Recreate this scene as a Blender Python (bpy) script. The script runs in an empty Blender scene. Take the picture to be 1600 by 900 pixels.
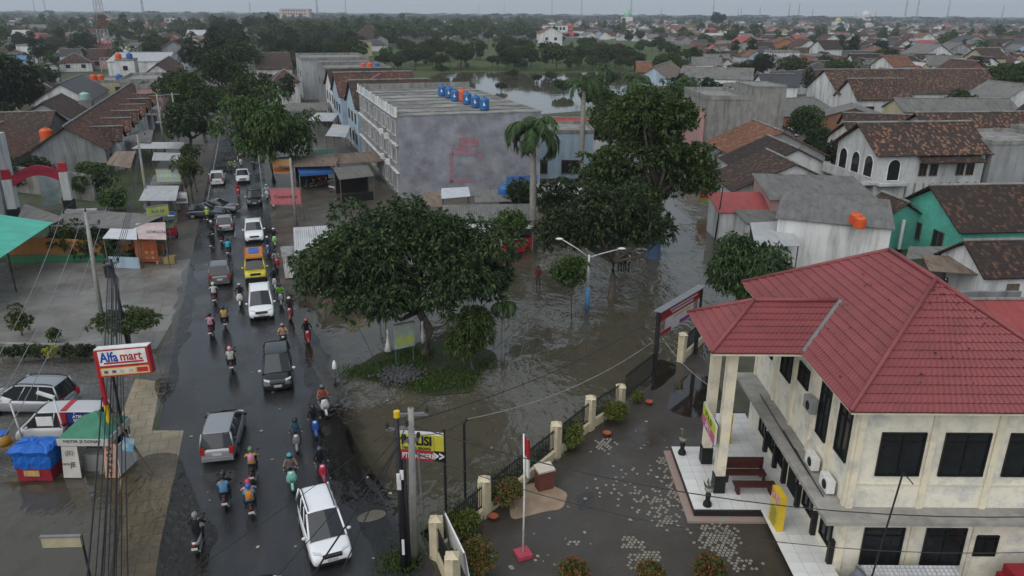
import bpy, bmesh, math, random
import numpy as np
from mathutils import Vector, Matrix
from mathutils.geometry import tessellate_polygon
random.seed(7); rng = np.random.default_rng(11)
S = bpy.context.scene
COL = S.collection
R = math.radians
# ------------------------------------------------------------------ camera
FPX, PITCH, ROLL, CAMH = 1200.0, R(19.7), R(-0.36), 21.0
cam = bpy.data.cameras.new('camera'); camo = bpy.data.objects.new('camera', cam); COL.objects.link(camo)
cam.sensor_width = 36.0; cam.lens = 36.0 * FPX / 1600.0; cam.clip_end = 30000; cam.clip_start = 0.3
_f = Vector((0, math.cos(PITCH), -math.sin(PITCH))); _u0 = Vector((0, math.sin(PITCH), math.cos(PITCH))); _r0 = Vector((1, 0, 0))
_r = _r0 * math.cos(ROLL) - _u0 * math.sin(ROLL); _u = _r0 * math.sin(ROLL) + _u0 * math.cos(ROLL)
camo.matrix_world = Matrix(((_r.x, _u.x, -_f.x, 0), (_r.y, _u.y, -_f.y, 0), (_r.z, _u.z, -_f.z, CAMH), (0, 0, 0, 1)))
S.camera = camo
# ------------------------------------------------------------------ overcast sky, sun, exposure
SUN_EL, SUN_AZ = R(44), R(214)
w = bpy.data.worlds.new('World'); S.world = w; w.use_nodes = True
nt = w.node_tree; nt.nodes.clear()
sky = nt.nodes.new('ShaderNodeTexSky'); sky.sky_type = 'NISHITA'; sky.sun_disc = False
sky.sun_elevation = SUN_EL; sky.sun_rotation = SUN_AZ; sky.dust_density = 4.0; sky.air_density = 1.0
mx = nt.nodes.new('ShaderNodeMix'); mx.data_type = 'RGBA'; mx.inputs[0].default_value = 0.88
mx.inputs[7].default_value = (3.1, 3.6, 4.1, 1)           # even grey cloud deck
nt.links.new(sky.outputs[0], mx.inputs[6])
bg = nt.nodes.new('ShaderNodeBackground'); bg.inputs[1].default_value = 0.1
nt.links.new(mx.outputs[2], bg.inputs[0])
wo = nt.nodes.new('ShaderNodeOutputWorld'); nt.links.new(bg.outputs[0], wo.inputs[0])
sl = bpy.data.lights.new('sun', 'SUN'); sl.energy = 1.5; sl.angle = R(100); sl.color = (1, 0.97, 0.93)
so = bpy.data.objects.new('sun', sl); COL.objects.link(so)
so.rotation_euler = Vector((math.sin(SUN_AZ) * math.cos(SUN_EL), math.cos(SUN_AZ) * math.cos(SUN_EL), math.sin(SUN_EL))).to_track_quat('Z', 'Y').to_euler()
S.view_settings.view_transform = 'Standard'; S.view_settings.look = 'None'
S.view_settings.exposure = 0.55; S.view_settings.gamma = 1.0
S.cycles.max_bounces = 4; S.cycles.diffuse_bounces = 2; S.cycles.glossy_bounces = 2; S.cycles.transparent_max_bounces = 4
S.cycles.volume_bounces = 0; S.cycles.caustics_reflective = False; S.cycles.caustics_refractive = False
# ------------------------------------------------------------------ surveying: sight line through a photo pixel met with a plane
def ray(px, py): return _f + _r * ((px - 800) / FPX) - _u * ((py - 450) / FPX)
def G(px, py, z=0.0):
    d = ray(px, py); t = (z - CAMH) / d.z; return Vector((d.x * t, d.y * t, z))
def GY(px, py, y):
    d = ray(px, py); t = y / d.y; return Vector((d.x * t, y, CAMH + d.z * t))
def GX(px, py, x):
    d = ray(px, py); t = x / d.x; return Vector((x, d.y * t, CAMH + d.z * t))
def proj(p):
    d = Vector(p) - Vector((0, 0, CAMH)); Z = d.dot(_f); return 800 + FPX * d.dot(_r) / Z, 450 - FPX * d.dot(_u) / Z
AX = R(18.4)                                                # main road heads this far left of north
A = Vector((-math.sin(AX), math.cos(AX), 0)); AR = Vector((math.cos(AX), math.sin(AX), 0))
# ------------------------------------------------------------------ objects
ORG = {}
def tag(o, label=None, cat=None, group=None, kind=None):
    if label: o['label'] = label
    if cat: o['category'] = cat
    if group: o['group'] = group
    if kind: o['kind'] = kind
    return o
def thing(name, label, cat, loc=(0, 0, 0), rz=0.0, group=None):
    o = bpy.data.objects.new(name, None); o.empty_display_size = 0.3; COL.objects.link(o)
    o.location = loc; o.rotation_euler = (0, 0, rz); ORG[o.name] = (Vector(loc), rz)
    return tag(o, label, cat, group)
def copy_tree(o, parent=None):
    c = o.copy(); COL.objects.link(c)
    if parent is not None: c.parent = parent
    for ch in o.children: copy_tree(ch, c)
    return c
def _place(o, parent):
    """verts are authored in world space; make them local to the parent thing"""
    if parent is None: return
    o.parent = parent
class MB:
    def __init__(s): s.v = []; s.f = []; s.m = []; s.uv = {}
    def add(s, vs, fs, mi=0):
        b = len(s.v); s.v += [tuple(p) for p in vs]
        for f in fs: s.f.append(tuple(b + i for i in f)); s.m.append(mi)
        return s
    def box(s, c, d, rz=0.0, mi=0, tilt=None):
        x, y, z = (q / 2 for q in d); P = [Vector((sx * x, sy * y, sz * z)) for sz in (-1, 1) for sx, sy in ((-1, -1), (1, -1), (1, 1), (-1, 1))]
        m = Matrix.Rotation(rz, 3, 'Z')
        if tilt is not None: m = m @ tilt
        P = [m @ p + Vector(c) for p in P]
        return s.add(P, [(3, 2, 1, 0), (4, 5, 6, 7), (0, 1, 5, 4), (1, 2, 6, 5), (2, 3, 7, 6), (3, 0, 4, 7)], mi)
    def hexa(s, lo, hi, mi=0):
        return s.add(list(lo) + list(hi), [(3, 2, 1, 0), (4, 5, 6, 7), (0, 1, 5, 4), (1, 2, 6, 5), (2, 3, 7, 6), (3, 0, 4, 7)], mi)
    def quad(s, a, b, c, d, mi=0): return s.add([a, b, c, d], [(0, 1, 2, 3)], mi)
    def tri(s, a, b, c, mi=0): return s.add([a, b, c], [(0, 1, 2)], mi)
    def slab(s, pts, t, mi=0):
        """planar polygon with thickness t along its normal (downwards/inwards)"""
        p = [Vector(q) for q in pts]; n = (p[1] - p[0]).cross(p[2] - p[0]).normalized(); q = [a - n * t for a in p]; k = len(p)
        fs = [tuple(range(k)), tuple(range(2 * k - 1, k - 1, -1))] + [(i, i + k, (i + 1) % k + k, (i + 1) % k) for i in range(k)]
        return s.add(p + q, fs, mi)
    def prism(s, pts, z0, z1, mi=0):
        k = len(pts); lo = [(p[0], p[1], z0) for p in pts]; hi = [(p[0], p[1], z1) for p in pts]
        return s.add(lo + hi, [tuple(range(k - 1, -1, -1)), tuple(range(k, 2 * k))] + [(i, (i + 1) % k, (i + 1) % k + k, i + k) for i in range(k)], mi)
    def tube(s, pts, rs, n=6, mi=0, cap=True):
        pts = [Vector(p) for p in pts]
        if not hasattr(rs, '__len__'): rs = [rs] * len(pts)
        rings = []
        for i, p in enumerate(pts):
            d = (pts[min(i + 1, len(pts) - 1)] - pts[max(i - 1, 0)]).normalized()
            a = d.cross(Vector((0, 0, 1)));
            if a.length < 0.05: a = Vector((1, 0, 0))
            a.normalize(); b = a.cross(d)
            rings.append([p + (a * math.cos(t) + b * math.sin(t)) * rs[i] for t in (2 * math.pi * k / n for k in range(n))])
        return s.loft(rings, mi, cap)
    def loft(s, rings, mi=0, cap=True):
        n = len(rings[0]); vs = [p for r in rings for p in r]; fs = []
        for i in range(len(rings) - 1):
            for k in range(n): fs.append((i * n + k, i * n + (k + 1) % n, (i + 1) * n + (k + 1) % n, (i + 1) * n + k))
        if cap: fs += [tuple(range(n - 1, -1, -1)), tuple(range((len(rings) - 1) * n, len(rings) * n))]
        return s.add(vs, fs, mi)
    def ball(s, c, r, n=10, m=6, mi=0, sc=(1, 1, 1)):
        rings = []
        for j in range(1, m):
            t = math.pi * j / m - math.pi / 2
            rings.append([(c[0] + r * sc[0] * math.cos(t) * math.cos(a), c[1] + r * sc[1] * math.cos(t) * math.sin(a), c[2] + r * sc[2] * math.sin(t)) for a in (2 * math.pi * k / n for k in range(n))])
        return s.loft(rings, mi, True)
    def lathe(s, c, prof, n=12, mi=0):
        return s.loft([[(c[0] + r * math.cos(a), c[1] + r * math.sin(a), c[2] + z) for a in (2 * math.pi * k / n for k in range(n))] for r, z in prof], mi, True)
    def build(s, name, mats, parent=None, smooth=False, world=True, uv=None):
        if not isinstance(mats, (list, tuple)): mats = [mats]
        vs = s.v
        if parent is not None and world:
            loc, rz = ORG.get(parent.name, (Vector((0, 0, 0)), 0.0)); q = Matrix.Rotation(-rz, 3, 'Z')
            vs = [tuple(q @ (Vector(p) - loc)) for p in vs]
        me = bpy.data.meshes.new(name); me.from_pydata(vs, [], s.f)
        for mt in mats: me.materials.append(mt)
        if len(mats) > 1: me.polygons.foreach_set('material_index', s.m)
        if smooth: me.polygons.foreach_set('use_smooth', [True] * len(me.polygons))
        if uv: plane_uv(me)
        me.update()
        o = bpy.data.objects.new(name, me); COL.objects.link(o)
        if parent is not None:
            o.parent = parent; ORG[o.name] = ORG.get(parent.name, (Vector((0, 0, 0)), 0.0))
            if parent.type == 'MESH': pass
        return o
def plane_uv(me):
    """metric uv on every face: u level along the face, v up its slope"""
    uvl = me.uv_layers.new(name='UVMap'); d = uvl.data
    for p in me.polygons:
        n = p.normal; u = Vector((0, 0, 1)).cross(n)
        u = Vector((1, 0, 0)) if u.length < 1e-3 else u.normalized()
        v = n.cross(u)
        for li in p.loop_indices:
            co = me.vertices[me.loops[li].vertex_index].co; d[li].uv = (co.dot(u), co.dot(v))
def npmesh(name, verts, faces, mats, parent=None, smooth=False, mi=None):
    """verts (n,3), faces (m,4) numpy"""
    me = bpy.data.meshes.new(name); n = len(verts); m, k = faces.shape
    me.vertices.add(n); me.vertices.foreach_set('co', np.asarray(verts, np.float32).ravel())
    me.loops.add(m * k); me.loops.foreach_set('vertex_index', faces.astype(np.int32).ravel())
    me.polygons.add(m); me.polygons.foreach_set('loop_start', np.arange(0, m * k, k, dtype=np.int32))
    if not isinstance(mats, (list, tuple)): mats = [mats]
    for q in mats: me.materials.append(q)
    if mi is not None: me.polygons.foreach_set('material_index', np.asarray(mi, np.int32))
    if smooth: me.polygons.foreach_set('use_smooth', np.ones(m, bool))
    me.update(calc_edges=True)
    o = bpy.data.objects.new(name, me); COL.objects.link(o)
    if parent is not None: o.parent = parent
    return o
def setmat(o, m, i=0):
    s_ = o.material_slots[i]; s_.link = 'OBJECT'; s_.material = m
def text(parent, body, loc, size, mat, rot=(0, 0, 0), name='lettering', align='CENTER', sx=1.0, bold=0.0, ext=0.004):
    """flat lettering; loc/rot are local to the parent"""
    c = bpy.data.curves.new(name, 'FONT'); c.body = body; c.size = size; c.align_x = align; c.align_y = 'CENTER'; c.extrude = ext; c.offset = bold * size
    c.materials.append(mat); c.resolution_u = 3
    o = bpy.data.objects.new(name, c); COL.objects.link(o); o.parent = parent; o.location = loc; o.rotation_euler = rot; o.scale = (sx, 1, 1)
    return o
# ------------------------------------------------------------------ materials
MATS = {}
def _new(name):
    m = bpy.data.materials.new(name); m.use_nodes = True; n = m.node_tree; b = n.nodes['Principled BSDF']; return m, n, b
def _rgb(c): return (c[0], c[1], c[2], 1)
def mixc(n, fac, a, b):
    x = n.nodes.new('ShaderNodeMix'); x.data_type = 'RGBA'
    if isinstance(fac, (int, float)): x.inputs[0].default_value = fac
    else: n.links.new(fac, x.inputs[0])
    for i, q in ((6, a), (7, b)):
        if isinstance(q, tuple): x.inputs[i].default_value = _rgb(q)
        else: n.links.new(q, x.inputs[i])
    return x.outputs[2]
def noise(n, scale, detail=3, vec=None, rough=0.55, lo=None, hi=None, dist=0.0):
    t = n.nodes.new('ShaderNodeTexNoise'); t.inputs['Scale'].default_value = scale; t.inputs['Detail'].default_value = detail; t.inputs['Roughness'].default_value = rough; t.inputs['Distortion'].default_value = dist
    if vec is not None: n.links.new(vec, t.inputs['Vector'])
    if lo is None: return t.outputs[0]
    return ramp(n, t.outputs[0], lo, hi)
def ramp(n, fac, lo, hi, a=0.0, b=1.0):
    r = n.nodes.new('ShaderNodeMapRange'); r.inputs[1].default_value = lo; r.inputs[2].default_value = hi; r.inputs[3].default_value = a; r.inputs[4].default_value = b
    n.links.new(fac, r.inputs[0]); return r.outputs[0]
def coord(n, kind='Object', scale=(1, 1, 1), loc=(0, 0, 0)):
    t = n.nodes.new('ShaderNodeTexCoord'); mp = n.nodes.new('ShaderNodeMapping'); mp.inputs['Scale'].default_value = scale; mp.inputs['Location'].default_value = loc
    n.links.new(t.outputs[kind], mp.inputs[0]); return mp.outputs[0]
def math_(n, op, a, b=None):
    x = n.nodes.new('ShaderNodeMath'); x.operation = op
    for i, q in ((0, a), (1, b)):
        if q is None: continue
        if isinstance(q, (int, float)): x.inputs[i].default_value = q
        else: n.links.new(q, x.inputs[i])
    return x.outputs[0]
def bumpn(n, b, h, strength, dist=0.05):
    x = n.nodes.new('ShaderNodeBump'); x.inputs['Strength'].default_value = strength; x.inputs['Distance'].default_value = dist
    n.links.new(h, x.inputs['Height']); n.links.new(x.outputs[0], b.inputs['Normal'])
def M(name, c1, c2=None, rough=0.8, scale=2.0, bump=0.0, spec=0.3, stain=None, samt=0.5, sscale=0.6, streak=False, metal=0.0, rnd=0.0, coat=0.0, emit=0.0):
    if name in MATS: return MATS[name]
    m, n, b = _new(name); MATS[name] = m
    b.inputs['Roughness'].default_value = rough; b.inputs['Specular IOR Level'].default_value = spec; b.inputs['Metallic'].default_value = metal
    if coat: b.inputs['Coat Weight'].default_value = coat; b.inputs['Coat Roughness'].default_value = 0.06
    c2 = c2 or tuple(q * 0.82 for q in c1)
    v = coord(n); f = noise(n, scale, 4, v, lo=0.35, hi=0.65); c = mixc(n, f, c1, c2)
    if stain:
        sv = coord(n, scale=(1.6, 1.6, 0.22) if streak else (1, 1, 1), loc=(3.1, 7.7, 1.3))
        s1 = noise(n, sscale, 6, sv, rough=0.7, lo=0.46, hi=0.68); s2 = math_(n, 'MULTIPLY', s1, samt); c = mixc(n, s2, c, stain)
    if rnd:
        oi = n.nodes.new('ShaderNodeObjectInfo'); h = n.nodes.new('ShaderNodeHueSaturation'); n.links.new(c, h.inputs['Color'])
        n.links.new(ramp(n, oi.outputs['Random'], 0, 1, 1 - rnd, 1 + rnd), h.inputs['Value']); c = h.outputs[0]
    n.links.new(c, b.inputs['Base Color'])
    if bump: bumpn(n, b, noise(n, scale * 12, 4, v), bump, 0.02)
    return m
def tile_mat(name, c1, c2, c3, moss=(0.03, 0.03, 0.025), mamt=0.6, tw=0.24, th=0.32, rnd=0.12, rough=0.85):
    m, n, b = _new(name); MATS[name] = m; b.inputs['Roughness'].default_value = rough; b.inputs['Specular IOR Level'].default_value = 0.25
    uv = coord(n, 'UV'); br = n.nodes.new('ShaderNodeTexBrick'); n.links.new(uv, br.inputs['Vector'])
    br.offset = 0.0; br.inputs['Scale'].default_value = 1.0; br.inputs['Brick Width'].default_value = tw; br.inputs['Row Height'].default_value = th; br.inputs['Mortar Size'].default_value = 0.022; br.inputs['Bias'].default_value = 0.0
    br.inputs['Color1'].default_value = _rgb(c1); br.inputs['Color2'].default_value = _rgb(c2); br.inputs['Mortar'].default_value = _rgb(tuple(q * 0.35 for q in c2))
    nb = n.nodes.new('ShaderNodeTexWhiteNoise'); nb.noise_dimensions = '2D'
    sn = n.nodes.new('ShaderNodeVectorMath'); sn.operation = 'SNAP'; sn.inputs[1].default_value = (tw, th, 1); n.links.new(uv, sn.inputs[0]); n.links.new(sn.outputs[0], nb.inputs['Vector'])
    c = mixc(n, ramp(n, nb.outputs[0], 0.72, 0.95), br.outputs[0], c3)
    sv = coord(n, loc=(1.3, 4.1, 0)); s1 = noise(n, 0.45, 6, sv, rough=0.72, lo=0.42, hi=0.66); c = mixc(n, math_(n, 'MULTIPLY', s1, mamt), c, moss)
    oi = n.nodes.new('ShaderNodeObjectInfo'); h = n.nodes.new('ShaderNodeHueSaturation'); n.links.new(c, h.inputs['Color'])
    n.links.new(ramp(n, oi.outputs['Random'], 0, 1, 1 - rnd, 1 + rnd), h.inputs['Value']); n.links.new(h.outputs[0], b.inputs['Base Color'])
    sx = n.nodes.new('ShaderNodeSeparateXYZ'); n.links.new(uv, sx.inputs[0])
    hx = math_(n, 'ABSOLUTE', math_(n, 'SINE', math_(n, 'MULTIPLY', sx.outputs[0], math.pi / tw))); hy = math_(n, 'MULTIPLY', math_(n, 'FRACT', math_(n, 'MULTIPLY', sx.outputs[1], 1 / th)), -0.8)
    bumpn(n, b, math_(n, 'ADD', hx, hy), 0.9, 0.05)
    return m
def sheet_mat(name, c1, c2, period=0.18, rust=None, ramt=0.5, rough=0.6, spec=0.3, metal=0.0, rnd=0.1):
    m, n, b = _new(name); MATS[name] = m; b.inputs['Roughness'].default_value = rough; b.inputs['Specular IOR Level'].default_value = spec; b.inputs['Metallic'].default_value = metal
    uv = coord(n, 'UV'); uvs = coord(n, 'UV', (2.2, 0.35, 1)); c = mixc(n, noise(n, 1.0, 5, uvs, rough=0.65, lo=0.35, hi=0.65), c1, c2)
    if rust: c = mixc(n, math_(n, 'MULTIPLY', noise(n, 0.7, 6, coord(n, 'UV', (1.2, 0.5, 1), (5, 2, 0)), rough=0.75, lo=0.5, hi=0.66), ramt), c, rust)
    bk = n.nodes.new('ShaderNodeTexBrick'); n.links.new(uv, bk.inputs['Vector']); bk.inputs['Scale'].default_value = 1; bk.inputs['Brick Width'].default_value = 1.02; bk.inputs['Row Height'].default_value = 1.8; bk.inputs['Mortar Size'].default_value = 0.012; bk.offset = 0
    bk.inputs['Color1'].default_value = (1, 1, 1, 1); bk.inputs['Color2'].default_value = (0.82, 0.82, 0.82, 1); bk.inputs['Mortar'].default_value = (0.55, 0.55, 0.55, 1)
    x = n.nodes.new('ShaderNodeMix'); x.data_type = 'RGBA'; x.blend_type = 'MULTIPLY'; x.inputs[0].default_value = 0.8; n.links.new(c, x.inputs[6]); n.links.new(bk.outputs[0], x.inputs[7]); c = x.outputs[2]
    oi = n.nodes.new('ShaderNodeObjectInfo'); h = n.nodes.new('ShaderNodeHueSaturation'); n.links.new(c, h.inputs['Color'])
    n.links.new(ramp(n, oi.outputs['Random'], 0, 1, 1 - rnd, 1 + rnd), h.inputs['Value']); n.links.new(h.outputs[0], b.inputs['Base Color'])
    sx = n.nodes.new('ShaderNodeSeparateXYZ'); n.links.new(uv, sx.inputs[0])
    bumpn(n, b, math_(n, 'SINE', math_(n, 'MULTIPLY', sx.outputs[0], 2 * math.pi / period)), 0.7, 0.03)
    return m
def leaf_mat(name, a, b_, c_, trans=0.25, rough=0.55):
    m, n, b = _new(name); MATS[name] = m; b.inputs['Roughness'].default_value = rough; b.inputs['Specular IOR Level'].default_value = 0.25
    g = n.nodes.new('ShaderNodeNewGeometry'); cr = n.nodes.new('ShaderNodeValToRGB'); e = cr.color_ramp.elements
    e[0].position = 0.0; e[0].color = _rgb(a); e[1].position = 1.0; e[1].color = _rgb(c_); q = e.new(0.6); q.color = _rgb(b_)
    n.links.new(g.outputs['Random Per Island'], cr.inputs[0])
    oi = n.nodes.new('ShaderNodeObjectInfo'); h = n.nodes.new('ShaderNodeHueSaturation'); n.links.new(cr.outputs[0], h.inputs['Color'])
    n.links.new(ramp(n, oi.outputs['Random'], 0, 1, 0.75, 1.25), h.inputs['Value']); n.links.new(ramp(n, oi.outputs['Random'], 0, 1, 0.485, 0.512), h.inputs['Hue'])
    n.links.new(h.outputs[0], b.inputs['Base Color'])
    tr = n.nodes.new('ShaderNodeBsdfTranslucent'); n.links.new(h.outputs[0], tr.inputs[0])
    ms = n.nodes.new('ShaderNodeMixShader'); ms.inputs[0].default_value = trans; n.links.new(b.outputs[0], ms.inputs[1]); n.links.new(tr.outputs[0], ms.inputs[2])
    n.links.new(ms.outputs[0], n.nodes['Material Output'].inputs[0])
    return m
# ================================================================== material library
def ground_mat():
    m, n, b = _new('earth'); b.inputs['Roughness'].default_value = 0.9; b.inputs['Specular IOR Level'].default_value = 0.2
    v = coord(n); big = noise(n, 0.035, 5, v, lo=0.42, hi=0.6); fine = noise(n, 0.8, 6, v, rough=0.7, lo=0.3, hi=0.7)
    dirt = mixc(n, fine, (0.075, 0.066, 0.055), (0.13, 0.12, 0.105)); grass = mixc(n, fine, (0.03, 0.05, 0.018), (0.06, 0.085, 0.03))
    n.links.new(mixc(n, big, dirt, grass), b.inputs['Base Color']); bumpn(n, b, noise(n, 3, 5, v), 0.5, 0.1); return m
def field_mat():
    m, n, b = _new('field_grass'); b.inputs['Roughness'].default_value = 0.9; b.inputs['Specular IOR Level'].default_value = 0.15
    v = coord(n, scale=(0.4, 1.6, 1)); a = noise(n, 0.06, 5, v, rough=0.65, lo=0.38, hi=0.62); f = noise(n, 0.5, 6, coord(n), rough=0.7, lo=0.3, hi=0.7)
    c = mixc(n, f, (0.036, 0.064, 0.017), (0.068, 0.1, 0.03)); n.links.new(mixc(n, a, c, mixc(n, f, (0.1, 0.11, 0.05), (0.05, 0.065, 0.025))), b.inputs['Base Color']); return m
def asphalt_mat():
    m, n, b = _new('wet_asphalt'); b.inputs['Specular IOR Level'].default_value = 0.5
    v = coord(n); vr = n.nodes.new('ShaderNodeMapping'); vr.inputs['Rotation'].default_value = (0, 0, -AX); n.links.new(v, vr.inputs[0])
    vs = n.nodes.new('ShaderNodeMapping'); vs.inputs['Scale'].default_value = (1.0, 0.12, 1); n.links.new(vr.outputs[0], vs.inputs[0])
    lane = noise(n, 0.7, 5, vs.outputs[0], rough=0.65, lo=0.35, hi=0.65); pat = noise(n, 0.22, 5, v, rough=0.6, lo=0.42, hi=0.6)
    fine = noise(n, 25, 4, v, lo=0.3, hi=0.7); c = mixc(n, fine, (0.011, 0.011, 0.0125), (0.026, 0.026, 0.028)); c = mixc(n, math_(n, 'MULTIPLY', lane, 0.55), c, (0.05, 0.049, 0.049))
    c = mixc(n, math_(n, 'MULTIPLY', noise(n, 0.5, 3, coord(n, loc=(9, 2, 0)), rough=0.4, lo=0.6, hi=0.64), 0.5), c, (0.016, 0.016, 0.018))
    n.links.new(c, b.inputs['Base Color']); n.links.new(math_(n, 'ADD', ramp(n, math_(n, 'ADD', pat, math_(n, 'MULTIPLY', lane, 0.6)), 0.0, 1.5, 0.07, 0.42), 0.0), b.inputs['Roughness'])
    bumpn(n, b, math_(n, 'ADD', noise(n, 40, 3, v), math_(n, 'MULTIPLY', noise(n, 0.8, 3, v), 2.0)), 0.1, 0.03); return m
def water_mat(name, base, alpha=1.0, bstr=0.35, sc=1.6, stretch=(1, 0.55, 1), rough=0.05, rot=0.5, ior=1.45):
    m, n, b = _new(name); b.inputs['Roughness'].default_value = rough; b.inputs['IOR'].default_value = ior; b.inputs['Specular IOR Level'].default_value = 0.5
    v = coord(n); mp = n.nodes.new('ShaderNodeMapping'); mp.inputs['Scale'].default_value = stretch; mp.inputs['Rotation'].default_value = (0, 0, rot); n.links.new(v, mp.inputs[0])
    n.links.new(mixc(n, noise(n, 0.12, 4, v, lo=0.35, hi=0.65), base, tuple(q * 0.72 for q in base)), b.inputs['Base Color'])
    calm = noise(n, 0.09, 3, v, lo=0.36, hi=0.62)
    h = math_(n, 'ADD', noise(n, sc, 3, mp.outputs[0], rough=0.5, dist=0.6), math_(n, 'MULTIPLY', noise(n, sc * 3.1, 2, mp.outputs[0], rough=0.5), 0.35))
    h = math_(n, 'MULTIPLY', h, ramp(n, calm, 0, 1, 0.12, 1.0)); bumpn(n, b, h, bstr, 0.3)
    if alpha < 1:
        t = n.nodes.new('ShaderNodeBsdfTransparent'); t.inputs[0].default_value = (0.93, 0.9, 0.84, 1)
        df = n.nodes.new('ShaderNodeBsdfDiffuse'); df.inputs[0].default_value = _rgb(base); gl = n.nodes.new('ShaderNodeBsdfGlossy'); gl.inputs['Roughness'].default_value = rough
        fr = n.nodes.new('ShaderNodeFresnel'); fr.inputs[0].default_value = ior; nb = [q for q in n.nodes if q.type == 'BUMP'][0]
        n.links.new(nb.outputs[0], fr.inputs['Normal']); n.links.new(nb.outputs[0], gl.inputs['Normal'])
        m1 = n.nodes.new('ShaderNodeMixShader'); m1.inputs[0].default_value = alpha; n.links.new(t.outputs[0], m1.inputs[1]); n.links.new(df.outputs[0], m1.inputs[2])
        m2 = n.nodes.new('ShaderNodeMixShader'); n.links.new(fr.outputs[0], m2.inputs[0]); n.links.new(m1.outputs[0], m2.inputs[1]); n.links.new(gl.outputs[0], m2.inputs[2]); n.links.new(m2.outputs[0], n.nodes['Material Output'].inputs[0])
    return m
def shore_mat(name, base, like):
    m = like(name); n = m.node_tree; at = n.nodes.new('ShaderNodeAttribute'); at.attribute_name = 'depth'
    m1 = [q for q in n.nodes if q.type == 'MIX_SHADER'][0]; n.links.new(math_(n, 'MULTIPLY', ramp(n, math_(n, 'ADD', at.outputs['Fac'], ramp(n, noise(n, 0.9, 4, coord(n)), 0.3, 0.7, -0.25, 0.25)), 0.05, 0.95), 0.93), m1.inputs[0]); return m
def paving_mat(name, c1, c2, bw, bh, wet=0.45, rot=0.0, moss=(0.05, 0.05, 0.045), mamt=0.6, mort=0.4):
    m, n, b = _new(name); b.inputs['Specular IOR Level'].default_value = 0.45
    v = coord(n); mp = n.nodes.new('ShaderNodeMapping'); mp.inputs['Rotation'].default_value = (0, 0, rot); n.links.new(v, mp.inputs[0])
    br = n.nodes.new('ShaderNodeTexBrick'); n.links.new(mp.outputs[0], br.inputs['Vector']); br.inputs['Scale'].default_value = 1; br.inputs['Brick Width'].default_value = bw; br.inputs['Row Height'].default_value = bh; br.inputs['Mortar Size'].default_value = 0.02
    br.inputs['Color1'].default_value = _rgb(c1); br.inputs['Color2'].default_value = _rgb(c2); br.inputs['Mortar'].default_value = _rgb(tuple(q * mort for q in c2))
    s1 = noise(n, 0.25, 6, v, rough=0.7, lo=0.4, hi=0.64); n.links.new(mixc(n, math_(n, 'MULTIPLY', s1, mamt), br.outputs[0], moss), b.inputs['Base Color'])
    n.links.new(ramp(n, noise(n, 0.3, 4, coord(n, loc=(4, 4, 0))), 0.4, 0.62, wet * 0.45, wet + 0.25), b.inputs['Roughness']); bumpn(n, b, math_(n, 'ADD', br.outputs[1], noise(n, 6, 3, v)), -0.3, 0.02); return m
m_earth = ground_mat(); m_field = field_mat(); m_asph = asphalt_mat()
m_flood = shore_mat('muddy_flood_water', None, lambda q: water_mat(q, (0.082, 0.073, 0.052), alpha=0.5, bstr=0.6, sc=1.0, ior=1.7))
m_flood2 = shore_mat('muddy_street_water', None, lambda q: water_mat(q, (0.072, 0.063, 0.046), alpha=0.5, bstr=0.6, sc=0.8, ior=1.6, rot=1.2))
m_pond = water_mat('pond_water', (0.1, 0.09, 0.065), bstr=0.06, sc=0.5)
m_shallow = water_mat('shallow_water', (0.06, 0.053, 0.04), alpha=0.14, bstr=0.8, sc=1.7, rot=1.0)
m_shallowroad = water_mat('thin_road_water', (0.045, 0.043, 0.04), alpha=0.06, bstr=0.3, sc=1.3, rot=0.8)
m_puddle = water_mat('puddle_water', (0.04, 0.036, 0.03), alpha=0.12, bstr=0.015, sc=1.0, ior=1.75)
m_tan = paving_mat('tan_paving', (0.4, 0.33, 0.22), (0.34, 0.28, 0.19), 0.9, 0.9, wet=0.4, rot=-AX, moss=(0.13, 0.105, 0.07), mamt=0.7)
m_lot = paving_mat('concrete_lot', (0.21, 0.2, 0.18), (0.17, 0.16, 0.145), 3.2, 3.2, wet=0.5, rot=-AX, moss=(0.075, 0.07, 0.062), mamt=0.75)
m_block = paving_mat('block_paving', (0.15, 0.145, 0.135), (0.085, 0.083, 0.08), 0.42, 0.21, wet=0.5, rot=0.4, moss=(0.06, 0.056, 0.048), mamt=0.7)
m_yard = paving_mat('wet_yard', (0.066, 0.055, 0.044), (0.058, 0.048, 0.039), 0.24, 0.24, wet=0.36, rot=0.5, moss=(0.042, 0.034, 0.027), mamt=0.85, mort=0.8)
m_mud = M('wet_mud', (0.075, 0.064, 0.05), (0.05, 0.043, 0.035), rough=0.4, scale=0.7, bump=0.4, spec=0.4, stain=(0.13, 0.115, 0.09), samt=0.7)
m_sand = M('damp_sand', (0.32, 0.24, 0.17), (0.25, 0.18, 0.12), rough=0.85, scale=1.5, bump=0.5)
m_white = M('white_paint', (0.76, 0.76, 0.74), (0.66, 0.66, 0.64), rough=0.5, stain=(0.3, 0.3, 0.28), samt=0.5)
m_line = M('worn_road_paint', (0.36, 0.36, 0.35), (0.1, 0.1, 0.1), rough=0.5, scale=5)
m_black = M('black_plastic', (0.014, 0.014, 0.015), rough=0.5)
m_rubber = M('rubber', (0.016, 0.016, 0.017), rough=0.75)
m_steel = M('grey_steel', (0.28, 0.28, 0.29), rough=0.45, metal=0.5)
m_dkiron = M('dark_iron', (0.02, 0.02, 0.022), rough=0.5)
m_conc = M('weathered_concrete', (0.27, 0.265, 0.25), (0.2, 0.195, 0.185), rough=0.85, scale=0.8, bump=0.2, stain=(0.07, 0.068, 0.062), samt=0.75, streak=True, rnd=0.1)
m_conc2 = M('pole_concrete', (0.33, 0.32, 0.3), (0.25, 0.245, 0.23), rough=0.85, scale=2, bump=0.2, stain=(0.12, 0.115, 0.11), samt=0.6, streak=True)
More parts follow.
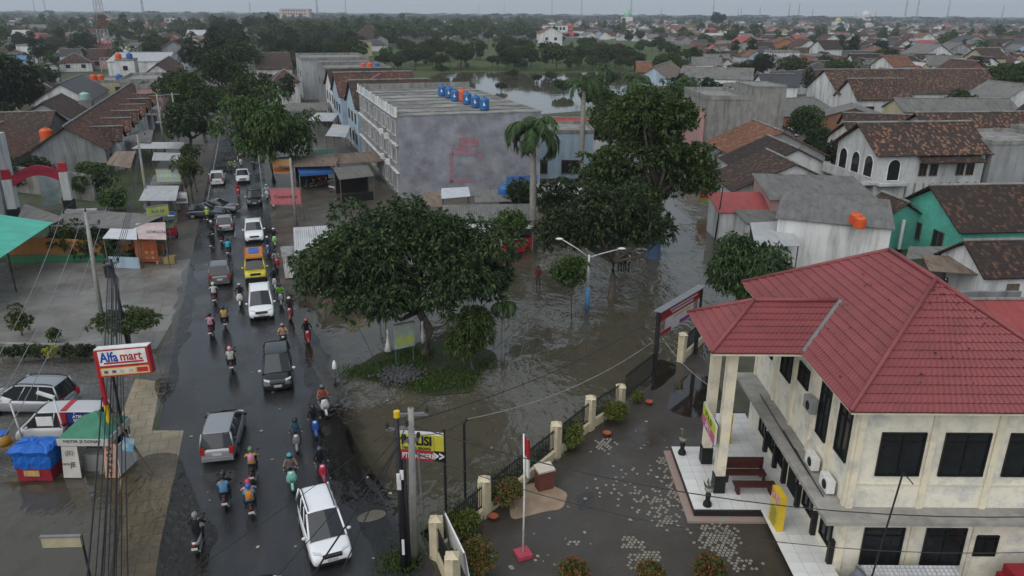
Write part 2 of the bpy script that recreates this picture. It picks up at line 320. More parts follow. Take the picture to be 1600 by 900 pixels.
m_wood = M('dark_brown_wood', (0.075, 0.024, 0.018), (0.05, 0.016, 0.013), rough=0.45, scale=4)
m_timber = M('weathered_timber', (0.16, 0.12, 0.085), (0.1, 0.075, 0.055), rough=0.8, scale=5)
m_glass = M('dark_glass', (0.018, 0.021, 0.024), (0.012, 0.014, 0.016), rough=0.08, spec=0.5)
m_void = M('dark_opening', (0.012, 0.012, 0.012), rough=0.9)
m_red = M('red_paint', (0.42, 0.025, 0.035), rough=0.45); m_blue = M('blue_paint', (0.03, 0.12, 0.42), rough=0.45); m_yellow = M('yellow_paint', (0.68, 0.46, 0.03), rough=0.5)
m_green = M('green_paint', (0.03, 0.19, 0.09), rough=0.6); m_orange = M('orange_wall', (0.4, 0.17, 0.045), rough=0.8, stain=(0.15, 0.08, 0.04)); m_teal = M('teal_wall', (0.11, 0.46, 0.36), rough=0.75, stain=(0.07, 0.26, 0.21), samt=0.6)
m_cream = M('cream_wall', (0.78, 0.71, 0.55), (0.7, 0.63, 0.48), rough=0.8, scale=0.7, stain=(0.4, 0.4, 0.37), samt=0.75, sscale=1.3)
m_creampeel = M('peeling_cream_wall', (0.8, 0.75, 0.63), (0.74, 0.69, 0.56), rough=0.8, scale=0.7, stain=(0.42, 0.43, 0.43), samt=0.8, sscale=1.4)
m_wwall = M('white_wall', (0.62, 0.63, 0.63), (0.53, 0.54, 0.54), rough=0.8, scale=0.6, stain=(0.2, 0.2, 0.19), samt=0.7, streak=True, rnd=0.12)
m_gwall = M('grey_plaster_wall', (0.3, 0.305, 0.31), (0.23, 0.235, 0.24), rough=0.85, scale=0.5, stain=(0.09, 0.09, 0.088), samt=0.75, streak=True, rnd=0.15)
m_bwall = M('pale_blue_wall', (0.36, 0.47, 0.56), (0.3, 0.4, 0.5), rough=0.8, scale=0.6, stain=(0.2, 0.24, 0.27), samt=0.6, streak=True)
m_ywall = M('buff_wall', (0.42, 0.38, 0.25), (0.36, 0.32, 0.2), rough=0.8, stain=(0.2, 0.18, 0.12), samt=0.6, streak=True, rnd=0.1)
m_pwall = M('pink_wall', (0.5, 0.3, 0.28), (0.43, 0.25, 0.24), rough=0.8, stain=(0.25, 0.17, 0.15), samt=0.6, streak=True)
m_brick = M('bare_brick_wall', (0.27, 0.13, 0.08), (0.2, 0.1, 0.065), rough=0.9, scale=6, stain=(0.12, 0.09, 0.075), rnd=0.1)
m_purple = M('purple_grey_wall', (0.31, 0.315, 0.35), (0.21, 0.21, 0.24), rough=0.85, scale=0.6, bump=0.15, stain=(0.09, 0.085, 0.105), samt=0.5, sscale=0.55)
T_rust = tile_mat('rust_clay_tiles', (0.115, 0.052, 0.038), (0.075, 0.037, 0.03), (0.2, 0.1, 0.065))
T_brown = tile_mat('brown_clay_tiles', (0.063, 0.037, 0.03), (0.042, 0.027, 0.024), (0.14, 0.075, 0.05), mamt=0.7)
T_mottle = tile_mat('mottled_clay_tiles', (0.08, 0.045, 0.034), (0.042, 0.027, 0.024), (0.24, 0.13, 0.08), mamt=0.6)
T_dark = tile_mat('blackened_tiles', (0.04, 0.03, 0.027), (0.028, 0.022, 0.021), (0.09, 0.045, 0.032), mamt=0.5)
T_orange = tile_mat('orange_clay_tiles', (0.23, 0.1, 0.06), (0.17, 0.075, 0.048), (0.3, 0.16, 0.1), mamt=0.35)
T_asb = sheet_mat('grey_asbestos_sheet', (0.2, 0.195, 0.185), (0.145, 0.14, 0.132), rust=(0.07, 0.065, 0.06), ramt=0.7, rough=0.85)
T_pale = sheet_mat('pale_metal_sheet', (0.5, 0.51, 0.52), (0.4, 0.41, 0.42), rust=(0.26, 0.23, 0.2), rough=0.4, ramt=0.5)
T_rusty = sheet_mat('rusty_metal_sheet', (0.24, 0.19, 0.15), (0.15, 0.11, 0.085), rust=(0.11, 0.05, 0.03), ramt=0.8, rough=0.7)
T_redm = sheet_mat('red_metal_sheet', (0.36, 0.07, 0.065), (0.29, 0.055, 0.052), rust=(0.18, 0.05, 0.04), rough=0.5)
T_darkm = sheet_mat('charcoal_metal_sheet', (0.065, 0.066, 0.072), (0.045, 0.046, 0.05), rough=0.5)
T_bluem = sheet_mat('blue_metal_sheet', (0.1, 0.22, 0.42), (0.08, 0.17, 0.34), rough=0.5)
T_greenp = sheet_mat('green_plastic_sheet', (0.07, 0.5, 0.38), (0.06, 0.42, 0.32), rough=0.35, period=0.12)
# ================================================================== ground
def wob(pts, step=1.2, amp=0.25, seed=1):
    rd = random.Random(seed); out = []
    for i, p in enumerate(pts):
        q = pts[(i + 1) % len(pts)]; L = (q - p).length; k = max(1, min(60, int(L / step)))
        for j in range(k):
            a = p.lerp(q, j / k); s_ = amp * min(1, L / 3); out.append(a + Vector((rd.uniform(-s_, s_), rd.uniform(-s_, s_), 0)))
    for _ in range(2): out = [q for i in range(len(out)) for q in (out[i].lerp(out[(i + 1) % len(out)], 0.25), out[i].lerp(out[(i + 1) % len(out)], 0.75))]
    return out
def sheet(name, pts, z, mat, label=None, cat=None, kind='structure', parent=None):
    pts = [Vector((p[0], p[1], z)) for p in pts]
    tr = tessellate_polygon([pts]); b = MB(); b.add(pts, [tuple(t) for t in tr])
    me_fix = []
    for f in b.f:
        a, c, d = (Vector(b.v[i]) for i in f); me_fix.append(f if (c - a).cross(d - a).z > 0 else f[::-1])
    b.f = me_fix; o = b.build(name, mat, parent); return tag(o, label, cat, None, kind)
def shore_sheet(name, pts, z, mat, label, cat, w_):
    n = len(pts); P = [Vector((p[0], p[1], z)) for p in pts]; ar = sum(P[i].x * P[(i + 1) % n].y - P[(i + 1) % n].x * P[i].y for i in range(n)); sg = 1 if ar > 0 else -1; inn = []
    for i in range(n): d = (P[(i + 2) % n] - P[i - 2]).normalized(); inn.append(P[i] + Vector((-d.y, d.x, 0)) * sg * w_)
    b = MB(); b.v = [tuple(q) for q in P + inn]; b.f = [(i, (i + 1) % n, n + (i + 1) % n, n + i) for i in range(n)] + [tuple(n + i for i in t) for t in tessellate_polygon([inn])]
    F = []
    for f in b.f: a, c, d = (Vector(b.v[i]) for i in f[:3]); F.append(f if (c - a).cross(d - a).z > 0 else f[::-1])
    b.f = F; o = b.build(name, mat); at = o.data.attributes.new('depth', 'FLOAT', 'POINT'); at.data.foreach_set('value', [0.0] * n + [1.0] * n); return tag(o, label, cat, None, 'structure')
def PX(l, z=0): return [G(x, y, z) for x, y in l]
def RS(s_, r_, z=0): p = A * s_ + AR * r_; return Vector((p.x, p.y, z))
E_ = 14000
sheet('ground', [Vector((-E_, -400, 0)), Vector((E_, -400, 0)), Vector((E_, E_, 0)), Vector((-E_, E_, 0))], -0.02, m_earth, 'brown earth and rough grass under the whole town', 'ground')
road = sheet('road', [RS(-25, -6.2), RS(-25, 9), RS(14, 7.5), RS(22, 5.6), RS(30, 4.2), RS(40, 2.6), RS(50, 1.4), RS(60, 0.7), RS(400, 0.3), RS(900, 0.3), RS(900, -6.6), RS(60, -6.6)], 0.004, m_asph, 'wet dark asphalt main road with traffic', 'road')
sheet('side_road', wob([RS(60, 0.8), RS(38, 2.9), Vector((2, 34, 0)), Vector((9, 42, 0)), Vector((12, 60, 0)), Vector((20, 140, 0)), Vector((12, 140, 0)), Vector((2, 66, 0))], 3, 0.2), -0.006, m_mud, 'muddy side street drowned under the flood', 'road')
sheet('concrete_yard', PX([(-260, 432), (20, 410), (258, 409), (297, 405), (287, 470), (268, 505), (245, 545), (150, 553), (-200, 590)]), 0.006, m_lot, 'bare stained concrete yard beside the main road', 'yard')
sheet('paved_forecourt', wob(PX([(-260, 600), (150, 556), (240, 548), (255, 600), (235, 700), (100, 742), (-260, 760)]), 2, 0.2, 3), 0.002, m_block, 'grey block paved shop forecourt with parked cars', 'forecourt')
sheet('pavement', [q for q in [RS(-5, -8.8), RS(-5, -5.5), RS(30, -5.5), RS(36, -5.3), RS(39.5, -5.2), RS(40, -6.8), RS(46, -6.9), RS(47, -8.4), RS(36, -8.8), RS(28, -8.6)]], 0.012, m_tan, 'tan paved footway running under shallow floodwater', 'pavement')
sheet('shoulder', wob([RS(62, -10), RS(62, -6.4), RS(300, -6.4), RS(300, -14), RS(110, -14), RS(80, -11.5)], 2, 0.3, 6), 0.001, m_mud, 'wet dirt shoulder on the left of the main road', 'shoulder')
sheet('verge', wob([RS(58, 0.2), RS(58, 3), RS(68, 14), RS(92, 15), RS(300, 9), RS(300, 0.2)], 2, 0.3, 7), 0.0015, m_mud, 'wet dirt verge on the right of the main road', 'verge')
sheet('field', wob(PX([(540, 92), (640, 66), (900, 62), (1080, 72), (1090, 112), (1010, 120), (900, 118), (690, 122), (600, 128)]), 30, 4, 8), -0.004, m_field, 'green grassy field beyond the pond', 'field')
sheet('pond', wob(PX([(628, 160), (650, 128), (690, 114), (760, 112), (860, 114), (960, 112), (1015, 116), (1010, 152), (930, 172), (820, 182), (700, 178)]), 6, 1.2, 9), 0.003, m_pond, 'large brown flooded pond mirroring the sky behind the shophouses', 'pond')
sheet('flooded_pool', wob(PX([(38, 128), (96, 121), (104, 148), (48, 153)]), 4, 0.8, 10), 0.003, m_pond, 'small flooded hollow among banana plants on the left', 'pond')
shore_sheet('floodwater', wob(PX([(448, 452), (490, 432), (560, 424), (640, 418), (740, 414), (800, 402), (822, 388), (868, 352), (890, 300), (915, 250), (932, 205), (960, 196), (1105, 230), (1128, 300), (1148, 345), (1180, 400), (1200, 470), (1100, 560), (1035, 602), (975, 640), (925, 672), (872, 715), (752, 800), (700, 842), (668, 870), (640, 845), (605, 815), (590, 775), (560, 735), (540, 690), (532, 640), (522, 600), (508, 560), (486, 515)]), 1.6, 0.35, 11), 0.008, m_flood, 'rippled brown floodwater covering the side street and junction', 'water', 1.3)
sheet('shallow_water', wob(PX([(445, 450), (452, 456), (490, 512), (512, 558), (526, 600), (536, 640), (544, 690), (563, 735), (594, 775), (608, 815), (645, 848), (668, 872), (640, 905), (600, 880), (560, 800), (520, 770), (500, 700), (490, 640), (475, 590), (462, 530), (448, 490)]), 1.0, 0.3, 12), 0.0115, m_shallowroad, 'thin sheet of floodwater lapping onto the road edge', 'water')
shore_sheet('murky_floodwater', wob(PX([(-150, 742), (30, 752), (90, 746), (140, 744), (190, 736), (194, 750), (188, 800), (180, 850), (170, 900), (155, 985), (-150, 985)]), 1.2, 0.2, 13), 0.016, m_flood2, 'murky floodwater in front of the street stalls', 'water', 0.6)
sheet('film_water', wob(PX([(300, 405), (312, 440), (304, 480), (290, 530), (275, 580), (262, 640), (240, 610), (255, 560), (276, 480), (286, 430)]), 1.0, 0.3, 16), 0.0175, m_shallowroad, 'thin film of rainwater between the road and concrete yard', 'water')
sheet('clear_floodwater', wob(PX([(188, 735), (225, 712), (262, 706), (280, 712), (292, 740), (318, 800), (345, 830), (325, 870), (340, 985), (150, 985), (168, 900), (178, 850), (186, 800), (192, 750)]), 1.2, 0.2, 14), 0.0165, m_shallow, 'clear shallow floodwater over the tan footway', 'water')
sheet('yard_paving', wob([Vector((-3.4, 17, 0)), Vector((12.4, 17, 0)), Vector((12.4, 49, 0)), Vector((11.6, 46, 0)), G(1018, 600), G(968, 640), G(922, 670), G(868, 715), G(752, 800), G(688, 850)], 3, 0.05, 15), 0.012, m_yard, 'dark wet paved police station yard', 'yard')
for k, pl in enumerate(([(1052, 600), (1085, 582), (1112, 590), (1108, 620), (1092, 655), (1060, 648), (1045, 640)], [(900, 775), (925, 765), (930, 790), (905, 800)], [(1030, 560), (1060, 570), (1040, 600), (1015, 612)])):
    sheet('puddle', wob(PX(pl), 0.6, 0.16, 20 + k), 0.018, m_puddle, ['long bright puddle between the fence and the porch columns', 'small puddle near the brick lectern', 'puddle by the open yard gate'][k], 'puddle')
sheet('sand_patch', wob(PX([(812, 760), (850, 752), (885, 770), (880, 795), (835, 805), (800, 812), (795, 780)]), 0.5, 0.15, 30), 0.02, m_sand, 'patch of spilled pale sand behind the flagpole', 'sand', 'stuff')
sheet('island', wob(PX([(552, 578), (590, 556), (640, 540), (695, 530), (740, 540), (778, 556), (762, 574), (742, 592), (738, 612), (670, 620), (640, 612), (610, 596), (575, 596)]), 0.7, 0.3, 31), 0.05, M('grassy_mud', (0.045, 0.05, 0.025), (0.03, 0.045, 0.018), rough=0.8, scale=2, bump=0.5), 'muddy grassed traffic island at the junction', 'island')
def line(name, s0, s1, r, wd=0.13):
    return sheet(name, [RS(s0, r), RS(s0, r + wd), RS(s1, r + wd), RS(s1, r)], 0.009, m_line, None, None, 'structure', road)
line('edge_line', 86, 180, -6.2); line('edge_line', 96, 180, 0.05)
for k in range(9): line('centre_dash', 78 + k * 11, 82 + k * 11, -3.0, 0.12)
# ================================================================== police station
def wave_panel(name, a, b, c, d, mat, parent, lip=0.045, pitch=0.21, lift=0.0):
    """one course of pressed metal tiles: a,b lower edge, c,d upper edge (c above b), rippled across, stepped lower lip"""
    a, b, c, d = (Vector(q) for q in (a, b, c, d)); L = (b - a).length; n = max(2, int(L / (pitch / 2)))
    nr = (b - a).cross(d - a).normalized(); m = MB(); lo = []; hi = []; bt = []
    for i in range(n + 1):
        t = i / n; w_ = 0.022 * (1 if i % 2 else -1); p = a.lerp(b, t); q = d.lerp(c, t)
        lo.append(p + nr * (lip + w_)); hi.append(q + nr * (w_ * 0.5 + 0.004)); bt.append(p + nr * (w_ - 0.03))
    m.v = [tuple(q) for q in lo + hi + bt]; k = n + 1
    for i in range(n): m.f.append((i, i + 1, k + i + 1, k + i)); m.f.append((2 * k + i, 2 * k + i + 1, i + 1, i)); m.m += [0, 0]
    return m.build(name, mat, parent)
def course_roof(parent, e0, e1, t1, t0, n, mat, name='roof_panel'):
    e0, e1, t1, t0 = (Vector(q) for q in (e0, e1, t1, t0))
    for k in range(n):
        f, g = k / n, (k + 1) / n
        wave_panel(name, e0.lerp(t0, f), e1.lerp(t1, f), e1.lerp(t1, g), e0.lerp(t0, g), mat, parent)
m_redroof = M('red_pressed_tile', (0.23, 0.058, 0.061), (0.2, 0.05, 0.053), rough=0.5, scale=0.9, spec=0.35, stain=(0.12, 0.04, 0.042), samt=0.4, sscale=1.0, rnd=0.07)
m_redcap = M('red_ridge_cap', (0.24, 0.064, 0.067), rough=0.55)
PS = thing('police_station', 'cream two storey police station with red pressed tile hip roof', 'building', (16.85, 31, 0))
X0, X1, Y0, Y1, ZE = 12.8, 20.9, 24.9, 36.7, 7.9
b = MB(); b.box(((X0 + X1) / 2, (Y0 + Y1) / 2, ZE / 2), (X1 - X0, Y1 - Y0, ZE - 0.02)); b.build('wall', m_creampeel, PS)
b = MB(); b.slab([(12.0, 24.0, 7.84), (21.7, 24.0, 7.84), (21.7, 37.5, 7.84), (12.0, 37.5, 7.84)], 0.1); b.slab([(8.3, 28.9, 7.83), (12.6, 28.9, 7.83), (12.6, 33.2, 7.83), (8.3, 33.2, 7.83)], 0.1); b.build('soffit', m_cream, PS)
# roof courses
EV = 7.9; RZ = 11.1; xa, xb, ya, yb, xr, r0, r1 = 11.9, 21.8, 23.9, 37.6, 16.85, 28.9, 32.9
roofp = b = MB(); b.slab([(xa, ya, EV), (xb, ya, EV), (xr, r0, RZ), (xr - 0.01, r0, RZ)], 0.06); b.slab([(xa, yb, EV), (xa, ya, EV), (xr, r0, RZ), (xr, r1, RZ)], 0.06); b.slab([(xb, ya, EV), (xb, yb, EV), (xr, r1, RZ), (xr, r0, RZ)], 0.06); b.slab([(xb, yb, EV), (xa, yb, EV), (xr, r1, RZ), (xr + 0.01, r1, RZ)], 0.06)
px0, px1, py0, py1 = 8.2, 11.9, 28.8, 33.3; pz = EV + 1.46; pyr = 31.05
b.slab([(px0, py0, EV), (px1, py0, EV), (14.15, pyr, pz), (10.45, pyr, pz)], 0.06); b.slab([(px1, py1, EV), (px0, py1, EV), (10.45, pyr, pz), (14.15, pyr, pz)], 0.06); b.slab([(px0, py1, EV), (px0, py0, EV), (10.45, pyr, pz), (10.45, pyr + 0.01, pz)], 0.06)
b.build('roof', m_redcap, PS); roof_o = PS.children[-1] if PS.children else None
roof_o = [o for o in bpy.data.objects if o.name == 'roof'][0]
course_roof(roof_o, (xa, ya, EV), (xb, ya, EV), (xr + 0.02, r0, RZ), (xr - 0.02, r0, RZ), 16, m_redroof)
course_roof(roof_o, (xa, yb, EV), (xa, ya, EV), (xr, r0, RZ), (xr, r1, RZ), 16, m_redroof)
course_roof(roof_o, (xb, ya, EV), (xb, yb, EV), (xr, r1, RZ), (xr, r0, RZ), 16, m_redroof)
course_roof(roof_o, (px0, py0, EV), (px1, py0, EV), (14.15, pyr, pz), (10.45, pyr, pz), 8, m_redroof)
course_roof(roof_o, (px0, py1, EV), (px0, py0, EV), (10.45, pyr, pz), (10.45, pyr + 0.01, pz), 8, m_redroof)
course_roof(roof_o, (px1, py1, EV), (px0, py1, EV), (10.45, pyr, pz), (14.15, pyr, pz), 8, m_redroof)
for p, q in (((xa, ya, EV), (xr, r0, RZ)), ((xb, ya, EV), (xr, r0, RZ)), ((xa, yb, EV), (xr, r1, RZ)), ((xr, r0, RZ), (xr, r1, RZ)), ((px0, py0, EV), (10.45, pyr, pz)), ((px0, py1, EV), (10.45, pyr, pz)), ((10.45, pyr, pz), (14.15, pyr, pz))):
    b = MB(); u_ = Vector((0, 0, 0.06)); b.tube([Vector(p) + u_, Vector(q) + u_], 0.1, 6); b.build('ridge_cap', m_redcap, roof_o, smooth=True)
b = MB(); b.tube([(11.95, 28.83, EV + 0.06), (14.15, pyr, pz + 0.06)], 0.11, 4); b.build('valley_flashing', M('valley_zinc', (0.36, 0.37, 0.38), rough=0.4, metal=0.6), roof_o)
# concrete ledge between the floors
b = MB(); b.prism([(11.75, 23.95), (21, 23.95), (21, 24.898), (12.798, 24.898), (12.798, 36.6), (11.75, 36.6)], 3.1, 3.26); b.build('ledge', M('ledge_concrete', (0.36, 0.345, 0.31), (0.28, 0.27, 0.25), rough=0.8, stain=(0.14, 0.13, 0.12), samt=0.7, scale=1.5), PS)
for x in (12.92, 15.6, 18.0, 20.3):
    b = MB(); b.box((x, 24.86, 5.5), (0.24, 0.09, 4.6)); b.build('pilaster', m_cream, PS)
    b = MB(); b.box((x, 24.87, 1.6), (0.2, 0.08, 2.98)); b.build('pilaster', m_cream, PS)
for y in (25.05, 26.95, 28.95, 31.2, 33.6, 36.4):
    b = MB(); b.box((12.76, y, 5.5), (0.09, 0.22, 4.6)); b.build('pilaster', m_cream, PS)
for x0, x1 in ((13.06, 15.46), (15.74, 17.86), (18.14, 20.16)):
    b = MB(); b.box(((x0 + x1) / 2, 24.885, 4.3), (x1 - x0, 0.06, 0.06)); b.build('wall_band', m_cream, PS)
m_blackw = M('black_window_steel', (0.012, 0.012, 0.012), rough=0.5)
def win_s(x0, x1, z0, z1, y=24.9):
    o = MB(); f = 0.07
    for c, d in ((((x0 + x1) / 2, y - 0.03, z0), (x1 - x0, 0.1, f)), (((x0 + x1) / 2, y - 0.03, z1), (x1 - x0, 0.1, f)), ((x0, y - 0.03, (z0 + z1) / 2), (f, 0.1, z1 - z0 + f)), ((x1, y - 0.03, (z0 + z1) / 2), (f, 0.1, z1 - z0 + f)), (((x0 + x1) / 2, y - 0.025, (z0 + z1) / 2), (0.05, 0.08, z1 - z0)), (((x0 + x1) / 2, y - 0.022, z0 + (z1 - z0) * 0.8), (x1 - x0, 0.08, 0.05))): o.box(c, d)
    w_ = o.build('window', m_blackw, PS); p = MB(); p.box(((x0 + x1) / 2, y - 0.005, (z0 + z1) / 2), (x1 - x0, 0.03, z1 - z0)); p.build('pane', m_glass, w_)
def win_w(y0, y1, z0, z1, x=12.8):
    o = MB(); f = 0.07
    for c, d in (((x - 0.03, (y0 + y1) / 2, z0), (0.1, y1 - y0, f)), ((x - 0.03, (y0 + y1) / 2, z1), (0.1, y1 - y0, f)), ((x - 0.03, y0, (z0 + z1) / 2), (0.1, f, z1 - z0 + f)), ((x - 0.03, y1, (z0 + z1) / 2), (0.1, f, z1 - z0 + f)), ((x - 0.025, (y0 + y1) / 2, (z0 + z1) / 2), (0.08, 0.05, z1 - z0)), ((x - 0.022, (y0 + y1) / 2, z0 + (z1 - z0) * 0.8), (0.08, y1 - y0, 0.05))): o.box(c, d)
    w_ = o.build('window', m_blackw, PS); p = MB(); p.box((x - 0.005, (y0 + y1) / 2, (z0 + z1) / 2), (0.03, y1 - y0, z1 - z0)); p.build('pane', m_glass, w_)
for x0, x1 in ((13.72, 15.3), (16.08, 17.7), (18.47, 20.05)): win_s(x0, x1, 4.72, 6.5)
for x0, x1 in ((13.75, 15.25), (16.15, 17.65)): win_s(x0, x1, 0.66, 2.3)
win_s(18.11, 18.95, 1.1, 1.98)
for y0, y1, z0, z1 in ((25.45, 26.45, 4.9, 6.95), (27.4, 28.3, 4.6, 7.0), (29.75, 30.85, 5.75, 6.6), (31.75, 33.0, 5.1, 6.6), (34.3, 35.6, 5.1, 6.6), (25.5, 26.5, 0.9, 2.6), (27.5, 28.5, 0.9, 2.6), (31.0, 31.9, 0.9, 2.6), (32.3, 33.2, 0.9, 2.6), (33.9, 34.8, 0.9, 2.6)): win_w(y0, y1, z0, z1)
for y in (25.2, 27.0, 28.9, 30.75, 32.05, 33.5): b = MB(); b.box((12.7, y, 0.95), (0.2, 0.22, 1.1)); b.build('column_plinth', m_blackw, PS)
b = MB(); b.box((12.78, 29.8, 1.65), (0.06, 1.2, 2.3)); dr = b.build('door', m_void, PS); b = MB(); b.box((12.72, 29.35, 1.5), (0.05, 0.04, 0.2)); b.build('handle', m_steel, dr)
for y, z in ((28.6, 5.7), (27.6, 3.62), (26.0, 3.62)):
    hi = z > 5; ac = thing('air_conditioner', {5.7: 'dark outdoor air conditioning unit bolted high on the cream police station wall', 3.62: 'white outdoor air conditioner on the concrete ledge, the one nearer the porch'}[z] if y != 26.0 else 'white outdoor air conditioner on the concrete ledge near the building corner', 'air conditioner', (12.4, y, z))
    b = MB(); b.box((12.5, y, z), (0.32, 0.78, 0.55)); b.build('casing', m_gwall if hi else m_white, ac)
    b = MB(); b.loft([[(xq, y - 0.1 + 0.2 * math.cos(t), z + 0.2 * math.sin(t)) for t in (k * math.pi / 6 for k in range(12))] for xq in (12.345, 12.325)]); b.build('fan_grille', m_black, ac)
    b = MB(); b.box((12.62, y - 0.3, z - 0.31), (0.35, 0.04, 0.05)); b.box((12.62, y + 0.3, z - 0.31), (0.35, 0.04, 0.05)); b.build('bracket', m_steel, ac)
# porch
m_tile = M('white_floor_tile', (0.7, 0.7, 0.68), (0.63, 0.63, 0.61), rough=0.18, spec=0.5, rnd=0.05, scale=0.8); m_grout = M('black_step_edge', (0.02, 0.02, 0.02), rough=0.4)
porch = thing('porch_floor', 'raised white tiled porch floor with black edging at the police station door', 'porch', (10.5, 31, 0))
b = MB(); b.prism([(8.1, 28.55), (11.3, 28.55), (11.3, 20), (12.79, 20), (12.79, 37.5), (11.3, 37.5), (11.3, 33.75), (8.1, 33.75)], 0.0, 0.385); b.build('plinth', m_grout, porch)
b = MB(); b.prism([(7.75, 28.2), (11.3, 28.2), (11.3, 28.55), (8.1, 28.55), (8.1, 33.75), (8.1, 33.95), (7.75, 33.95)], 0.0, 0.13); b.build('kerb', M('kerb_paint', (0.34, 0.2, 0.18), (0.26, 0.25, 0.22), rough=0.7, scale=3), porch)
tme = None
for ix in range(8):
    for iy in range(30):
        cx, cy = 8.1 + 0.3 + ix * 0.5886, 20.3 + iy * 0.578
        if cx < 11.3 and not (28.7 < cy < 33.6): continue
        if tme is None:
            b = MB(); b.box((0, 0, 0), (0.576, 0.566, 0.03)); o = b.build('tile', m_tile, porch, world=False); tme = o.data
        else: o = bpy.data.objects.new('tile', tme); COL.objects.link(o); o.parent = porch
        o.location = (cx - 10.5, cy - 31, 0.4)
for (x, y), lb in (((9.5, 30.1), 'nearer'), ((9.5, 32.5), 'farther')):
    pc = thing('porch_column', f'tall cream square porch column on a black plinth, the {lb} of the two', 'column', (x, y, 0.4))
    b = MB(); b.box((x, y, 4.55), (0.42, 0.42, 6.5)); b.build('shaft', m_cream, pc)
    b = MB(); b.box((x, y, 0.86), (0.52, 0.52, 0.86)); b.build('plinth', m_blackw, pc)
# bench on the porch
bn = thing('bench', 'dark brown wooden bench with split backrest on the porch', 'bench', (10.9, 30.6, 0.41))
for z, h_ in ((0.95, 0.26), (1.24, 0.3)): b = MB(); b.box((10.95, 31.35, z), (1.9, 0.06, h_), tilt=Matrix.Rotation(-0.15, 3, 'X')); b.build('back_board', m_wood, bn)
b = MB(); b.box((10.95, 30.95, 0.84), (1.9, 0.5, 0.06)); b.build('seat', m_wood, bn)
for x in (10.1, 11.8):
    b = MB(); b.box((x, 31.28, 0.85), (0.1, 0.12, 0.9)); b.build('leg', m_wood, bn); b = MB(); b.box((x, 30.78, 0.62), (0.1, 0.12, 0.42)); b.build('leg', m_wood, bn)
bn2 = thing('table', 'long low dark wooden table in front of the porch bench', 'table', (11.0, 29.95, 0.41))
b = MB(); b.box((11.1, 29.95, 0.86), (1.9, 0.48, 0.07)); b.build('top', m_wood, bn2)
for x in (10.35, 11.85): b = MB(); b.box((x, 29.95, 0.62), (0.12, 0.4, 0.41)); b.build('leg', m_wood, bn2)
for (x, y), lb in (((8.5, 33.2), 'far'), ((8.75, 28.95), 'near')):
    pt = thing('planter', f'black baluster planter with a pale bowl on the {lb} porch corner', 'planter', (x, y, 0.41))
    b = MB(); b.lathe((x, y, 0.41), [(0.2, 0), (0.2, 0.12), (0.1, 0.3), (0.13, 0.55), (0.09, 0.7)], 10); b.build('stand', m_blackw, pt, True)
    b = MB(); b.lathe((x, y, 1.11), [(0.1, 0), (0.2, 0.14), (0.2, 0.2)], 10); b.build('bowl', m_conc, pt, True)
    b = MB(); rd = random.Random(3)
    for k in range(14):
        t = rd.uniform(0, 6.28); e = rd.uniform(0.1, 0.35); b.tri((x, y, 1.28), (x + e * math.cos(t), y + e * math.sin(t), 1.5 + rd.uniform(0, 0.25)), (x + e * math.cos(t + 0.3) * 0.8, y + e * math.sin(t + 0.3) * 0.8, 1.45))
    b.build('leaves', M('dull_leaf', (0.1, 0.13, 0.07)), pt)
def stand_sign(p, label, hz=0.0, wz=0.95, h=1.75):
    t = thing('lightbox_sign', label, 'sign', (p[0], p[1], 0), hz)
    b = MB(); b.box((0, 0, 0.35 + h / 2), (0.28, wz, h)); b.build('case', m_yellow, t, world=False)
    b = MB(); b.box((-0.15, 0, 0.35 + h * 0.42), (0.02, wz * 0.86, h * 0.62)); fc = b.build('face', M('sign_yellow', (0.6, 0.52, 0.06), (0.5, 0.42, 0.05), rough=0.4), t, world=False)
    b = MB(); b.box((-0.15, 0, 0.35 + h * 0.83), (0.022, wz * 0.86, h * 0.2)); b.build('header', M('sign_header', (0.5, 0.05, 0.05), (0.6, 0.5, 0.5), scale=9), t, world=False)
    for k in range(7): b = MB(); b.box((-0.163, 0, 0.55 + k * 0.13), (0.006, wz * (0.6 + 0.12 * ((k * 37) % 3 - 1)), 0.035)); b.build('text_line', m_black, t, world=False)
    for q in (-0.3, 0.3): b = MB(); b.box((0, q, 0.2), (0.06, 0.06, 0.4)); b.build('leg', m_timber, t, world=False)
stand_sign((11.0, 34.6), 'yellow upright notice box beside the porch, behind the columns', 0.05)
stand_sign((11.35, 27.6), 'yellow upright notice box on the walkway in front of the porch', 0.05)
ps = thing('hanging_sign', 'green and yellow police counter sign fixed to the porch columns', 'sign', (9.1, 31.1, 3.3))
b = MB(); b.box((9.05, 30.9, 3.45), (0.08, 2.3, 1.0)); b.build('board', M('signboard_white', (0.6, 0.6, 0.56), rough=0.5), ps)
b = MB(); b.box((9.0, 30.9, 3.67), (0.03, 2.2, 0.45)); b.build('yellow_panel', M('lime_panel', (0.5, 0.55, 0.06)), ps); b = MB(); b.box((9.0, 30.9, 3.2), (0.03, 2.2, 0.44)); b.build('pink_panel', M('pink_panel', (0.5, 0.12, 0.25)), ps)
text(ps, 'POLISI', (9.0 - 9.1 - 0.02, -0.2, 0.37), 0.42, m_black, (R(90), 0, R(-90))); text(ps, 'SPKT', (9.0 - 9.1 - 0.02, -0.2, -0.1), 0.4, m_white, (R(90), 0, R(-90)))
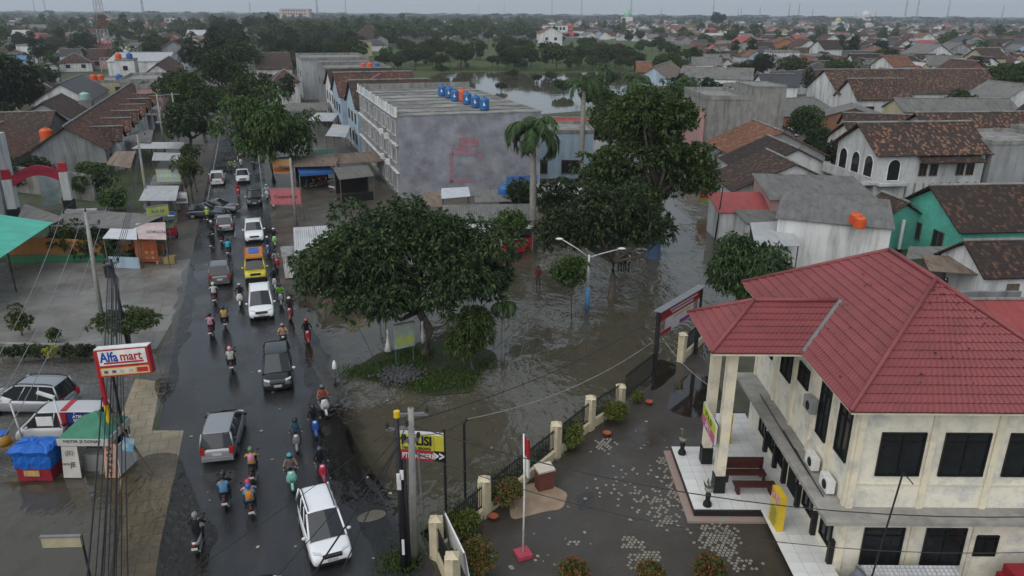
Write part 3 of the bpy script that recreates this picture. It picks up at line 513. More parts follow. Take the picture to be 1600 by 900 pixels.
# ================================================================== generic buildings
def window_part(parent, o, u, n, wd, ht, fm=None, pm=None, cols=2):
    """o centre on the wall, u along the wall, n outwards (all local)"""
    o, u, n = Vector(o), Vector(u), Vector(n); z = Vector((0, 0, 1)); b = MB(); f = 0.07
    def bar(c, du, dz, t=0.1):
        p = [o + u * (c[0] + sx * du / 2) + z * (c[1] + sz * dz / 2) + n * (t * k) for k in (-0.3, 0.7) for sx, sz in ((-1, -1), (1, -1), (1, 1), (-1, 1))]
        b.add(p, [(3, 2, 1, 0), (4, 5, 6, 7), (0, 1, 5, 4), (1, 2, 6, 5), (2, 3, 7, 6), (3, 0, 4, 7)])
    bar((0, ht / 2), wd, f); bar((0, -ht / 2), wd + 0.1, f, 0.16); bar((-wd / 2, 0), f, ht); bar((wd / 2, 0), f, ht)
    for k in range(1, cols): bar((-wd / 2 + wd * k / cols, 0), 0.05, ht, 0.08)
    w_ = b.build('window', fm or m_timber, parent, world=False)
    p = MB(); p.quad(o - u * wd / 2 - z * ht / 2 + n * 0.012, o + u * wd / 2 - z * ht / 2 + n * 0.012, o + u * wd / 2 + z * ht / 2 + n * 0.012, o - u * wd / 2 + z * ht / 2 + n * 0.012)
    p.build('pane', pm or m_glass, w_, world=False); return w_
def door_part(parent, o, u, n, wd, ht, mat=None):
    o, u, n = Vector(o), Vector(u), Vector(n); z = Vector((0, 0, 1)); b = MB()
    p = [o + u * (sx * wd / 2) + z * (sz * ht) + n * k for k in (-0.02, 0.05) for sx, sz in ((-1, 0), (1, 0), (1, 1), (-1, 1))]
    b.add(p, [(3, 2, 1, 0), (4, 5, 6, 7), (0, 1, 5, 4), (1, 2, 6, 5), (2, 3, 7, 6), (3, 0, 4, 7)]); return b.build('door', mat or m_timber, parent, world=False)
def face_of(side, w, d):
    return {'f': (Vector((0, -d / 2, 0)), Vector((1, 0, 0)), Vector((0, -1, 0))), 'b': (Vector((0, d / 2, 0)), Vector((-1, 0, 0)), Vector((0, 1, 0))), 'l': (Vector((-w / 2, 0, 0)), Vector((0, -1, 0)), Vector((-1, 0, 0))), 'r': (Vector((w / 2, 0, 0)), Vector((0, 1, 0)), Vector((1, 0, 0)))}[side]
def house(name, label, c, w, d, rz, h, roof='gable', ridge='y', rise=2.5, over=0.5, rm=None, wm=None, wins=(), doors=(), cat='house', group=None, base=0.0, trim=None, cap=True):
    t = thing(name, label, cat, (c[0], c[1], base), rz, group); ww, dd = w - 2 * over, d - 2 * over; b = MB(); x, y = ww / 2, dd / 2
    wm = wm or m_wwall; rm = rm or T_brown
    if roof == 'gable':
        rr = rise * (1 - 0.0)
        b.box((0, 0, h / 2), (ww, dd, h))
        hg = rise * ((dd if ridge == 'x' else ww) / (d if ridge == 'x' else w)) - 0.04
        if ridge == 'x':
            for s_ in (-1, 1): b.tri((s_ * x, -y * s_ * -1 if False else -y, h), (s_ * x, y, h), (s_ * x, 0, h + hg)) if s_ > 0 else b.tri((s_ * x, y, h), (s_ * x, -y, h), (s_ * x, 0, h + hg))
        else:
            b.tri((-x, -y, h), (x, -y, h), (0, -y, h + hg)); b.tri((x, y, h), (-x, y, h), (0, y, h + hg))
    elif roof == 'shed':
        b.box((0, 0, h / 2), (ww, dd, h)); b.add([(-x, y, h), (x, y, h), (x, y, h + rise * 0.93), (-x, y, h + rise * 0.93), (-x, -y, h), (x, -y, h)], [(1, 0, 3, 2), (4, 0, 3), (1, 5, 2)])
    else: b.box((0, 0, h / 2), (ww, dd, h))
    b.build('wall', wm, t, world=False)
    X, Y = w / 2, d / 2; b = MB(); e = h - rise * over * 2 / max(0.1, (d if ridge == 'x' else w)) * (1 if roof in ('gable', 'hip') else 0); tk = 0.12
    if roof == 'gable':
        top = h + rise * 1.0
        if ridge == 'x': b.slab([(-X, -Y, e), (X, -Y, e), (X, 0, top), (-X, 0, top)], tk); b.slab([(X, Y, e), (-X, Y, e), (-X, 0, top), (X, 0, top)], tk)
        else: b.slab([(-X, Y, e), (-X, -Y, e), (0, -Y, top), (0, Y, top)], tk); b.slab([(X, -Y, e), (X, Y, e), (0, Y, top), (0, -Y, top)], tk)
    elif roof == 'hip':
        top = h + rise
        if ridge == 'x' or w >= d:
            k = max(0.05, X - Y); b.slab([(-X, -Y, e), (X, -Y, e), (k, 0, top), (-k, 0, top)], tk); b.slab([(X, Y, e), (-X, Y, e), (-k, 0, top), (k, 0, top)], tk); b.slab([(-X, Y, e), (-X, -Y, e), (-k, 0, top)], tk); b.slab([(X, -Y, e), (X, Y, e), (k, 0, top)], tk)
        else:
            k = max(0.05, Y - X); b.slab([(-X, Y, e), (-X, -Y, e), (0, -k, top), (0, k, top)], tk); b.slab([(X, -Y, e), (X, Y, e), (0, k, top), (0, -k, top)], tk); b.slab([(-X, -Y, e), (X, -Y, e), (0, -k, top)], tk); b.slab([(X, Y, e), (-X, Y, e), (0, k, top)], tk)
    elif roof == 'shed': b.slab([(-X, -Y, h + 0.05), (X, -Y, h + 0.05), (X, Y, h + rise + 0.05), (-X, Y, h + rise + 0.05)], 0.06)
    else:
        b.box((0, 0, h + 0.06), (ww + 0.1, dd + 0.1, 0.14))
        for q, dm in (((0, -y, h + 0.35), (ww, 0.16, 0.6)), ((0, y, h + 0.35), (ww, 0.16, 0.6)), ((-x, 0, h + 0.35), (0.16, dd - 0.17, 0.6)), ((x, 0, h + 0.35), (0.16, dd - 0.17, 0.6))):
            if rise > 0: b.box((q[0], q[1], h + 0.1 + rise / 2), (dm[0], dm[1], rise))
    ro = b.build('roof', rm, t, world=False, uv=True)
    if roof in ('gable', 'hip') and cap:
        b = MB(); top = h + rise + 0.05
        if roof == 'gable': b.tube([(-X, 0, top), (X, 0, top)] if ridge == 'x' else [(0, -Y, top), (0, Y, top)], 0.13, 6)
        else:
            if ridge == 'x' or w >= d: k = max(0.05, X - Y); P4 = [(-k, 0), (k, 0)]
            else: k = max(0.05, Y - X); P4 = [(0, -k), (0, k)]
            b.tube([(*P4[0], top), (*P4[1], top)], 0.13, 6)
            for sx, sy in ((-X, -Y), (X, -Y), (X, Y), (-X, Y)):
                q = min(P4, key=lambda p: (p[0] - sx) ** 2 + (p[1] - sy) ** 2); b.tube([(sx, sy, e + 0.05), (*q, top)], 0.11, 5)
        b.build('ridge_cap', trim or m_conc, ro, world=False)
    for sd, u_, z_, wd, ht in wins:
        o_, uu, nn = face_of(sd, ww, dd); window_part(t, o_ + uu * u_ + Vector((0, 0, z_)), uu, nn, wd, ht)
    for sd, u_, wd, ht in doors:
        o_, uu, nn = face_of(sd, ww, dd); door_part(t, o_ + uu * u_, uu, nn, wd, ht)
    return t
def centre_RA(r0, r1, s0, s1): p = RS((s0 + s1) / 2, (r0 + r1) / 2); return (p.x, p.y), r1 - r0, s1 - s0, AX
OCC = []                                                    # plots already built on
def H(name, label, c, w, d, rz, *a, **k): OCC.append((c[0], c[1], max(w, d) * 0.6)); return house(name, label, c, w, d, rz, *a, **k)
def HR(name, label, r0, r1, s0, s1, *a, **k): c, w, d, rz = centre_RA(r0, r1, s0, s1); return H(name, label, c, w, d, rz, *a, **k)
def tank(p, label, mat, r=0.55, h=1.25, group=None):
    t = thing('water_tank', label, 'water tank', p, 0, group)
    b = MB(); prof = [(r * 0.92, 0), (r, 0.05)]
    for k in range(4): prof += [(r, h * (0.1 + k * 0.18)), (r * 0.965, h * (0.14 + k * 0.18)), (r, h * (0.18 + k * 0.18))]
    prof += [(r, h * 0.78), (r * 0.6, h * 0.95), (r * 0.3, h * 0.97)]
    b.lathe((0, 0, 0), prof, 14); b.build('drum', mat, t, True, world=False)
    b = MB(); b.lathe((0, 0, h * 0.965), [(r * 0.3, 0), (r * 0.3, 0.09), (r * 0.1, 0.12)], 10); b.build('lid', mat, t, True, world=False); return t
m_tank_o = M('orange_tank', (0.62, 0.1, 0.025), (0.55, 0.08, 0.02), rough=0.4); m_tank_b = M('blue_tank', (0.03, 0.13, 0.33), (0.025, 0.1, 0.27), rough=0.4); m_tank_g = M('pale_green_tank', (0.3, 0.5, 0.45), rough=0.4)
# ---- left of the main road
HR('terrace_house', 'long terrace with rust tiled gable roof and bare grey gable end beside the road', -28.2, -18.6, 113, 181, 4.0, 'gable', 'y', 2.9, 0.5, T_rust, m_gwall, wins=[('r', k, 1.9, 1.6, 1.3) for k in range(-30, 31, 6)], doors=[('r', k, 1.2, 2.2) for k in range(-27, 31, 6)])
for k in range(6):
    s_ = 121 + k * 9.5
    HR('gabled_dormer', f'small cross gable on the rust roofed terrace, {["first","second","third","fourth","fifth","sixth"][k]} from the grey gable end', -22.2, -17.6, s_ - 2.6, s_ + 2.6, 4.2, 'gable', 'x', 1.5, 0.35, T_rust if k % 2 else T_brown, m_wwall, cat='dormer', group='terrace dormers')
HR('tiled_house', 'low brown tiled house behind the terrace with an orange tank', -39, -28.8, 108, 128, 3.6, 'gable', 'y', 2.4, 0.4, T_rust, m_gwall, wins=[('f', -2, 1.8, 1.4, 1.2)])
HR('tiled_house', 'brown tiled house further back, left of the rust roofed terrace', -40, -29.2, 130, 146, 3.8, 'gable', 'x', 2.4, 0.4, T_brown, m_conc, wins=[('f', 2, 1.8, 1.4, 1.2)])
HR('tiled_house', 'dark brown tiled house beside the charcoal metal roof', -38, -29.0, 149, 166, 3.8, 'gable', 'y', 2.6, 0.4, T_brown, m_gwall, wins=[('f', 2, 1.8, 1.4, 1.2)])
HR('tiled_house', 'rust tiled house on the far left edge above the arch gate', -52, -41, 112, 126, 3.4, 'hip', 'x', 2.4, 0.5, T_rust, m_wwall, wins=[('f', 2, 1.8, 1.4, 1.2)])
HR('metal_roof_house', 'house under a charcoal corrugated gable roof left of the terrace', -41, -30.5, 176, 200, 4.2, 'gable', 'y', 3.2, 0.4, T_darkm, m_wwall, wins=[('f', 2, 1.8, 1.4, 1.2)])
HR('water_tank_house', 'flat roofed buff house carrying orange and blue water tanks', -36, -26.5, 204, 218, 5.2, 'flat', 'y', 0.5, 0.2, m_conc, m_ywall, wins=[('f', -2, 3.6, 1.4, 1.3), ('f', 2, 3.6, 1.4, 1.3)])
HR('stair_tower', 'small white rooftop block above the terrace with tanks on it', -31.5, -26.8, 219, 227, 9.2, 'flat', 'y', 0.3, 0.2, m_conc, m_wwall, cat='building', wins=[('f', 0, 7.5, 1.0, 1.0)])
HR('shophouse', 'grey flat roofed shophouse behind the rust roofed terrace', -26.3, -17.5, 184, 204, 6.6, 'flat', 'y', 0.7, 0.2, m_conc, m_gwall, wins=[('f', -2, 5, 1.4, 1.3), ('r', -4, 4.8, 1.4, 1.3), ('r', 4, 4.8, 1.4, 1.3)])
HR('pink_shophouse', 'narrow pink fronted shophouse at the far end of the terrace', -21.5, -16.8, 171, 183.5, 6.4, 'flat', 'y', 0.8, 0.1, m_conc, m_pwall, wins=[('f', 0, 4.8, 1.6, 1.3), ('r', 0, 4.8, 1.6, 1.3)])
HR('tiled_shophouse', 'brown tiled shophouse row further up the left roadside', -27, -17.5, 222, 262, 5.0, 'gable', 'y', 3.2, 0.4, T_rust, m_wwall, wins=[('r', k, 2.5, 1.6, 1.5) for k in (-14, -8, -2, 4, 10)])
HR('warehouse', 'long white metal roofed warehouse beyond the terrace', -42, -24, 276, 325, 6.0, 'gable', 'x', 1.6, 0.3, T_pale, m_wwall)
HR('yellow_gable_house', 'small pale house with brown hip roof among banana plants', -62, -54, 178, 188, 3.8, 'gable', 'x', 2.4, 0.5, T_brown, M('pale_yellow_wall', (0.5, 0.48, 0.36)), wins=[('f', 0, 1.8, 1.2, 1.2)])
p = RS(115.5, -26.0, 5.6); tank((p.x, p.y, 5.0), 'bright orange water tank on the tiled roof near the arch', m_tank_o, 0.8, 1.5)
b = MB(); b.box((p.x, p.y, 2.5), (1.6, 1.6, 4.98), AX); tag(b.build('tank_plinth', m_conc), 'concrete plinth under the bright orange roof tank', 'plinth')
for (s_, r_, z), m_, lb in (((206, -34.5, 5.4), m_tank_o, 'orange water tank, left of the pair on the buff flat roof'), ((206, -33.0, 5.4), m_tank_o, 'orange water tank, right of the pair on the buff flat roof'), ((205.5, -29.0, 5.4), m_tank_b, 'blue water tank on the buff flat roofed house'), ((221, -30.6, 9.4), m_tank_o, 'orange water tank on the white rooftop block'), ((222, -28.2, 9.4), m_tank_b, 'blue water tank on the white rooftop block')):
    q = RS(s_, r_); tank((q.x, q.y, z), lb, m_, 0.75, 1.6)
q = RS(165, -29.6); tank((q.x, q.y, 5.2), 'pale green water tank between two tiled roofs', m_tank_g, 0.9, 1.4); b = MB(); b.box((q.x, q.y, 2.6), (2.2, 2.2, 5.18), AX); tag(b.build('tank_plinth', m_conc), 'concrete block under the pale green tank', 'plinth')
# green awning shop at the left edge
c0 = G(-60, 330, 0); gs = thing('white_shop', 'white shop building at the left edge with a green plastic awning', 'building', (GY(20, 300, 79).x + 0.9, 72, 0), AX * 0.3)
b = MB(); b.box((-6.0, 0, 4.6), (12, 15, 9.2)); b.build('wall', m_wwall, gs, world=False); 
for y, z in ((-3.5, 6.2), (0, 6.2), (3.5, 6.2)): window_part(gs, (0, y, z), (0, 1, 0), (1, 0, 0), 2.0, 2.6, m_dkiron, m_glass, 3)
b = MB(); b.slab([(-48, 50, 4.3), (-38.0, 50, 3.2), (-40.3, 65.3, 3.45), (-48, 66, 4.4)], 0.05); b.build('awning', T_greenp, gs, uv=True)
for x, y in ((-40.5, 65), (-39.2, 57), (-38.2, 50.5)): b = MB(); b.tube([(x, y, 0), (x, y, 3.3)], 0.06, 6); b.build('awning_post', m_dkiron, gs)
# sheet roofed food stalls by the yard wall
def shed(name, label, pts, z, drop, rm, posts=True, t=0.05, cat='shed', wall=None, group=None):
    """lean-to: pts 4 world xy corners (front-left, front-right, back-right, back-left)"""
    P = [Vector((p[0], p[1], 0)) for p in pts]; c = sum(P, Vector()) / 4; o = thing(name, label, cat, (c.x, c.y, 0), 0, group); OCC.append((c.x, c.y, (P[0] - P[2]).length * 0.45))
    zs = (z - drop, z - drop, z, z); b = MB(); b.slab([P[i] + Vector((0, 0, zs[i])) for i in range(4)], t); b.build('roof', rm, o, uv=True)
    if posts:
        for i in range(4): q = P[i].lerp(c, 0.06); b = MB(); b.tube([(q.x, q.y, 0), (q.x, q.y, zs[i] - 0.06)], 0.06, 5); b.build('post', m_timber, o)
    if wall: b = MB(); w0, w1 = P[3].lerp(c, 0.05), P[2].lerp(c, 0.05); b.slab([w0, w1, w1 + Vector((0, 0, z - 0.1)), w0 + Vector((0, 0, z - 0.1))], 0.08); b.build('wall', wall, o); b = MB(); f0, f1 = P[0].lerp(c, 0.1), P[1].lerp(c, 0.1); b.slab([f0, f1, f1 + Vector((0, 0, 1.0)), f0 + Vector((0, 0, 1.0))], 0.06); b.build('front_panel', wall, o)
    return o
def XY(*l): return [(G(x, y, z).x, G(x, y, z).y) for x, y, z in l]
shed('food_stall', 'long stall with pale grey sheet roof behind the dark hedge', XY((80, 352, 2.9), (206, 357, 2.9), (258, 336, 3.1), (104, 326, 3.1)), 3.1, 0.25, T_asb, wall=m_gwall)
shed('food_stall', 'stall with white sheet roof left of the pink banner roof', XY((160, 372, 2.7), (214, 374, 2.7), (213, 352, 2.9), (178, 350, 2.9)), 2.9, 0.2, M('white_tarp', (0.55, 0.56, 0.58), (0.47, 0.48, 0.5), rough=0.5), wall=m_bwall)
pb = shed('food_stall', 'stall roofed with a faded pink printed banner', XY((216, 373, 2.65), (260, 374, 2.65), (258, 347, 2.95), (212, 349, 2.95)), 2.95, 0.3, M('pink_banner', (0.42, 0.3, 0.29), (0.5, 0.42, 0.41), rough=0.6, scale=1.2))
text(pb, 'GROSIR', (1.0, -0.6, 2.87), 0.7, m_black, (R(6), 0, R(-3)))
shed('lean_to', 'dark grey sheet lean-to between the arch gate and green awning', XY((24, 348, 3), (82, 350, 3), (100, 340, 3.4), (38, 318, 3.4)), 3.4, 0.4, T_asb)
shed('stall', 'corrugated roadside stall with blue banner below the slim trees', XY((217, 314, 2.3), (275, 314, 2.3), (280, 290, 2.7), (228, 290, 2.7)), 2.7, 0.35, T_pale, wall=m_gwall)
shed('stall', 'upper corrugated roadside stall behind the blue bannered one', XY((234, 291, 2.4), (285, 289, 2.4), (284, 272, 2.8), (240, 273, 2.8)), 2.8, 0.3, T_asb, wall=m_gwall)
shed('canopy', 'white awning sheet over the roadside, lower of two', XY((237, 250, 2.9), (285, 250, 2.9), (282, 239, 3.1), (240, 238, 3.1)), 3.1, 0.25, T_pale)
shed('canopy', 'long white awning along the terrace shopfronts', XY((205, 232, 3.0), (285, 232, 3.0), (288, 222, 3.2), (222, 222, 3.2)), 3.2, 0.2, T_pale)
shed('canopy', 'sagging dark sheet awning hanging off the grey gable end', XY((165, 257, 2.8), (204, 263, 2.8), (212, 236, 4.2), (180, 236, 4.2)), 4.2, 1.4, T_rusty)
shed('canopy', 'grey sheet awning beside the terrace front', XY((180, 222, 3.2), (236, 224, 3.2), (240, 203, 3.6), (215, 204, 3.6)), 3.6, 0.3, T_asb)
for k, (x0, x1, y0, y1) in enumerate(((222, 252, 166, 180), (236, 262, 140, 152), (252, 290, 120, 132), (255, 290, 134, 146), (262, 306, 104, 114), (240, 276, 152, 160))):
    shed('canopy', f'{["grey","pale","rusty","pale","dark","grey"][k]} shopfront awning up the left roadside, {["nearest","second","fourth","third","farthest","small one"][k]} of its row', XY((x0, y1, 3.2), (x1, y1, 3.2), (x1, y0, 3.6), (x0 + 4, y0, 3.6)), 3.6, 0.4, [T_asb, T_pale, T_rusty, T_pale, T_darkm, T_asb][k], group='left roadside awnings')
# ---- right of the main road
G1 = HR('shophouse_block', 'three storey grey shophouse block with faded red graffiti and rooftop tanks', 15.6, 33.0, 88.5, 121, 9.8, 'flat', 'y', 0.0, 0.0, M('flat_roof_slab', (0.3, 0.295, 0.28), (0.17, 0.165, 0.155), rough=0.85, scale=0.25, stain=(0.07, 0.066, 0.06), samt=0.9, sscale=0.3), m_purple, cat='building')
loc1 = G1
b = MB(); b.box((-8.73, 0, 5.2), (0.12, 32.4, 10.0)); b.build('street_facade', m_gwall, G1, world=False)
for fl in range(3):
    for k in range(9): window_part(G1, (-8.8, -13.8 + k * 3.45, 1.9 + fl * 3.2), (0, -1, 0), (-1, 0, 0), 2.1, 1.7 if fl else 2.2, m_wwall, m_glass, 3)
for z in (3.3, 6.5, 9.75): b = MB(); b.box((-8.95, 0, z), (0.34, 32.5, 0.14)); b.build('facade_ledge', m_wwall, G1, world=False)
for k in range(11): b = MB(); b.box((-8.85, -15.9 + k * 3.2, 10.3), (0.2, 0.35, 1.0)); b.build('parapet_post', m_bwall if k % 2 else m_cream, G1, world=False)
b = MB(); b.box((-8.85, 0, 10.25), (0.12, 32.0, 0.75)); b.build('parapet', m_wwall, G1, world=False); b = MB(); b.box((0, 16.1, 10.3), (17.2, 0.2, 0.9)); b.build('parapet', m_conc, G1, world=False)
for k in range(8): b = MB(); b.box((0, -14.0 + k * 4.0, 9.99), (17.0, 0.25, 0.08)); b.build('roof_joint', m_conc, G1, world=False)
m_graf = M('faded_red_graffiti', (0.34, 0.12, 0.15), (0.26, 0.19, 0.22), rough=0.85, scale=2.5, stain=(0.26, 0.26, 0.29), samt=0.95, sscale=1.2)
for c, dd in (((-2.55, -16.27, 3.6), (0.45, 0.012, 3.6)), ((-1.2, -16.27, 1.95), (3.2, 0.012, 0.4)), ((-1.0, -16.27, 5.5), (3.0, 0.012, 0.9)), ((-0.4, -16.272, 6.6), (2.4, 0.012, 1.1)), ((0.9, -16.268, 4.6), (0.5, 0.012, 1.0))): b = MB(); b.box(c, dd); b.build('graffiti', m_graf, G1, world=False)
b = MB(); b.box((4.3, -16.6, 0.0), (0, 0, 0))
for k, yv in enumerate((-11.5, -9.5, -7.5)):
    for zv in (3.9, 7.0):
        if (k + int(zv)) % 2: b = MB(); b.box((-9.35, yv, zv), (0.4, 0.8, 0.6)); b.build('air_conditioner', m_white, G1, world=False)
for k, (px_, py_) in enumerate(((691, 148), (702, 151), (711, 156), (722, 156), (730, 161), (743, 166), (757, 170))):
    q = G(px_, py_ + 1, 10.05); col_ = m_tank_o if k == 3 else m_tank_b
    tt = tank((q.x, q.y, 10.02), 'orange water tank squeezed in the middle of the rooftop tank row' if k == 3 else f'blue water tank on the grey shophouse roof, {["first","second","third","","fifth","sixth","last"][k]} of the row from the far end', col_, 0.58, 1.5, None if k == 3 else 'blue rooftop tanks')
    if k != 3:
        e = MB(); e.add([(-0.14, -0.592, 0.55), (0.02, -0.594, 0.5), (0.18, -0.59, 0.62), (0.06, -0.594, 0.66), (-0.04, -0.594, 0.95), (-0.1, -0.594, 0.95)], [(0, 1, 4, 5), (1, 2, 3, 4)]); e.build('emblem', m_white, tt, world=False)
HR('blue_shophouse', 'two storey shophouse row with blue and white street front', 15.0, 28.5, 122.5, 137, 7.0, 'gable', 'x', 3.6, 0.4, T_brown, m_bwall, wins=[('l', k, z, 1.8, 1.5) for k in (-4, 0, 4) for z in (1.8, 5.0)])
HR('blue_shophouse', 'second blue fronted shophouse with a red striped tile roof', 14.2, 28.5, 137.5, 152, 7.4, 'gable', 'x', 3.4, 0.4, T_rust, m_bwall, wins=[('l', k, z, 1.8, 1.5) for k in (-4, 0, 4) for z in (1.8, 5.0)])
HR('blue_shophouse', 'third shophouse with dark tile roof before the grey blocks', 14.6, 27.5, 152.5, 170, 7.0, 'gable', 'x', 3.4, 0.4, T_dark, m_wwall, wins=[('l', k, z, 1.8, 1.5) for k in (-5, 0, 5) for z in (1.8, 5.0)])
q = RS(138, 22); b = MB(); b.slab([RS(136.9, 14.9, 7.3) , RS(138.2, 14.9, 7.3), RS(138.2, 21.5, 11.1), RS(136.9, 21.5, 11.1)][::-1], 0.1); tag(b.build('fire_wall_cap', m_redcap), 'red painted fire wall cap between two tiled shophouse roofs', 'wall')
HR('concrete_block', 'bare grey concrete block with orange tanks on the roof, right of the road trees', 15.5, 30, 176, 196, 8.8, 'flat', 'y', 0.8, 0.1, m_conc, m_gwall, cat='building', wins=[('l', -4, 6, 1.4, 1.4), ('l', 4, 6, 1.4, 1.4)])
HR('concrete_block', 'pale grey windowless concrete block further up the road', 12.6, 29.5, 205, 228, 9.6, 'flat', 'y', 0.6, 0.1, m_conc, M('streaked_grey_wall', (0.32, 0.335, 0.35), (0.25, 0.26, 0.275), scale=0.4, stain=(0.42, 0.43, 0.44), samt=0.7, streak=True), cat='building', wins=[('l', -4, 6, 1.4, 1.4), ('l', 4, 6, 1.4, 1.4)])
HR('brown_shop', 'small shop with a rust tile roof left of the pale grey block', 4.6, 11.8, 196, 207, 5.4, 'hip', 'x', 2.4, 0.6, T_rust, m_wwall, wins=[('f', 0, 3.5, 2.4, 2.0)])
HR('brown_hall', 'large brown tiled hall behind the left concrete block', 2, 12, 232, 262, 6.0, 'gable', 'x', 3.6, 0.4, T_brown, m_wwall, wins=[('f', -2, 3.5, 2.4, 2.0)])
for k, (s_, r_) in enumerate(((180, 24.5), (180, 26), (179, 27.4))): q = RS(s_, r_); tank((q.x, q.y, 9.0), ['orange tank on the bare concrete block, leftmost of three', 'orange tank on the bare concrete block, middle of three', 'dark blue tank on the bare concrete block'][k], [m_tank_o, m_tank_o, m_tank_b][k], 0.6, 1.4)
H('blue_house', 'pale blue flat roofed house behind the royal palm', (6.2, 107, 0), 9, 9, 0.03, 6.0, 'flat', 'y', 0.4, 0.1, m_conc, m_bwall, wins=[('f', 1.5, 1.6, 2.6, 1.8), ('f', -2.5, 1.6, 1.6, 1.8)])
H('red_roof_shop', 'low house with bright red metal roof by the pond', (10.5, 128, 0), 16, 8, 0.02, 3.6, 'gable', 'x', 1.3, 0.3, T_redm, m_wwall)
H('long_wall_house', 'low grey walled shed between the shophouse block and pond', (-4.5, 137, 0), 12, 6, 0.02, 3.2, 'shed', 'x', 0.6, 0.2, T_asb, m_conc)
shed('lean_to_row', 'wide grey asbestos lean-to in front of the graffiti wall', XY((690, 347, 2.7), (846, 346, 2.7), (838, 318, 3.2), (692, 320, 3.2)), 3.2, 0.4, T_asb, wall=m_gwall)
shed('lean_to_row', 'upper grey lean-to with weeds on its roof', XY((742, 318, 2.8), (800, 316, 2.8), (790, 296, 3.2), (742, 297, 3.2)), 3.2, 0.3, T_asb)
shed('tarp_shelter', 'shelter with a sagging white tarpaulin roof below the graffiti', XY((688, 312, 2.9), (735, 308, 2.9), (732, 292, 3.3), (690, 294, 3.3)), 3.3, 0.3, M('white_tarp2', (0.5, 0.52, 0.55), (0.4, 0.42, 0.45), rough=0.5))
shed('tarp_shelter', 'shelter with rust and teal patched sheet roof left of the lean-to', XY((660, 325, 2.8), (692, 324, 2.8), (688, 298, 3.2), (662, 300, 3.2)), 3.2, 0.3, T_rusty)
wt = H('white_canopy_house', 'pale hip roofed kiosk beside the royal palm trunk', (4.6, 80.5, 0), 6.6, 5.5, 0.1, 3.0, 'hip', 'x', 1.1, 0.3, M('cream_tarp', (0.5, 0.5, 0.47), (0.42, 0.42, 0.4)), m_ywall)
tank((-0.8, 79.5, 2.2), 'tall blue water tank beside the asbestos lean-to', m_tank_b, 0.75, 1.9); b = MB(); b.box((-0.8, 79.5, 1.09), (1.2, 1.2, 2.18)); tag(b.build('tank_stand', m_conc), 'concrete stand of the tall blue tank', 'stand')
bw = MB(); bw.box((1.0, 84.6, 2.0), (3.6, 0.25, 4.0), AX); tag(bw.build('blue_wall', M('blue_wall', (0.07, 0.16, 0.36), (0.05, 0.12, 0.29), stain=(0.12, 0.15, 0.2))), 'saturated blue boundary wall behind the royal palm', 'wall')
# ---- right side of the flooded street
Hd = [((36.3, 124), 14.5, 11, 4.0, 3.3, T_dark, m_gwall, 'grey house with blackened gable roof right behind the concrete block'),
      ((35.6, 109), 13.5, 12, 3.4, 3.0, T_orange, m_gwall, 'grey house with orange brown tile gable, second along the flooded street'),
      ((33.8, 97), 12.5, 11, 3.2, 2.8, T_dark, m_wwall, 'house with black tile gable, third along the flooded street'),
      ((30.2, 86.5), 13.5, 9.5, 3.2, 2.8, T_brown, m_wwall, 'house with mossy brown gable and lampposts, nearest of the row')]
for c, w_, d_, h_, ri, rm, wm, lb in Hd: H('gable_house', lb, c, w_, d_, 0.04, h_, 'gable', 'y', ri, 0.4, rm, wm, wins=[('f', -2.5, 1.6, 1.4, 1.2), ('f', 2.5, 1.6, 1.4, 1.2)])
y_ = 117.0; a_, c_ = GY(1103, 150, y_), GY(1176, 150, y_)
H('concrete_house', 'unfinished grey concrete house with roof terrace and pastel street front', ((a_.x + c_.x) / 2, y_ + 7), c_.x - a_.x, 14, 0.03, a_.z - 0.6, 'flat', 'y', 0.6, 0.0, m_conc, m_conc, wins=[('l', k, z, 1.4, 1.6) for k in (-4, 0, 4) for z in (2, 5.4)])
b = MB(); b.box((a_.x - 0.12, y_ + 7, 3.8), (0.2, 13.6, 7.4), 0.03); tag(b.build('street_front', m_pwall), 'pink and white street front of the unfinished concrete house', 'wall')
a2, c2 = GY(1178, 137, y_), GY(1229, 137, y_); H('concrete_tower', 'taller bare concrete stair block beside the roof terrace', ((a2.x + c2.x) / 2, y_ + 4.6), c2.x - a2.x, 9, 0.03, a2.z, 'flat', 'y', 0.12, 0.0, m_conc, m_conc, cat='building')
H('red_awning_shop', 'small shop with red metal lean-to roof at the flood edge', (22.6, 74.8), 5.6, 4.6, 0.05, 2.9, 'shed', 'y', 1.0, 0.3, T_redm, m_wwall, doors=[('f', 0, 1.4, 2.1)])
H('flat_shed', 'grey flat lean-to beside the red roofed shop', (24.6, 71.2), 6.0, 4.0, 0.05, 2.7, 'shed', 'y', 0.35, 0.2, T_asb, m_wwall)
wb = H('white_house', 'white walled house with wide grey sheet roof beside the flooded street', (29.0, 67.6), 9.5, 9.4, -0.38, 4.3, 'shed', 'y', 0.5, 0.25, T_asb, m_wwall)
H('grey_roof_house', 'long house with grey asbestos roof behind the white one', (30.4, 76.6), 10.5, 9.5, -0.1, 4.2, 'shed', 'y', 0.7, 0.3, T_asb, m_pwall)
shed('porch_roof', 'pale sheet porch roof on the white house over the flooded street', XY((1180, 385, 2.9), (1250, 385, 2.9), (1226, 345, 3.2), (1172, 348, 3.2)), 3.2, 0.25, T_pale, wall=m_green)
q = G(1335, 352, 4.5); tank((q.x, q.y, 4.62), 'orange red water tank on the white house roof corner', m_tank_o, 0.5, 1.0); q2 = G(1338, 358, 4.5); tank((q2.x + 0.2, q2.y, 4.62), 'second orange red tank, in front on the white house roof', m_tank_o, 0.5, 1.0)
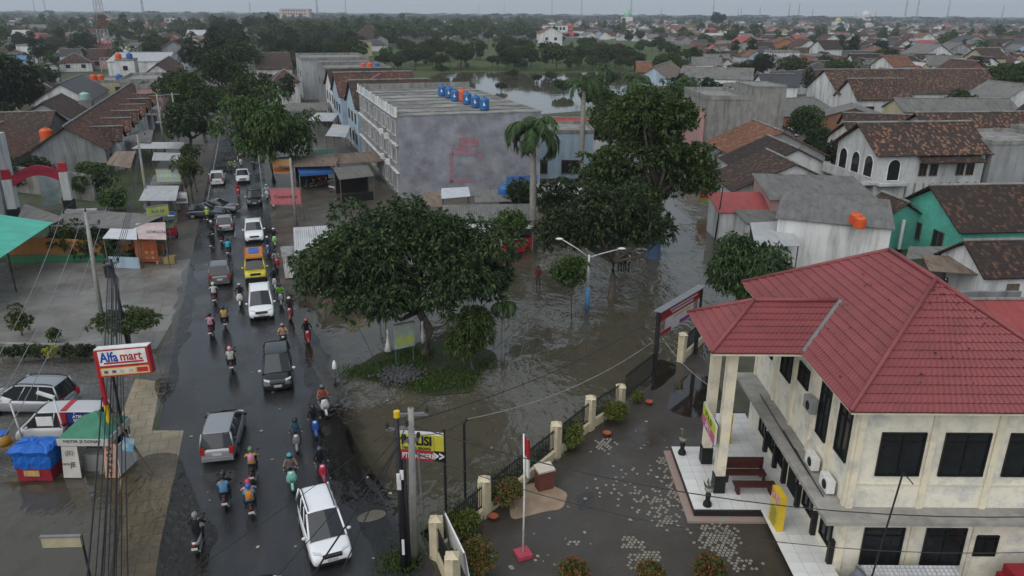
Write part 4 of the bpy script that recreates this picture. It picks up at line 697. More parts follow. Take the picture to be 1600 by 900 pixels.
# mansion
mz = 7.0; rzm = 0.14
m_man = M('mansion_white', (0.55, 0.56, 0.56), (0.46, 0.47, 0.47), stain=(0.22, 0.23, 0.22), samt=0.75, streak=True)
MS = H('mansion', 'white two storey mansion with arched balcony windows and mottled tile roof', (45.6, 88.6), 14.0, 9.5, rzm, mz, 'gable', 'x', 2.6, 0.6, T_mottle, m_man, wins=[('f', -0.9, 5.0, 0.9, 1.4), ('f', 0.4, 5.0, 0.9, 1.4), ('f', 3.6, 5.0, 0.9, 1.4), ('f', 4.8, 5.0, 0.9, 1.4)])
def arch_part(parent, o, u, n, wd, ht, fm):
    o, u, n = Vector(o), Vector(u), Vector(n); z = Vector((0, 0, 1)); pts = [(-wd / 2, 0), (wd / 2, 0)] + [(wd / 2 * math.cos(t), ht - wd / 2 + wd / 2 * math.sin(t)) for t in (k * math.pi / 8 for k in range(9))]
    b = MB(); b.add([o + u * a + z * c + n * 0.03 for a, c in pts], [tuple(range(len(pts)))]); w_ = b.build('arched_window', m_glass, parent, world=False)
    b = MB(); rim = pts[1:] + [pts[0]]
    for k in range(len(rim)): p, q = rim[k], rim[(k + 1) % len(rim)]; b.tube([o + u * p[0] + z * p[1] + n * 0.05, o + u * q[0] + z * q[1] + n * 0.05], 0.07, 4)
    b.build('frame', fm, w_, world=False)
for y in (-2.6, 0, 2.6): arch_part(MS, (-6.4, y, 4.0), (0, -1, 0), (-1, 0, 0), 1.7, 2.4, m_white)
arch_part(MS, (-4.4, -4.15, 3.8), (1, 0, 0), (0, -1, 0), 1.5, 2.4, m_white)
b = MB(); b.box((-7.2, 0, 3.55), (1.6, 8.6, 0.3)); b.box((-7.9, 0, 4.1), (0.12, 8.6, 0.85)); b.box((-4.6, -4.6, 3.55), (3.5, 1.0, 0.3)); b.build('balcony', m_man, MS, world=False)
b = MB(); b.slab([(-1.8, -5.6, 5.95), (5.6, -5.6, 5.95), (5.6, -4.2, 6.6), (-1.8, -4.2, 6.6)], 0.12); b.build('awning_roof', T_brown, MS, world=False, uv=True)
for k in range(10): b = MB(); b.box((-2.6 + k * 1.05, -4.2, 1.8), (0.16, 0.14, 3.4)); b.build('wall_rib', m_conc, MS, world=False)
H('mansion_wing', 'grey wing of the mansion with one deep arched balcony', (56.8, 90.0), 9.0, 9.0, rzm, 7.6, 'flat', 'y', 0.4, 0.0, m_conc, m_gwall, cat='house', doors=[('f', 0.5, 1.0, 2.0)])
H('tiled_roof_house', 'house with a wide mottled brown roof behind the mansion wing', (62, 99), 24, 11, 0.12, 6.8, 'gable', 'x', 2.8, 0.5, T_mottle, m_gwall)
H('concrete_house', 'tall plain concrete house at the right edge beside the mansion wing', (67.0, 91.0), 11, 10, rzm, 8.2, 'flat', 'y', 0.3, 0.0, m_conc, m_gwall)
# teal house
TH = H('teal_house', 'teal walled house with mossy dark brown gable roof', (46.2, 69.6), 17, 10.5, 0.1, 3.8, 'gable', 'x', 2.7, 0.6, T_brown, m_teal, wins=[('l', 1.8, 1.9, 1.5, 1.6), ('l', -1.5, 1.9, 1.5, 1.6)])
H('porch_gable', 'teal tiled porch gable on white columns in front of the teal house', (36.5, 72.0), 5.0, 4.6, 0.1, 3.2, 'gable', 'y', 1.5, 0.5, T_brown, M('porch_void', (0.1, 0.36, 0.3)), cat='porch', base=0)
for k, (x_, y_) in enumerate(((34.3, 69.8), (36.4, 69.4))):
    t_ = thing('porch_column', f'slim white porch column with black foot, {["left","right"][k]} one by the teal house', 'column', (x_, y_, 0)); b = MB(); b.tube([(x_, y_, 0.3), (x_, y_, 3.1)], 0.16, 8); b.build('shaft', m_wwall, t_); b = MB(); b.box((x_, y_, 0.15), (0.42, 0.42, 0.3)); b.build('foot', m_black, t_)
H('tile_shack', 'house with sooty tile roof at the right edge below the teal house', (38.6, 57.6), 7.4, 6.4, 0.08, 2.8, 'gable', 'x', 1.8, 0.4, T_brown, m_wwall, doors=[('f', -1, 1.0, 2.0)])
shed('open_shed', 'open workshop under patched rusty sheets with parked motorbikes', XY((1452, 425, 2.4), (1548, 432, 2.4), (1535, 402, 2.8), (1440, 398, 2.8)), 2.8, 0.3, T_rusty, wall=m_conc)
shed('open_shed', 'grey patched shed roof behind the open workshop', XY((1415, 405, 2.4), (1490, 402, 2.4), (1500, 385, 2.7), (1420, 385, 2.7)), 2.7, 0.3, T_asb)
H('red_tile_annex', 'low annex with pinkish red roof behind the police station', (33, 47.5), 9, 7, 0.03, 2.2, 'gable', 'x', 1.2, 0.3, T_redm, m_wwall)
b = MB(); b.box((29, 52.3, 1.1), (16, 0.2, 2.2), 0.03); tag(b.build('boundary_wall', m_gwall), 'blue grey boundary wall behind the police station roof', 'wall')
# middle right, bigger roofs
H('mottled_hall', 'large brown mottled tile roof house with porch gable, centre right', (90, 183), 40, 16, 0.12, 5.0, 'gable', 'x', 4.4, 0.6, T_mottle, m_wwall, wins=[('f', -8, 2, 2, 1.6), ('f', 6, 2, 2, 1.6)])
H('mottled_hall', 'square tiled house with hip porch in front of the large mottled roof', (78, 171), 13, 10, 0.12, 4.6, 'gable', 'x', 3.6, 0.6, T_mottle, m_wwall, wins=[('f', -3, 2, 2, 1.6), ('f', 3, 2, 2, 1.6)])
H('asbestos_hall', 'long low hall with grey asbestos gable roof', (88, 158), 24, 9, 0.05, 3.4, 'gable', 'x', 2.0, 0.4, T_asb, m_ywall)
H('asbestos_hall', 'pair of grey sheet roofs with a bright skylight left of the round tree', (53, 152), 14, 14, 0.45, 3.6, 'gable', 'x', 2.2, 0.4, T_asb, m_brick)
H('asbestos_hall', 'grey sheet roofed house next to the skylight roof', (62, 143), 13, 10, -0.35, 3.6, 'gable', 'y', 2.0, 0.4, T_asb, m_brick)
H('brown_house', 'low brown tile house right of the round tree', (62, 129.5), 14, 10, -0.25, 3.4, 'gable', 'x', 2.2, 0.4, T_brown, m_wwall)
H('brown_house', 'blackened low roof with two skylights right of the brown house', (72, 131), 13, 11, -0.3, 3.2, 'hip', 'x', 2.4, 0.4, T_dark, m_wwall)
H('brown_house', 'house with rust brown roof directly behind the mansion', (55, 112), 16, 10, 0.1, 4.0, 'gable', 'x', 2.6, 0.5, T_mottle, m_wwall)
H('white_trim_house', 'dark tiled house with white gable trim at the right edge', (96, 136), 15, 12, 0.5, 4.0, 'gable', 'y', 3.6, 0.4, T_dark, m_gwall, trim=m_white)
H('white_trim_house', 'house with dark tiles and white barge boards right of it', (108, 139), 12, 12, 0.5, 4.0, 'gable', 'y', 3.4, 0.4, T_dark, m_wwall, trim=m_white)
H('grey_gable_house', 'light grey sheet roofed house with white gable left of the round tree', (106, 170), 12, 11, 0.25, 4.6, 'gable', 'y', 3.0, 0.4, T_asb, m_wwall)
H('pink_shop_row', 'pale blue gabled end of the shop row beyond the flooded street', (38, 203), 8, 26, -0.35, 6.5, 'gable', 'y', 2.6, 0.3, T_rusty, m_bwall, wins=[('f', 0, 4, 1.6, 1.6)])
H('pink_shop_row', 'white fronted shop row with mossy roof beyond the flooded street', (52, 203), 18, 12, -0.35, 6.0, 'gable', 'x', 2.2, 0.3, T_asb, m_wwall, wins=[('f', k, 4, 1.4, 1.6) for k in (-6, -2, 2, 6)])
OCC += [(16.8, 31, 14), (0, 45, 22)]
# ================================================================== trees and plants
L_mango = leaf_mat('mango_leaf', (0.02, 0.036, 0.014), (0.036, 0.064, 0.022), (0.085, 0.12, 0.042))
L_bright = leaf_mat('fresh_leaf', (0.03, 0.06, 0.014), (0.055, 0.105, 0.022), (0.1, 0.16, 0.038))
L_street = leaf_mat('street_leaf', (0.026, 0.046, 0.014), (0.05, 0.082, 0.022), (0.1, 0.14, 0.04))
L_dark = leaf_mat('dark_leaf', (0.012, 0.024, 0.01), (0.024, 0.044, 0.015), (0.045, 0.072, 0.024))
L_olive = leaf_mat('olive_leaf', (0.03, 0.045, 0.012), (0.055, 0.078, 0.02), (0.1, 0.12, 0.035))
L_palm = leaf_mat('palm_leaf', (0.025, 0.05, 0.015), (0.045, 0.085, 0.025), (0.085, 0.13, 0.04))
L_photinia = leaf_mat('photinia_leaf', (0.05, 0.085, 0.018), (0.1, 0.13, 0.03), (0.34, 0.075, 0.04))
L_photinia2 = leaf_mat('photinia_green_leaf', (0.06, 0.1, 0.018), (0.12, 0.16, 0.03), (0.2, 0.17, 0.04))
L_yel = leaf_mat('yellow_leaf', (0.2, 0.22, 0.03), (0.3, 0.32, 0.05), (0.4, 0.4, 0.08))
L_grass = leaf_mat('grass_blade', (0.035, 0.06, 0.015), (0.055, 0.095, 0.02), (0.085, 0.13, 0.03))
m_bark = M('grey_bark', (0.12, 0.1, 0.08), (0.07, 0.058, 0.046), rough=0.9, scale=3, bump=0.5); m_palmbark = M('palm_bark', (0.27, 0.255, 0.23), (0.19, 0.18, 0.165), rough=0.85, scale=3, bump=0.3)
def unit(n):
    v = rng.normal(size=(n, 3)); return v / np.linalg.norm(v, axis=1, keepdims=True)
def leaf_quads(P, D, ln, wd, droop=0.25):
    """kite shaped leaves from points P along directions D"""
    n = len(P); D = D / np.linalg.norm(D, axis=1, keepdims=True); up = unit(n) * 0.7 + np.array([0, 0, 1.0]); s = np.cross(D, up); s /= np.linalg.norm(s, axis=1, keepdims=True) + 1e-9
    l = ln * rng.uniform(0.7, 1.25, (n, 1)); w_ = wd * rng.uniform(0.7, 1.25, (n, 1)); dz = np.array([0, 0, -1.0]) * droop * l
    a = P; b = P + D * l * 0.5 + s * w_ * 0.5; c = P + D * l + dz; d = P + D * l * 0.5 - s * w_ * 0.5
    V = np.stack([a, b, c, d], 1).reshape(-1, 3); F = np.arange(n * 4).reshape(-1, 4); return V, F
def crown_leaves(blobs, per_m2, ln, wd, ros=5, droop=0.25, upbias=0.25, shell=0.72):
    Ps, Ds = [], []
    for (x, y, z, r, sq) in blobs:
        n = max(4, int(per_m2 * 4 * math.pi * r * r / ros)); u = unit(n); u[:, 2] += upbias; u /= np.linalg.norm(u, axis=1, keepdims=True)
        p = np.array([x, y, z]) + u * r * np.array([1, 1, sq]) * rng.uniform(shell, 1.06, (n, 1))
        p = np.repeat(p, ros, 0); d = np.repeat(u, ros, 0) * 0.75 + unit(n * ros) * 0.85; Ps.append(p); Ds.append(d)
    return leaf_quads(np.concatenate(Ps), np.concatenate(Ds), ln, wd, droop)
def make_blobs(rx, ry, rz, zc, n, br, seed, flat=0.75, fill=0.55, cx=0, cy=0):
    g = np.random.default_rng(seed); out = []
    for k in range(n):
        u = g.normal(size=3); u /= np.linalg.norm(u); t = g.uniform(fill, 0.92); r = br * g.uniform(0.65, 1.3)
        if u[2] < -0.55: u[2] *= 0.4
        out.append((cx + u[0] * t * (rx - r * 0.6), cy + u[1] * t * (ry - r * 0.6), zc + u[2] * t * (rz - r * 0.5), r, flat))
    out.append((cx, cy, zc, br * 1.1, flat)); return out
def multi(parts, br, seed):
    out = []
    for i, (x, y, z, r, rz_, n) in enumerate(parts): out += make_blobs(r, r * 0.9, rz_, z, n, br * (0.85 + 0.1 * (i % 4)), seed + 31 * i, fill=0.3, cx=x, cy=y)
    return out
def trunk_mesh(h, r, blobs, seed, nl=8, fork=0.45, n=8, lean=(0, 0)):
    g = random.Random(seed); b = MB(); f = Vector((lean[0] * 0.6, lean[1] * 0.6, h * fork)); m1 = Vector((g.uniform(-0.08, 0.08) * h, g.uniform(-0.08, 0.08) * h, h * fork * 0.5)) * 0.4 + Vector((0, 0, h * fork * 0.3))
    b.tube([(0, 0, -0.15), (0, 0, 0.15), tuple(m1), tuple(f)], [r * 1.5, r * 1.1, r * 0.95, r * 0.8], n)
    for bl in g.sample(blobs, min(nl, len(blobs))):
        e = Vector(bl[:3]); mid = f.lerp(e, 0.5) + Vector((g.uniform(-0.3, 0.3), g.uniform(-0.3, 0.3), -0.1 * h * g.random())); b.tube([tuple(f - Vector((0, 0, r))), tuple(mid), tuple(e)], [r * 0.62, r * 0.38, r * 0.12], 5)
    return b
def tree(name, label, loc, h, blobs, leaf, per_m2, ln, wd, r=0.25, cat='tree', group=None, ros=5, fork=0.4, nl=8, seed=1, rz=0, droop=0.25, lean=(0, 0), bark=None, upbias=0.25):
    t = thing(name, label, cat, loc, rz, group)
    trunk_mesh(h, r, blobs, seed, nl, fork, lean=lean).build('trunk', bark or m_bark, t, True, world=False)
    V, F = crown_leaves(blobs, per_m2, ln, wd, ros, droop, upbias); npmesh('crown', V, F, leaf, t); return t
# big mango at the junction and its neighbours
q = G(665, 556); bl = multi(((-5.2, 0.5, 5.6, 4.0, 3.0, 34), (-1.6, 0.8, 7.9, 5.0, 3.0, 44), (2.6, 0, 6.6, 4.0, 3.0, 30), (-3.2, -1.5, 7.2, 3.4, 2.6, 20), (4.0, 0.6, 5.2, 2.0, 1.9, 10), (-1.6, -2.0, 5.0, 4.6, 1.7, 26)), 1.15, 5)
tree('mango_tree', 'huge dark mango tree spreading over the junction island and red stall', q, 10.2, bl, L_mango, 19, 0.38, 0.15, 0.32, seed=2, fork=0.33, nl=16, lean=(-0.8, 0.2), droop=0.35)
q = G(738, 580); bl = make_blobs(1.75, 1.7, 1.9, 2.6, 16, 0.75, 8); tree('mango_tree', 'small bright mango tree beside the huge one on the island', q, 4.2, bl, L_bright, 42, 0.34, 0.1, 0.1, seed=3, fork=0.3, droop=0.5)
q = G(893, 500); bl = make_blobs(1.7, 1.6, 1.4, 3.7, 14, 0.7, 9); tree('young_tree', 'slim young tree with bright crown in front of the street lamp', q, 4.6, bl, L_bright, 40, 0.26, 0.12, 0.06, seed=4, fork=0.55)
q = G(955, 468); bl = multi(((-3.4, 1.2, 5.6, 3.2, 2.6, 26), (0.2, 0.6, 7.1, 3.6, 2.6, 28), (2.6, 0.4, 5.6, 2.6, 2.2, 18), (-1.4, 1.4, 5.4, 3.0, 2.2, 16)), 1.05, 10); tree('shade_tree', 'dark shade tree standing in floodwater behind the street lamp', q, 8.4, bl, L_mango, 17, 0.36, 0.16, 0.28, seed=5, fork=0.4, nl=12)
q = G(1021, 402); bl = multi(((-0.6, 0, 10.2, 4.4, 3.8, 40), (-4.6, 0, 7.6, 3.6, 3.0, 26), (2.8, 0.5, 7.4, 3.2, 3.4, 24), (-1.8, 0, 13.0, 3.0, 2.4, 18), (1.6, 1, 12.4, 2.4, 2.0, 12), (-2.4, -1, 5.6, 3.2, 2.2, 18)), 1.25, 12); tree('tall_tree', 'tallest broad tree with blue painted trunk base in the flooded street', q, 15, bl, L_street, 13, 0.42, 0.2, 0.42, seed=6, fork=0.42, nl=16)
bq = MB(); bq.lathe((q.x, q.y, 0), [(0.66, 0), (0.6, 0.2), (0.56, 1.6), (0.5, 1.62)], 10); tag(bq.build('painted_trunk_band', M('blue_trunk_paint', (0.06, 0.1, 0.19))), 'dull blue paint band round the tallest tree base', 'band')
q = G(985, 300); bl = make_blobs(5.4, 5.0, 4.8, 8.4, 44, 1.5, 13, fill=0.35); tree('tall_tree', 'olive crowned street tree just behind the tallest tree', q, 13, bl, L_street, 11, 0.46, 0.22, 0.3, seed=7, nl=10)
q = G(1152, 528); bl = make_blobs(3.1, 3.0, 2.8, 4.7, 30, 1.05, 14); tree('mango_tree', 'dense mango tree behind the red porch roof', q, 7.2, bl, L_mango, 28, 0.4, 0.13, 0.24, seed=8, nl=10, droop=0.5)
q = G(795, 398); bl = make_blobs(1.8, 1.8, 1.5, 2.9, 14, 0.8, 15); tree('small_tree', 'rounded small tree by the national flag', q, 4.2, bl, L_bright, 24, 0.34, 0.15, 0.1, seed=9)
q = G(700, 470); bl = make_blobs(2.6, 2.2, 1.6, 3.6, 16, 0.9, 16); tree('mango_tree', 'low mango tree right behind the huge one', q, 5.2, bl, L_bright, 22, 0.4, 0.14, 0.12, seed=10, droop=0.5)
q = G(815, 350); bl = make_blobs(2.2, 2.2, 1.8, 3.0, 14, 0.9, 61); tree('small_tree', 'dark bushy tree under the royal palm', q, 4.6, bl, L_mango, 20, 0.36, 0.16, 0.1, seed=19)
q = G(870, 375); bl = make_blobs(2.4, 2.2, 2.2, 4.2, 18, 0.95, 62); tree('small_tree', 'leafy tree between the royal palm and the street lamp', q, 6.2, bl, L_mango, 20, 0.36, 0.16, 0.14, seed=20)
q = G(1022, 372); bl = make_blobs(2.0, 2.0, 2.4, 5.4, 18, 0.85, 63); tree('small_tree', 'leafy sapling below the tallest tree crown', q, 7.2, bl, L_olive, 18, 0.34, 0.16, 0.12, seed=21)
for k, (pq, rr, zc, lb) in enumerate((((952, 262), 4.4, 6.2, 'leafy street tree left behind the tallest tree'), ((1003, 226), 5.0, 7.0, 'leafy street tree beyond the tallest tree'), ((935, 200), 4.6, 6.5, 'leafy tree between the pond and the flooded street'), ((1040, 205), 4.6, 6.5, 'leafy tree before the white shop row'))):
    q = G(*pq); bl = make_blobs(rr, rr, rr * 0.8, zc, 36, rr * 0.27, 660 + k, fill=0.35); tree('street_tree', lb, q, zc + 3, bl, L_street if k % 2 else L_bright, 9, 0.5, 0.26, 0.2, seed=660 + k); OCC.append((q.x, q.y, rr))
# roadside trees up the main road
rt = [((428, 288), 7.0, 8.0, 12.6, L_bright, 'feathery bright tree overhanging the right side of the road'), ((305, 262), 4.0, 7.4, 11.2, L_mango, 'dark tree on the left road edge opposite the feathery one'),
      ((322, 222), 5.6, 8.4, 12.5, L_bright, 'leafy tree left of the road behind the dark one'), ((352, 182), 6.6, 9.4, 14, L_mango, 'broad roadside tree, first of the dark avenue'), ((322, 150), 6.6, 9.4, 14.5, L_dark, 'dark avenue tree on the left kerb, second in line'),
      ((384, 140), 7.2, 10, 15, L_mango, 'dark avenue tree over the right kerb, third in line'), ((345, 118), 6.5, 10, 15.5, L_dark, 'tall avenue tree, fourth in line up the road'), ((372, 104), 6.8, 10.5, 16.5, L_mango, 'tall avenue tree, fifth in line up the road'),
      ((342, 92), 7.0, 11, 17.5, L_dark, 'tall avenue tree, sixth in line up the road'), ((368, 80), 7.5, 12, 19, L_dark, 'tall avenue tree, seventh in line up the road'), ((345, 68), 8.0, 13, 21, L_dark, 'tallest avenue tree against the skyline, left of the pair'), ((395, 62), 9.0, 13, 21, L_dark, 'avenue tree against the skyline, right of the pair'),
      ((287, 205), 5.2, 8, 12, L_mango, 'dark roadside tree behind the transformer frame'), ((400, 212), 5.0, 8, 12, L_street, 'roadside tree just behind the feathery one')]
for k, (pq, rr, zc, hh, lf, lb) in enumerate(rt):
    q = G(*pq); OCC.append((q.x, q.y, 4)); dist = q.length; bl = make_blobs(rr, rr, rr * (0.82 if k < 3 else 0.66), zc - (0.9 if k < 3 else 0), 46 if k < 3 else 26, rr * 0.25 if k < 3 else rr * 0.3, 40 + k, fill=0.35)
    dn = 10 if k < 3 else 5.0 if k < 6 or k > 11 else 2.6; lsz = 0.5 if k < 3 else 0.62 if k < 6 or k > 11 else 0.9
    tree('roadside_tree', lb, q, hh, bl, lf, dn, lsz, lsz * 0.5, 0.3, group='roadside trees', seed=30 + k, droop=0.6 if k == 0 else 0.3)
for k, pq in enumerate(((295, 325), (303, 322), (308, 300))):
    q = G(*pq); bl = make_blobs(1.5, 1.5, 1.8, 4.6, 10, 0.7, 70 + k); tree('slim_tree', ['slim roadside tree by the white notice board', 'slim roadside tree just right of the notice board', 'slim roadside tree behind the blue bannered stall'][k], q, 5.8, bl, L_olive, 14, 0.36, 0.18, 0.1, seed=70 + k)
# left side shrubs and trees
sh = [((35, 524), 0.95, 1.25, 1.3, L_olive, 'rounded clipped shrub on the concrete yard edge'), ((87, 535), 0.5, 0.6, 0.6, L_bright, 'small fern like shrub by the planter wall'), ((112, 402), 2.0, 1.8, 1.9, L_olive, 'dark rounded hedge shrub behind the green wall, left one'), ((150, 405), 1.9, 1.6, 1.7, L_dark, 'dark rounded hedge shrub behind the green wall, right one'), ((178, 408), 1.2, 1.2, 1.3, L_mango, 'leafy shrub beside the white stall roof'), ((212, 408), 0.8, 1.0, 1.2, L_dark, 'small dark shrub beside the red menu board'),
      ((30, 298), 2.8, 2.2, 2.3, L_mango, 'tangled shrub behind the red arch gate'), ((62, 285), 2.2, 2.0, 2.0, L_olive, 'browning shrub behind the red arch gate'), ((150, 310), 3.0, 2.3, 2.4, L_bright, 'climbing greenery against the bare gable end wall'), ((180, 330), 2.0, 1.5, 1.6, L_bright, 'leafy bush right of the climbing greenery'), ((1340, 325), 1.6, 1.2, 1.2, L_bright, 'leafy bush in front of the mansion wall'), ((1395, 330), 0.9, 1.4, 1.4, L_palm, 'slim bush against the mansion ribbed wall'), ((1285, 262), 3.4, 2.0, 2.0, L_dark, 'dark bush by the lane behind the gabled houses')]
for k, (pq, rr, zc, rzz, lf, lb) in enumerate(sh):
    q = G(*pq); bl = make_blobs(rr, rr, rzz, zc, 18, rr * 0.34, 80 + k, fill=0.4); tree('shrub', lb, q, zc * 1.4, bl, lf, max(14, 46 / max(0.6, rr)), 0.16 + 0.09 * rr, 0.08 + 0.045 * rr, 0.06, 'shrub', seed=80 + k, nl=5)
q = G(207, 552); bl = make_blobs(3.1, 2.3, 0.55, 2.5, 26, 0.75, 99, flat=0.4, fill=0.1); tree('spreading_tree', 'flat topped spreading tree beside the shop sign', q, 2.9, bl, L_olive, 26, 0.24, 0.11, 0.09, seed=99, fork=0.55, nl=12)
for k, (pq, rr, hh, lf, lb) in enumerate((((1258, 228), 3.6, 7.0, L_bright, 'round clipped tree with bright crown beside the unfinished concrete house'), ((1564, 172), 6.6, 12, L_bright, 'big round tree crown at the right edge'), ((1492, 190), 3.8, 6.6, L_mango, 'round dark green tree in front of the asbestos hall'), ((1277, 238), 3.0, 4.2, L_dark, 'bluish dark bush tree in front of the round clipped tree'), ((18, 190), 8.0, 13, L_dark, 'dark massive tree at the left edge above the tiled roofs'), ((8, 225), 4.5, 7, L_dark, 'lower dark tree at the left edge'), ((1120, 50), 10, 24, L_dark, 'dark round tree standing alone on the skyline'))):
    q = G(*pq); OCC.append((q.x, q.y, rr)); bl = make_blobs(rr, rr, rr * 0.85, hh - rr * 0.8, 34, rr * 0.3, 110 + k); tree('round_tree', lb, q, hh, bl, lf, 50 / rr ** 1.2, 0.14 * rr ** 0.9, 0.08 * rr ** 0.9, 0.3, seed=110 + k)
# photinia balls round the police yard
phs = [((963, 660), 0.62, 0, 'round yellow green shrub by the second fence post'), ((995, 628), 0.36, 0, 'smallest round shrub near the gate pole'), ((893, 698), 0.68, 0, 'round shrub with orange tips beside the fence curb'), ((792, 792), 0.7, 1, 'orange tipped round shrub behind the flagpole'), ((720, 836), 0.68, 0, 'round green shrub at the fence corner'), ((745, 895), 0.72, 1, 'orange tipped shrub below the fence corner one'), ((898, 912), 0.55, 1, 'reddish shrub at the bottom edge, first right of the flagpole'), ((1015, 914), 0.5, 1, 'reddish shrub at the bottom edge, middle of three'), ((1105, 910), 0.62, 1, 'largest red tipped shrub at the bottom edge')]
for k, (pq, rr, red, lb) in enumerate(phs):
    q = G(*pq); rr *= 1.15; bl = make_blobs(rr, rr, rr * 0.85, rr * 0.95, 22, rr * 0.42, 140 + k, fill=0.5); tree('round_shrub', lb, q, rr * 1.4, bl, L_photinia if red else L_photinia2, 150, 0.13, 0.075, 0.04, 'shrub', 'clipped shrubs round the police yard', seed=140 + k, nl=4)
# palms
def palm_parts(h, r, nf, fl, t, leaf, lean=(0, 0), seed=1, lw=0.07, ll=0.75, crownshaft=True, droop=1.0, nlf=26):
    g = random.Random(seed); b = MB(); top = Vector((lean[0], lean[1], h))
    b.tube([(0, 0, -0.1), (lean[0] * 0.15, lean[1] * 0.15, h * 0.25), (lean[0] * 0.5, lean[1] * 0.5, h * 0.6), tuple(top)], [r * 1.25, r, r * 1.05, r * 0.75], 9); b.build('trunk', m_palmbark, t, True, world=False)
    if crownshaft: b = MB(); b.tube([tuple(top), tuple(top + Vector((0, 0, fl * 0.32)))], [r * 0.8, r * 0.35], 8); b.build('crownshaft', M('crownshaft_green', (0.1, 0.15, 0.05)), t, True, world=False); top = top + Vector((0, 0, fl * 0.28))
    for k in range(nf):
        a = 2 * math.pi * k / nf * 1.0 + g.uniform(-0.25, 0.25); el = g.uniform(-0.15, 1.15); d = Vector((math.cos(a), math.sin(a), 0)); pts = []; L = fl * g.uniform(0.85, 1.1); p = top.copy(); e = el
        for j in range(9): pts.append(p.copy()); st = L / 8; p = p + (d * math.cos(e) + Vector((0, 0, 1)) * math.sin(e)) * st; e -= (0.2 + 0.07 * j * 0.6) * droop
        V, F, MI = [], [], []
        for j in range(8):
            s_ = d.cross(Vector((0, 0, 1))); w0 = 0.035 * (1 - j / 9); i0 = len(V); V += [pts[j] - s_ * w0, pts[j] + s_ * w0, pts[j + 1] + s_ * w0 * 0.9, pts[j + 1] - s_ * w0 * 0.9]; F.append((i0, i0 + 1, i0 + 2, i0 + 3))
        for j in range(nlf):
            u_ = 0.12 + 0.88 * j / nlf; x = u_ * 8; i = min(7, int(x)); q_ = pts[i].lerp(pts[i + 1], x - i); tan = (pts[i + 1] - pts[i]).normalized(); side = d.cross(Vector((0, 0, 1)))
            for sg in (-1, 1):
                ln_ = ll * (1 - 0.75 * abs(u_ - 0.45) ** 1.3) * g.uniform(0.85, 1.1); dr_ = (side * sg * 0.75 + tan * 0.6 + Vector((0, 0, -0.25 - 0.3 * g.random()))).normalized(); e1 = q_ + dr_ * ln_ * 0.55; e2 = q_ + dr_ * ln_ + Vector((0, 0, -ln_ * 0.3)); wv = tan * lw
                i0 = len(V); V += [q_ - wv * 0.5, q_ + wv * 0.5, e1 + wv * 0.5, e2, e1 - wv * 0.5]; F.append((i0, i0 + 1, i0 + 2, i0 + 4)); F.append((i0 + 4, i0 + 2, i0 + 3, i0 + 3))
        b = MB(); b.v = [tuple(v) for v in V]; b.f = [tuple(dict.fromkeys(f)) for f in F]; b.m = [0] * len(F); b.build('frond', leaf, t, world=False)
def palm(label, loc, h, r, nf, fl, leaf=None, name='palm_tree', group=None, **k):
    t = thing(name, label, 'palm', loc, random.random() * 6, group); palm_parts(h, r, nf, fl, t, leaf or L_palm, **k); return t
palm('tall royal palm with grey trunk in front of the graffiti wall', G(832, 388), 10.0, 0.3, 20, 3.9, seed=1, lean=(0.2, 0), ll=1.1, lw=0.15, droop=1.1)
palm('second royal palm with pale trunk half hidden by the street trees', G(907, 292), 12.0, 0.32, 13, 3.6, seed=2, ll=0.85, lw=0.1)
palm('slender short palm standing in the floodwater by the island', G(786, 568), 4.1, 0.1, 11, 1.5, seed=3, ll=0.5, lw=0.07, crownshaft=False, droop=1.3, nlf=18)
pc = [((1525, 118), 11, 5.0, 'coconut palm with arching fronds near the right edge'), ((215, 106), 7, 4.6, 'coconut palm behind the white tank block, right one'), ((180, 108), 7, 4.6, 'coconut palm behind the radio mast foot'), ((193, 103), 9, 4.4, 'coconut palm between the two beside the radio mast'), ((742, 96), 9, 4.0, 'coconut palm on the field edge left of the pond'), ((944, 148), 7, 4.0, 'coconut palm by the pond corner'), ((1070, 190), 8, 3.6, 'dark palm in front of the white shop row'), ((1035, 150), 6, 3.6, 'short palm before the pale blue gable'), ((1345, 128), 5, 3.6, 'yellowish palm behind the skylight roof'), ((1185, 116), 6, 3.8, 'palm among banana plants centre right'), ((990, 205), 9.5, 4.0, 'bright palm rising among the street trees'), ((1122, 158), 6, 3.2, 'palm growing over the white shop row')]
for k, (pq, hh, fl, lb) in enumerate(pc): palm(lb, G(*pq), hh, 0.2, 15, fl, seed=20 + k, ll=1.0, lw=0.2, crownshaft=False, nlf=14, group='coconut palms', name='coconut_palm')
# banana clumps
def banana_proto():
    t = thing('banana_plant', 'x', 'plant'); g = random.Random(5); b = MB(); b.tube([(0, 0, 0), (0.05, 0, 1.6)], [0.14, 0.09], 7); b.build('stem', M('banana_stem', (0.16, 0.17, 0.07)), t, True, world=False); b = MB()
    for k in range(9):
        a = k * 2.4 + g.uniform(-0.3, 0.3); d = Vector((math.cos(a), math.sin(a), 0)); s_ = d.cross(Vector((0, 0, 1))); e = g.uniform(0.6, 1.3); p = Vector((0.05, 0, 1.5)); L = g.uniform(1.6, 2.3); pv = None
        for j in range(7):
            w_ = 0.32 * math.sin(math.pi * min(1, 0.12 + j / 6.6)); row = [p - s_ * w_ + Vector((0, 0, 0.08)), p, p + s_ * w_ + Vector((0, 0, 0.08))]
            if pv: b.quad(pv[0], pv[1], row[1], row[0]); b.quad(pv[1], pv[2], row[2], row[1])
            pv = row; p = p + (d * math.cos(e) + Vector((0, 0, 1)) * math.sin(e)) * L / 6; e -= 0.33
    b.build('leaves', L_bright, t, world=False); return t
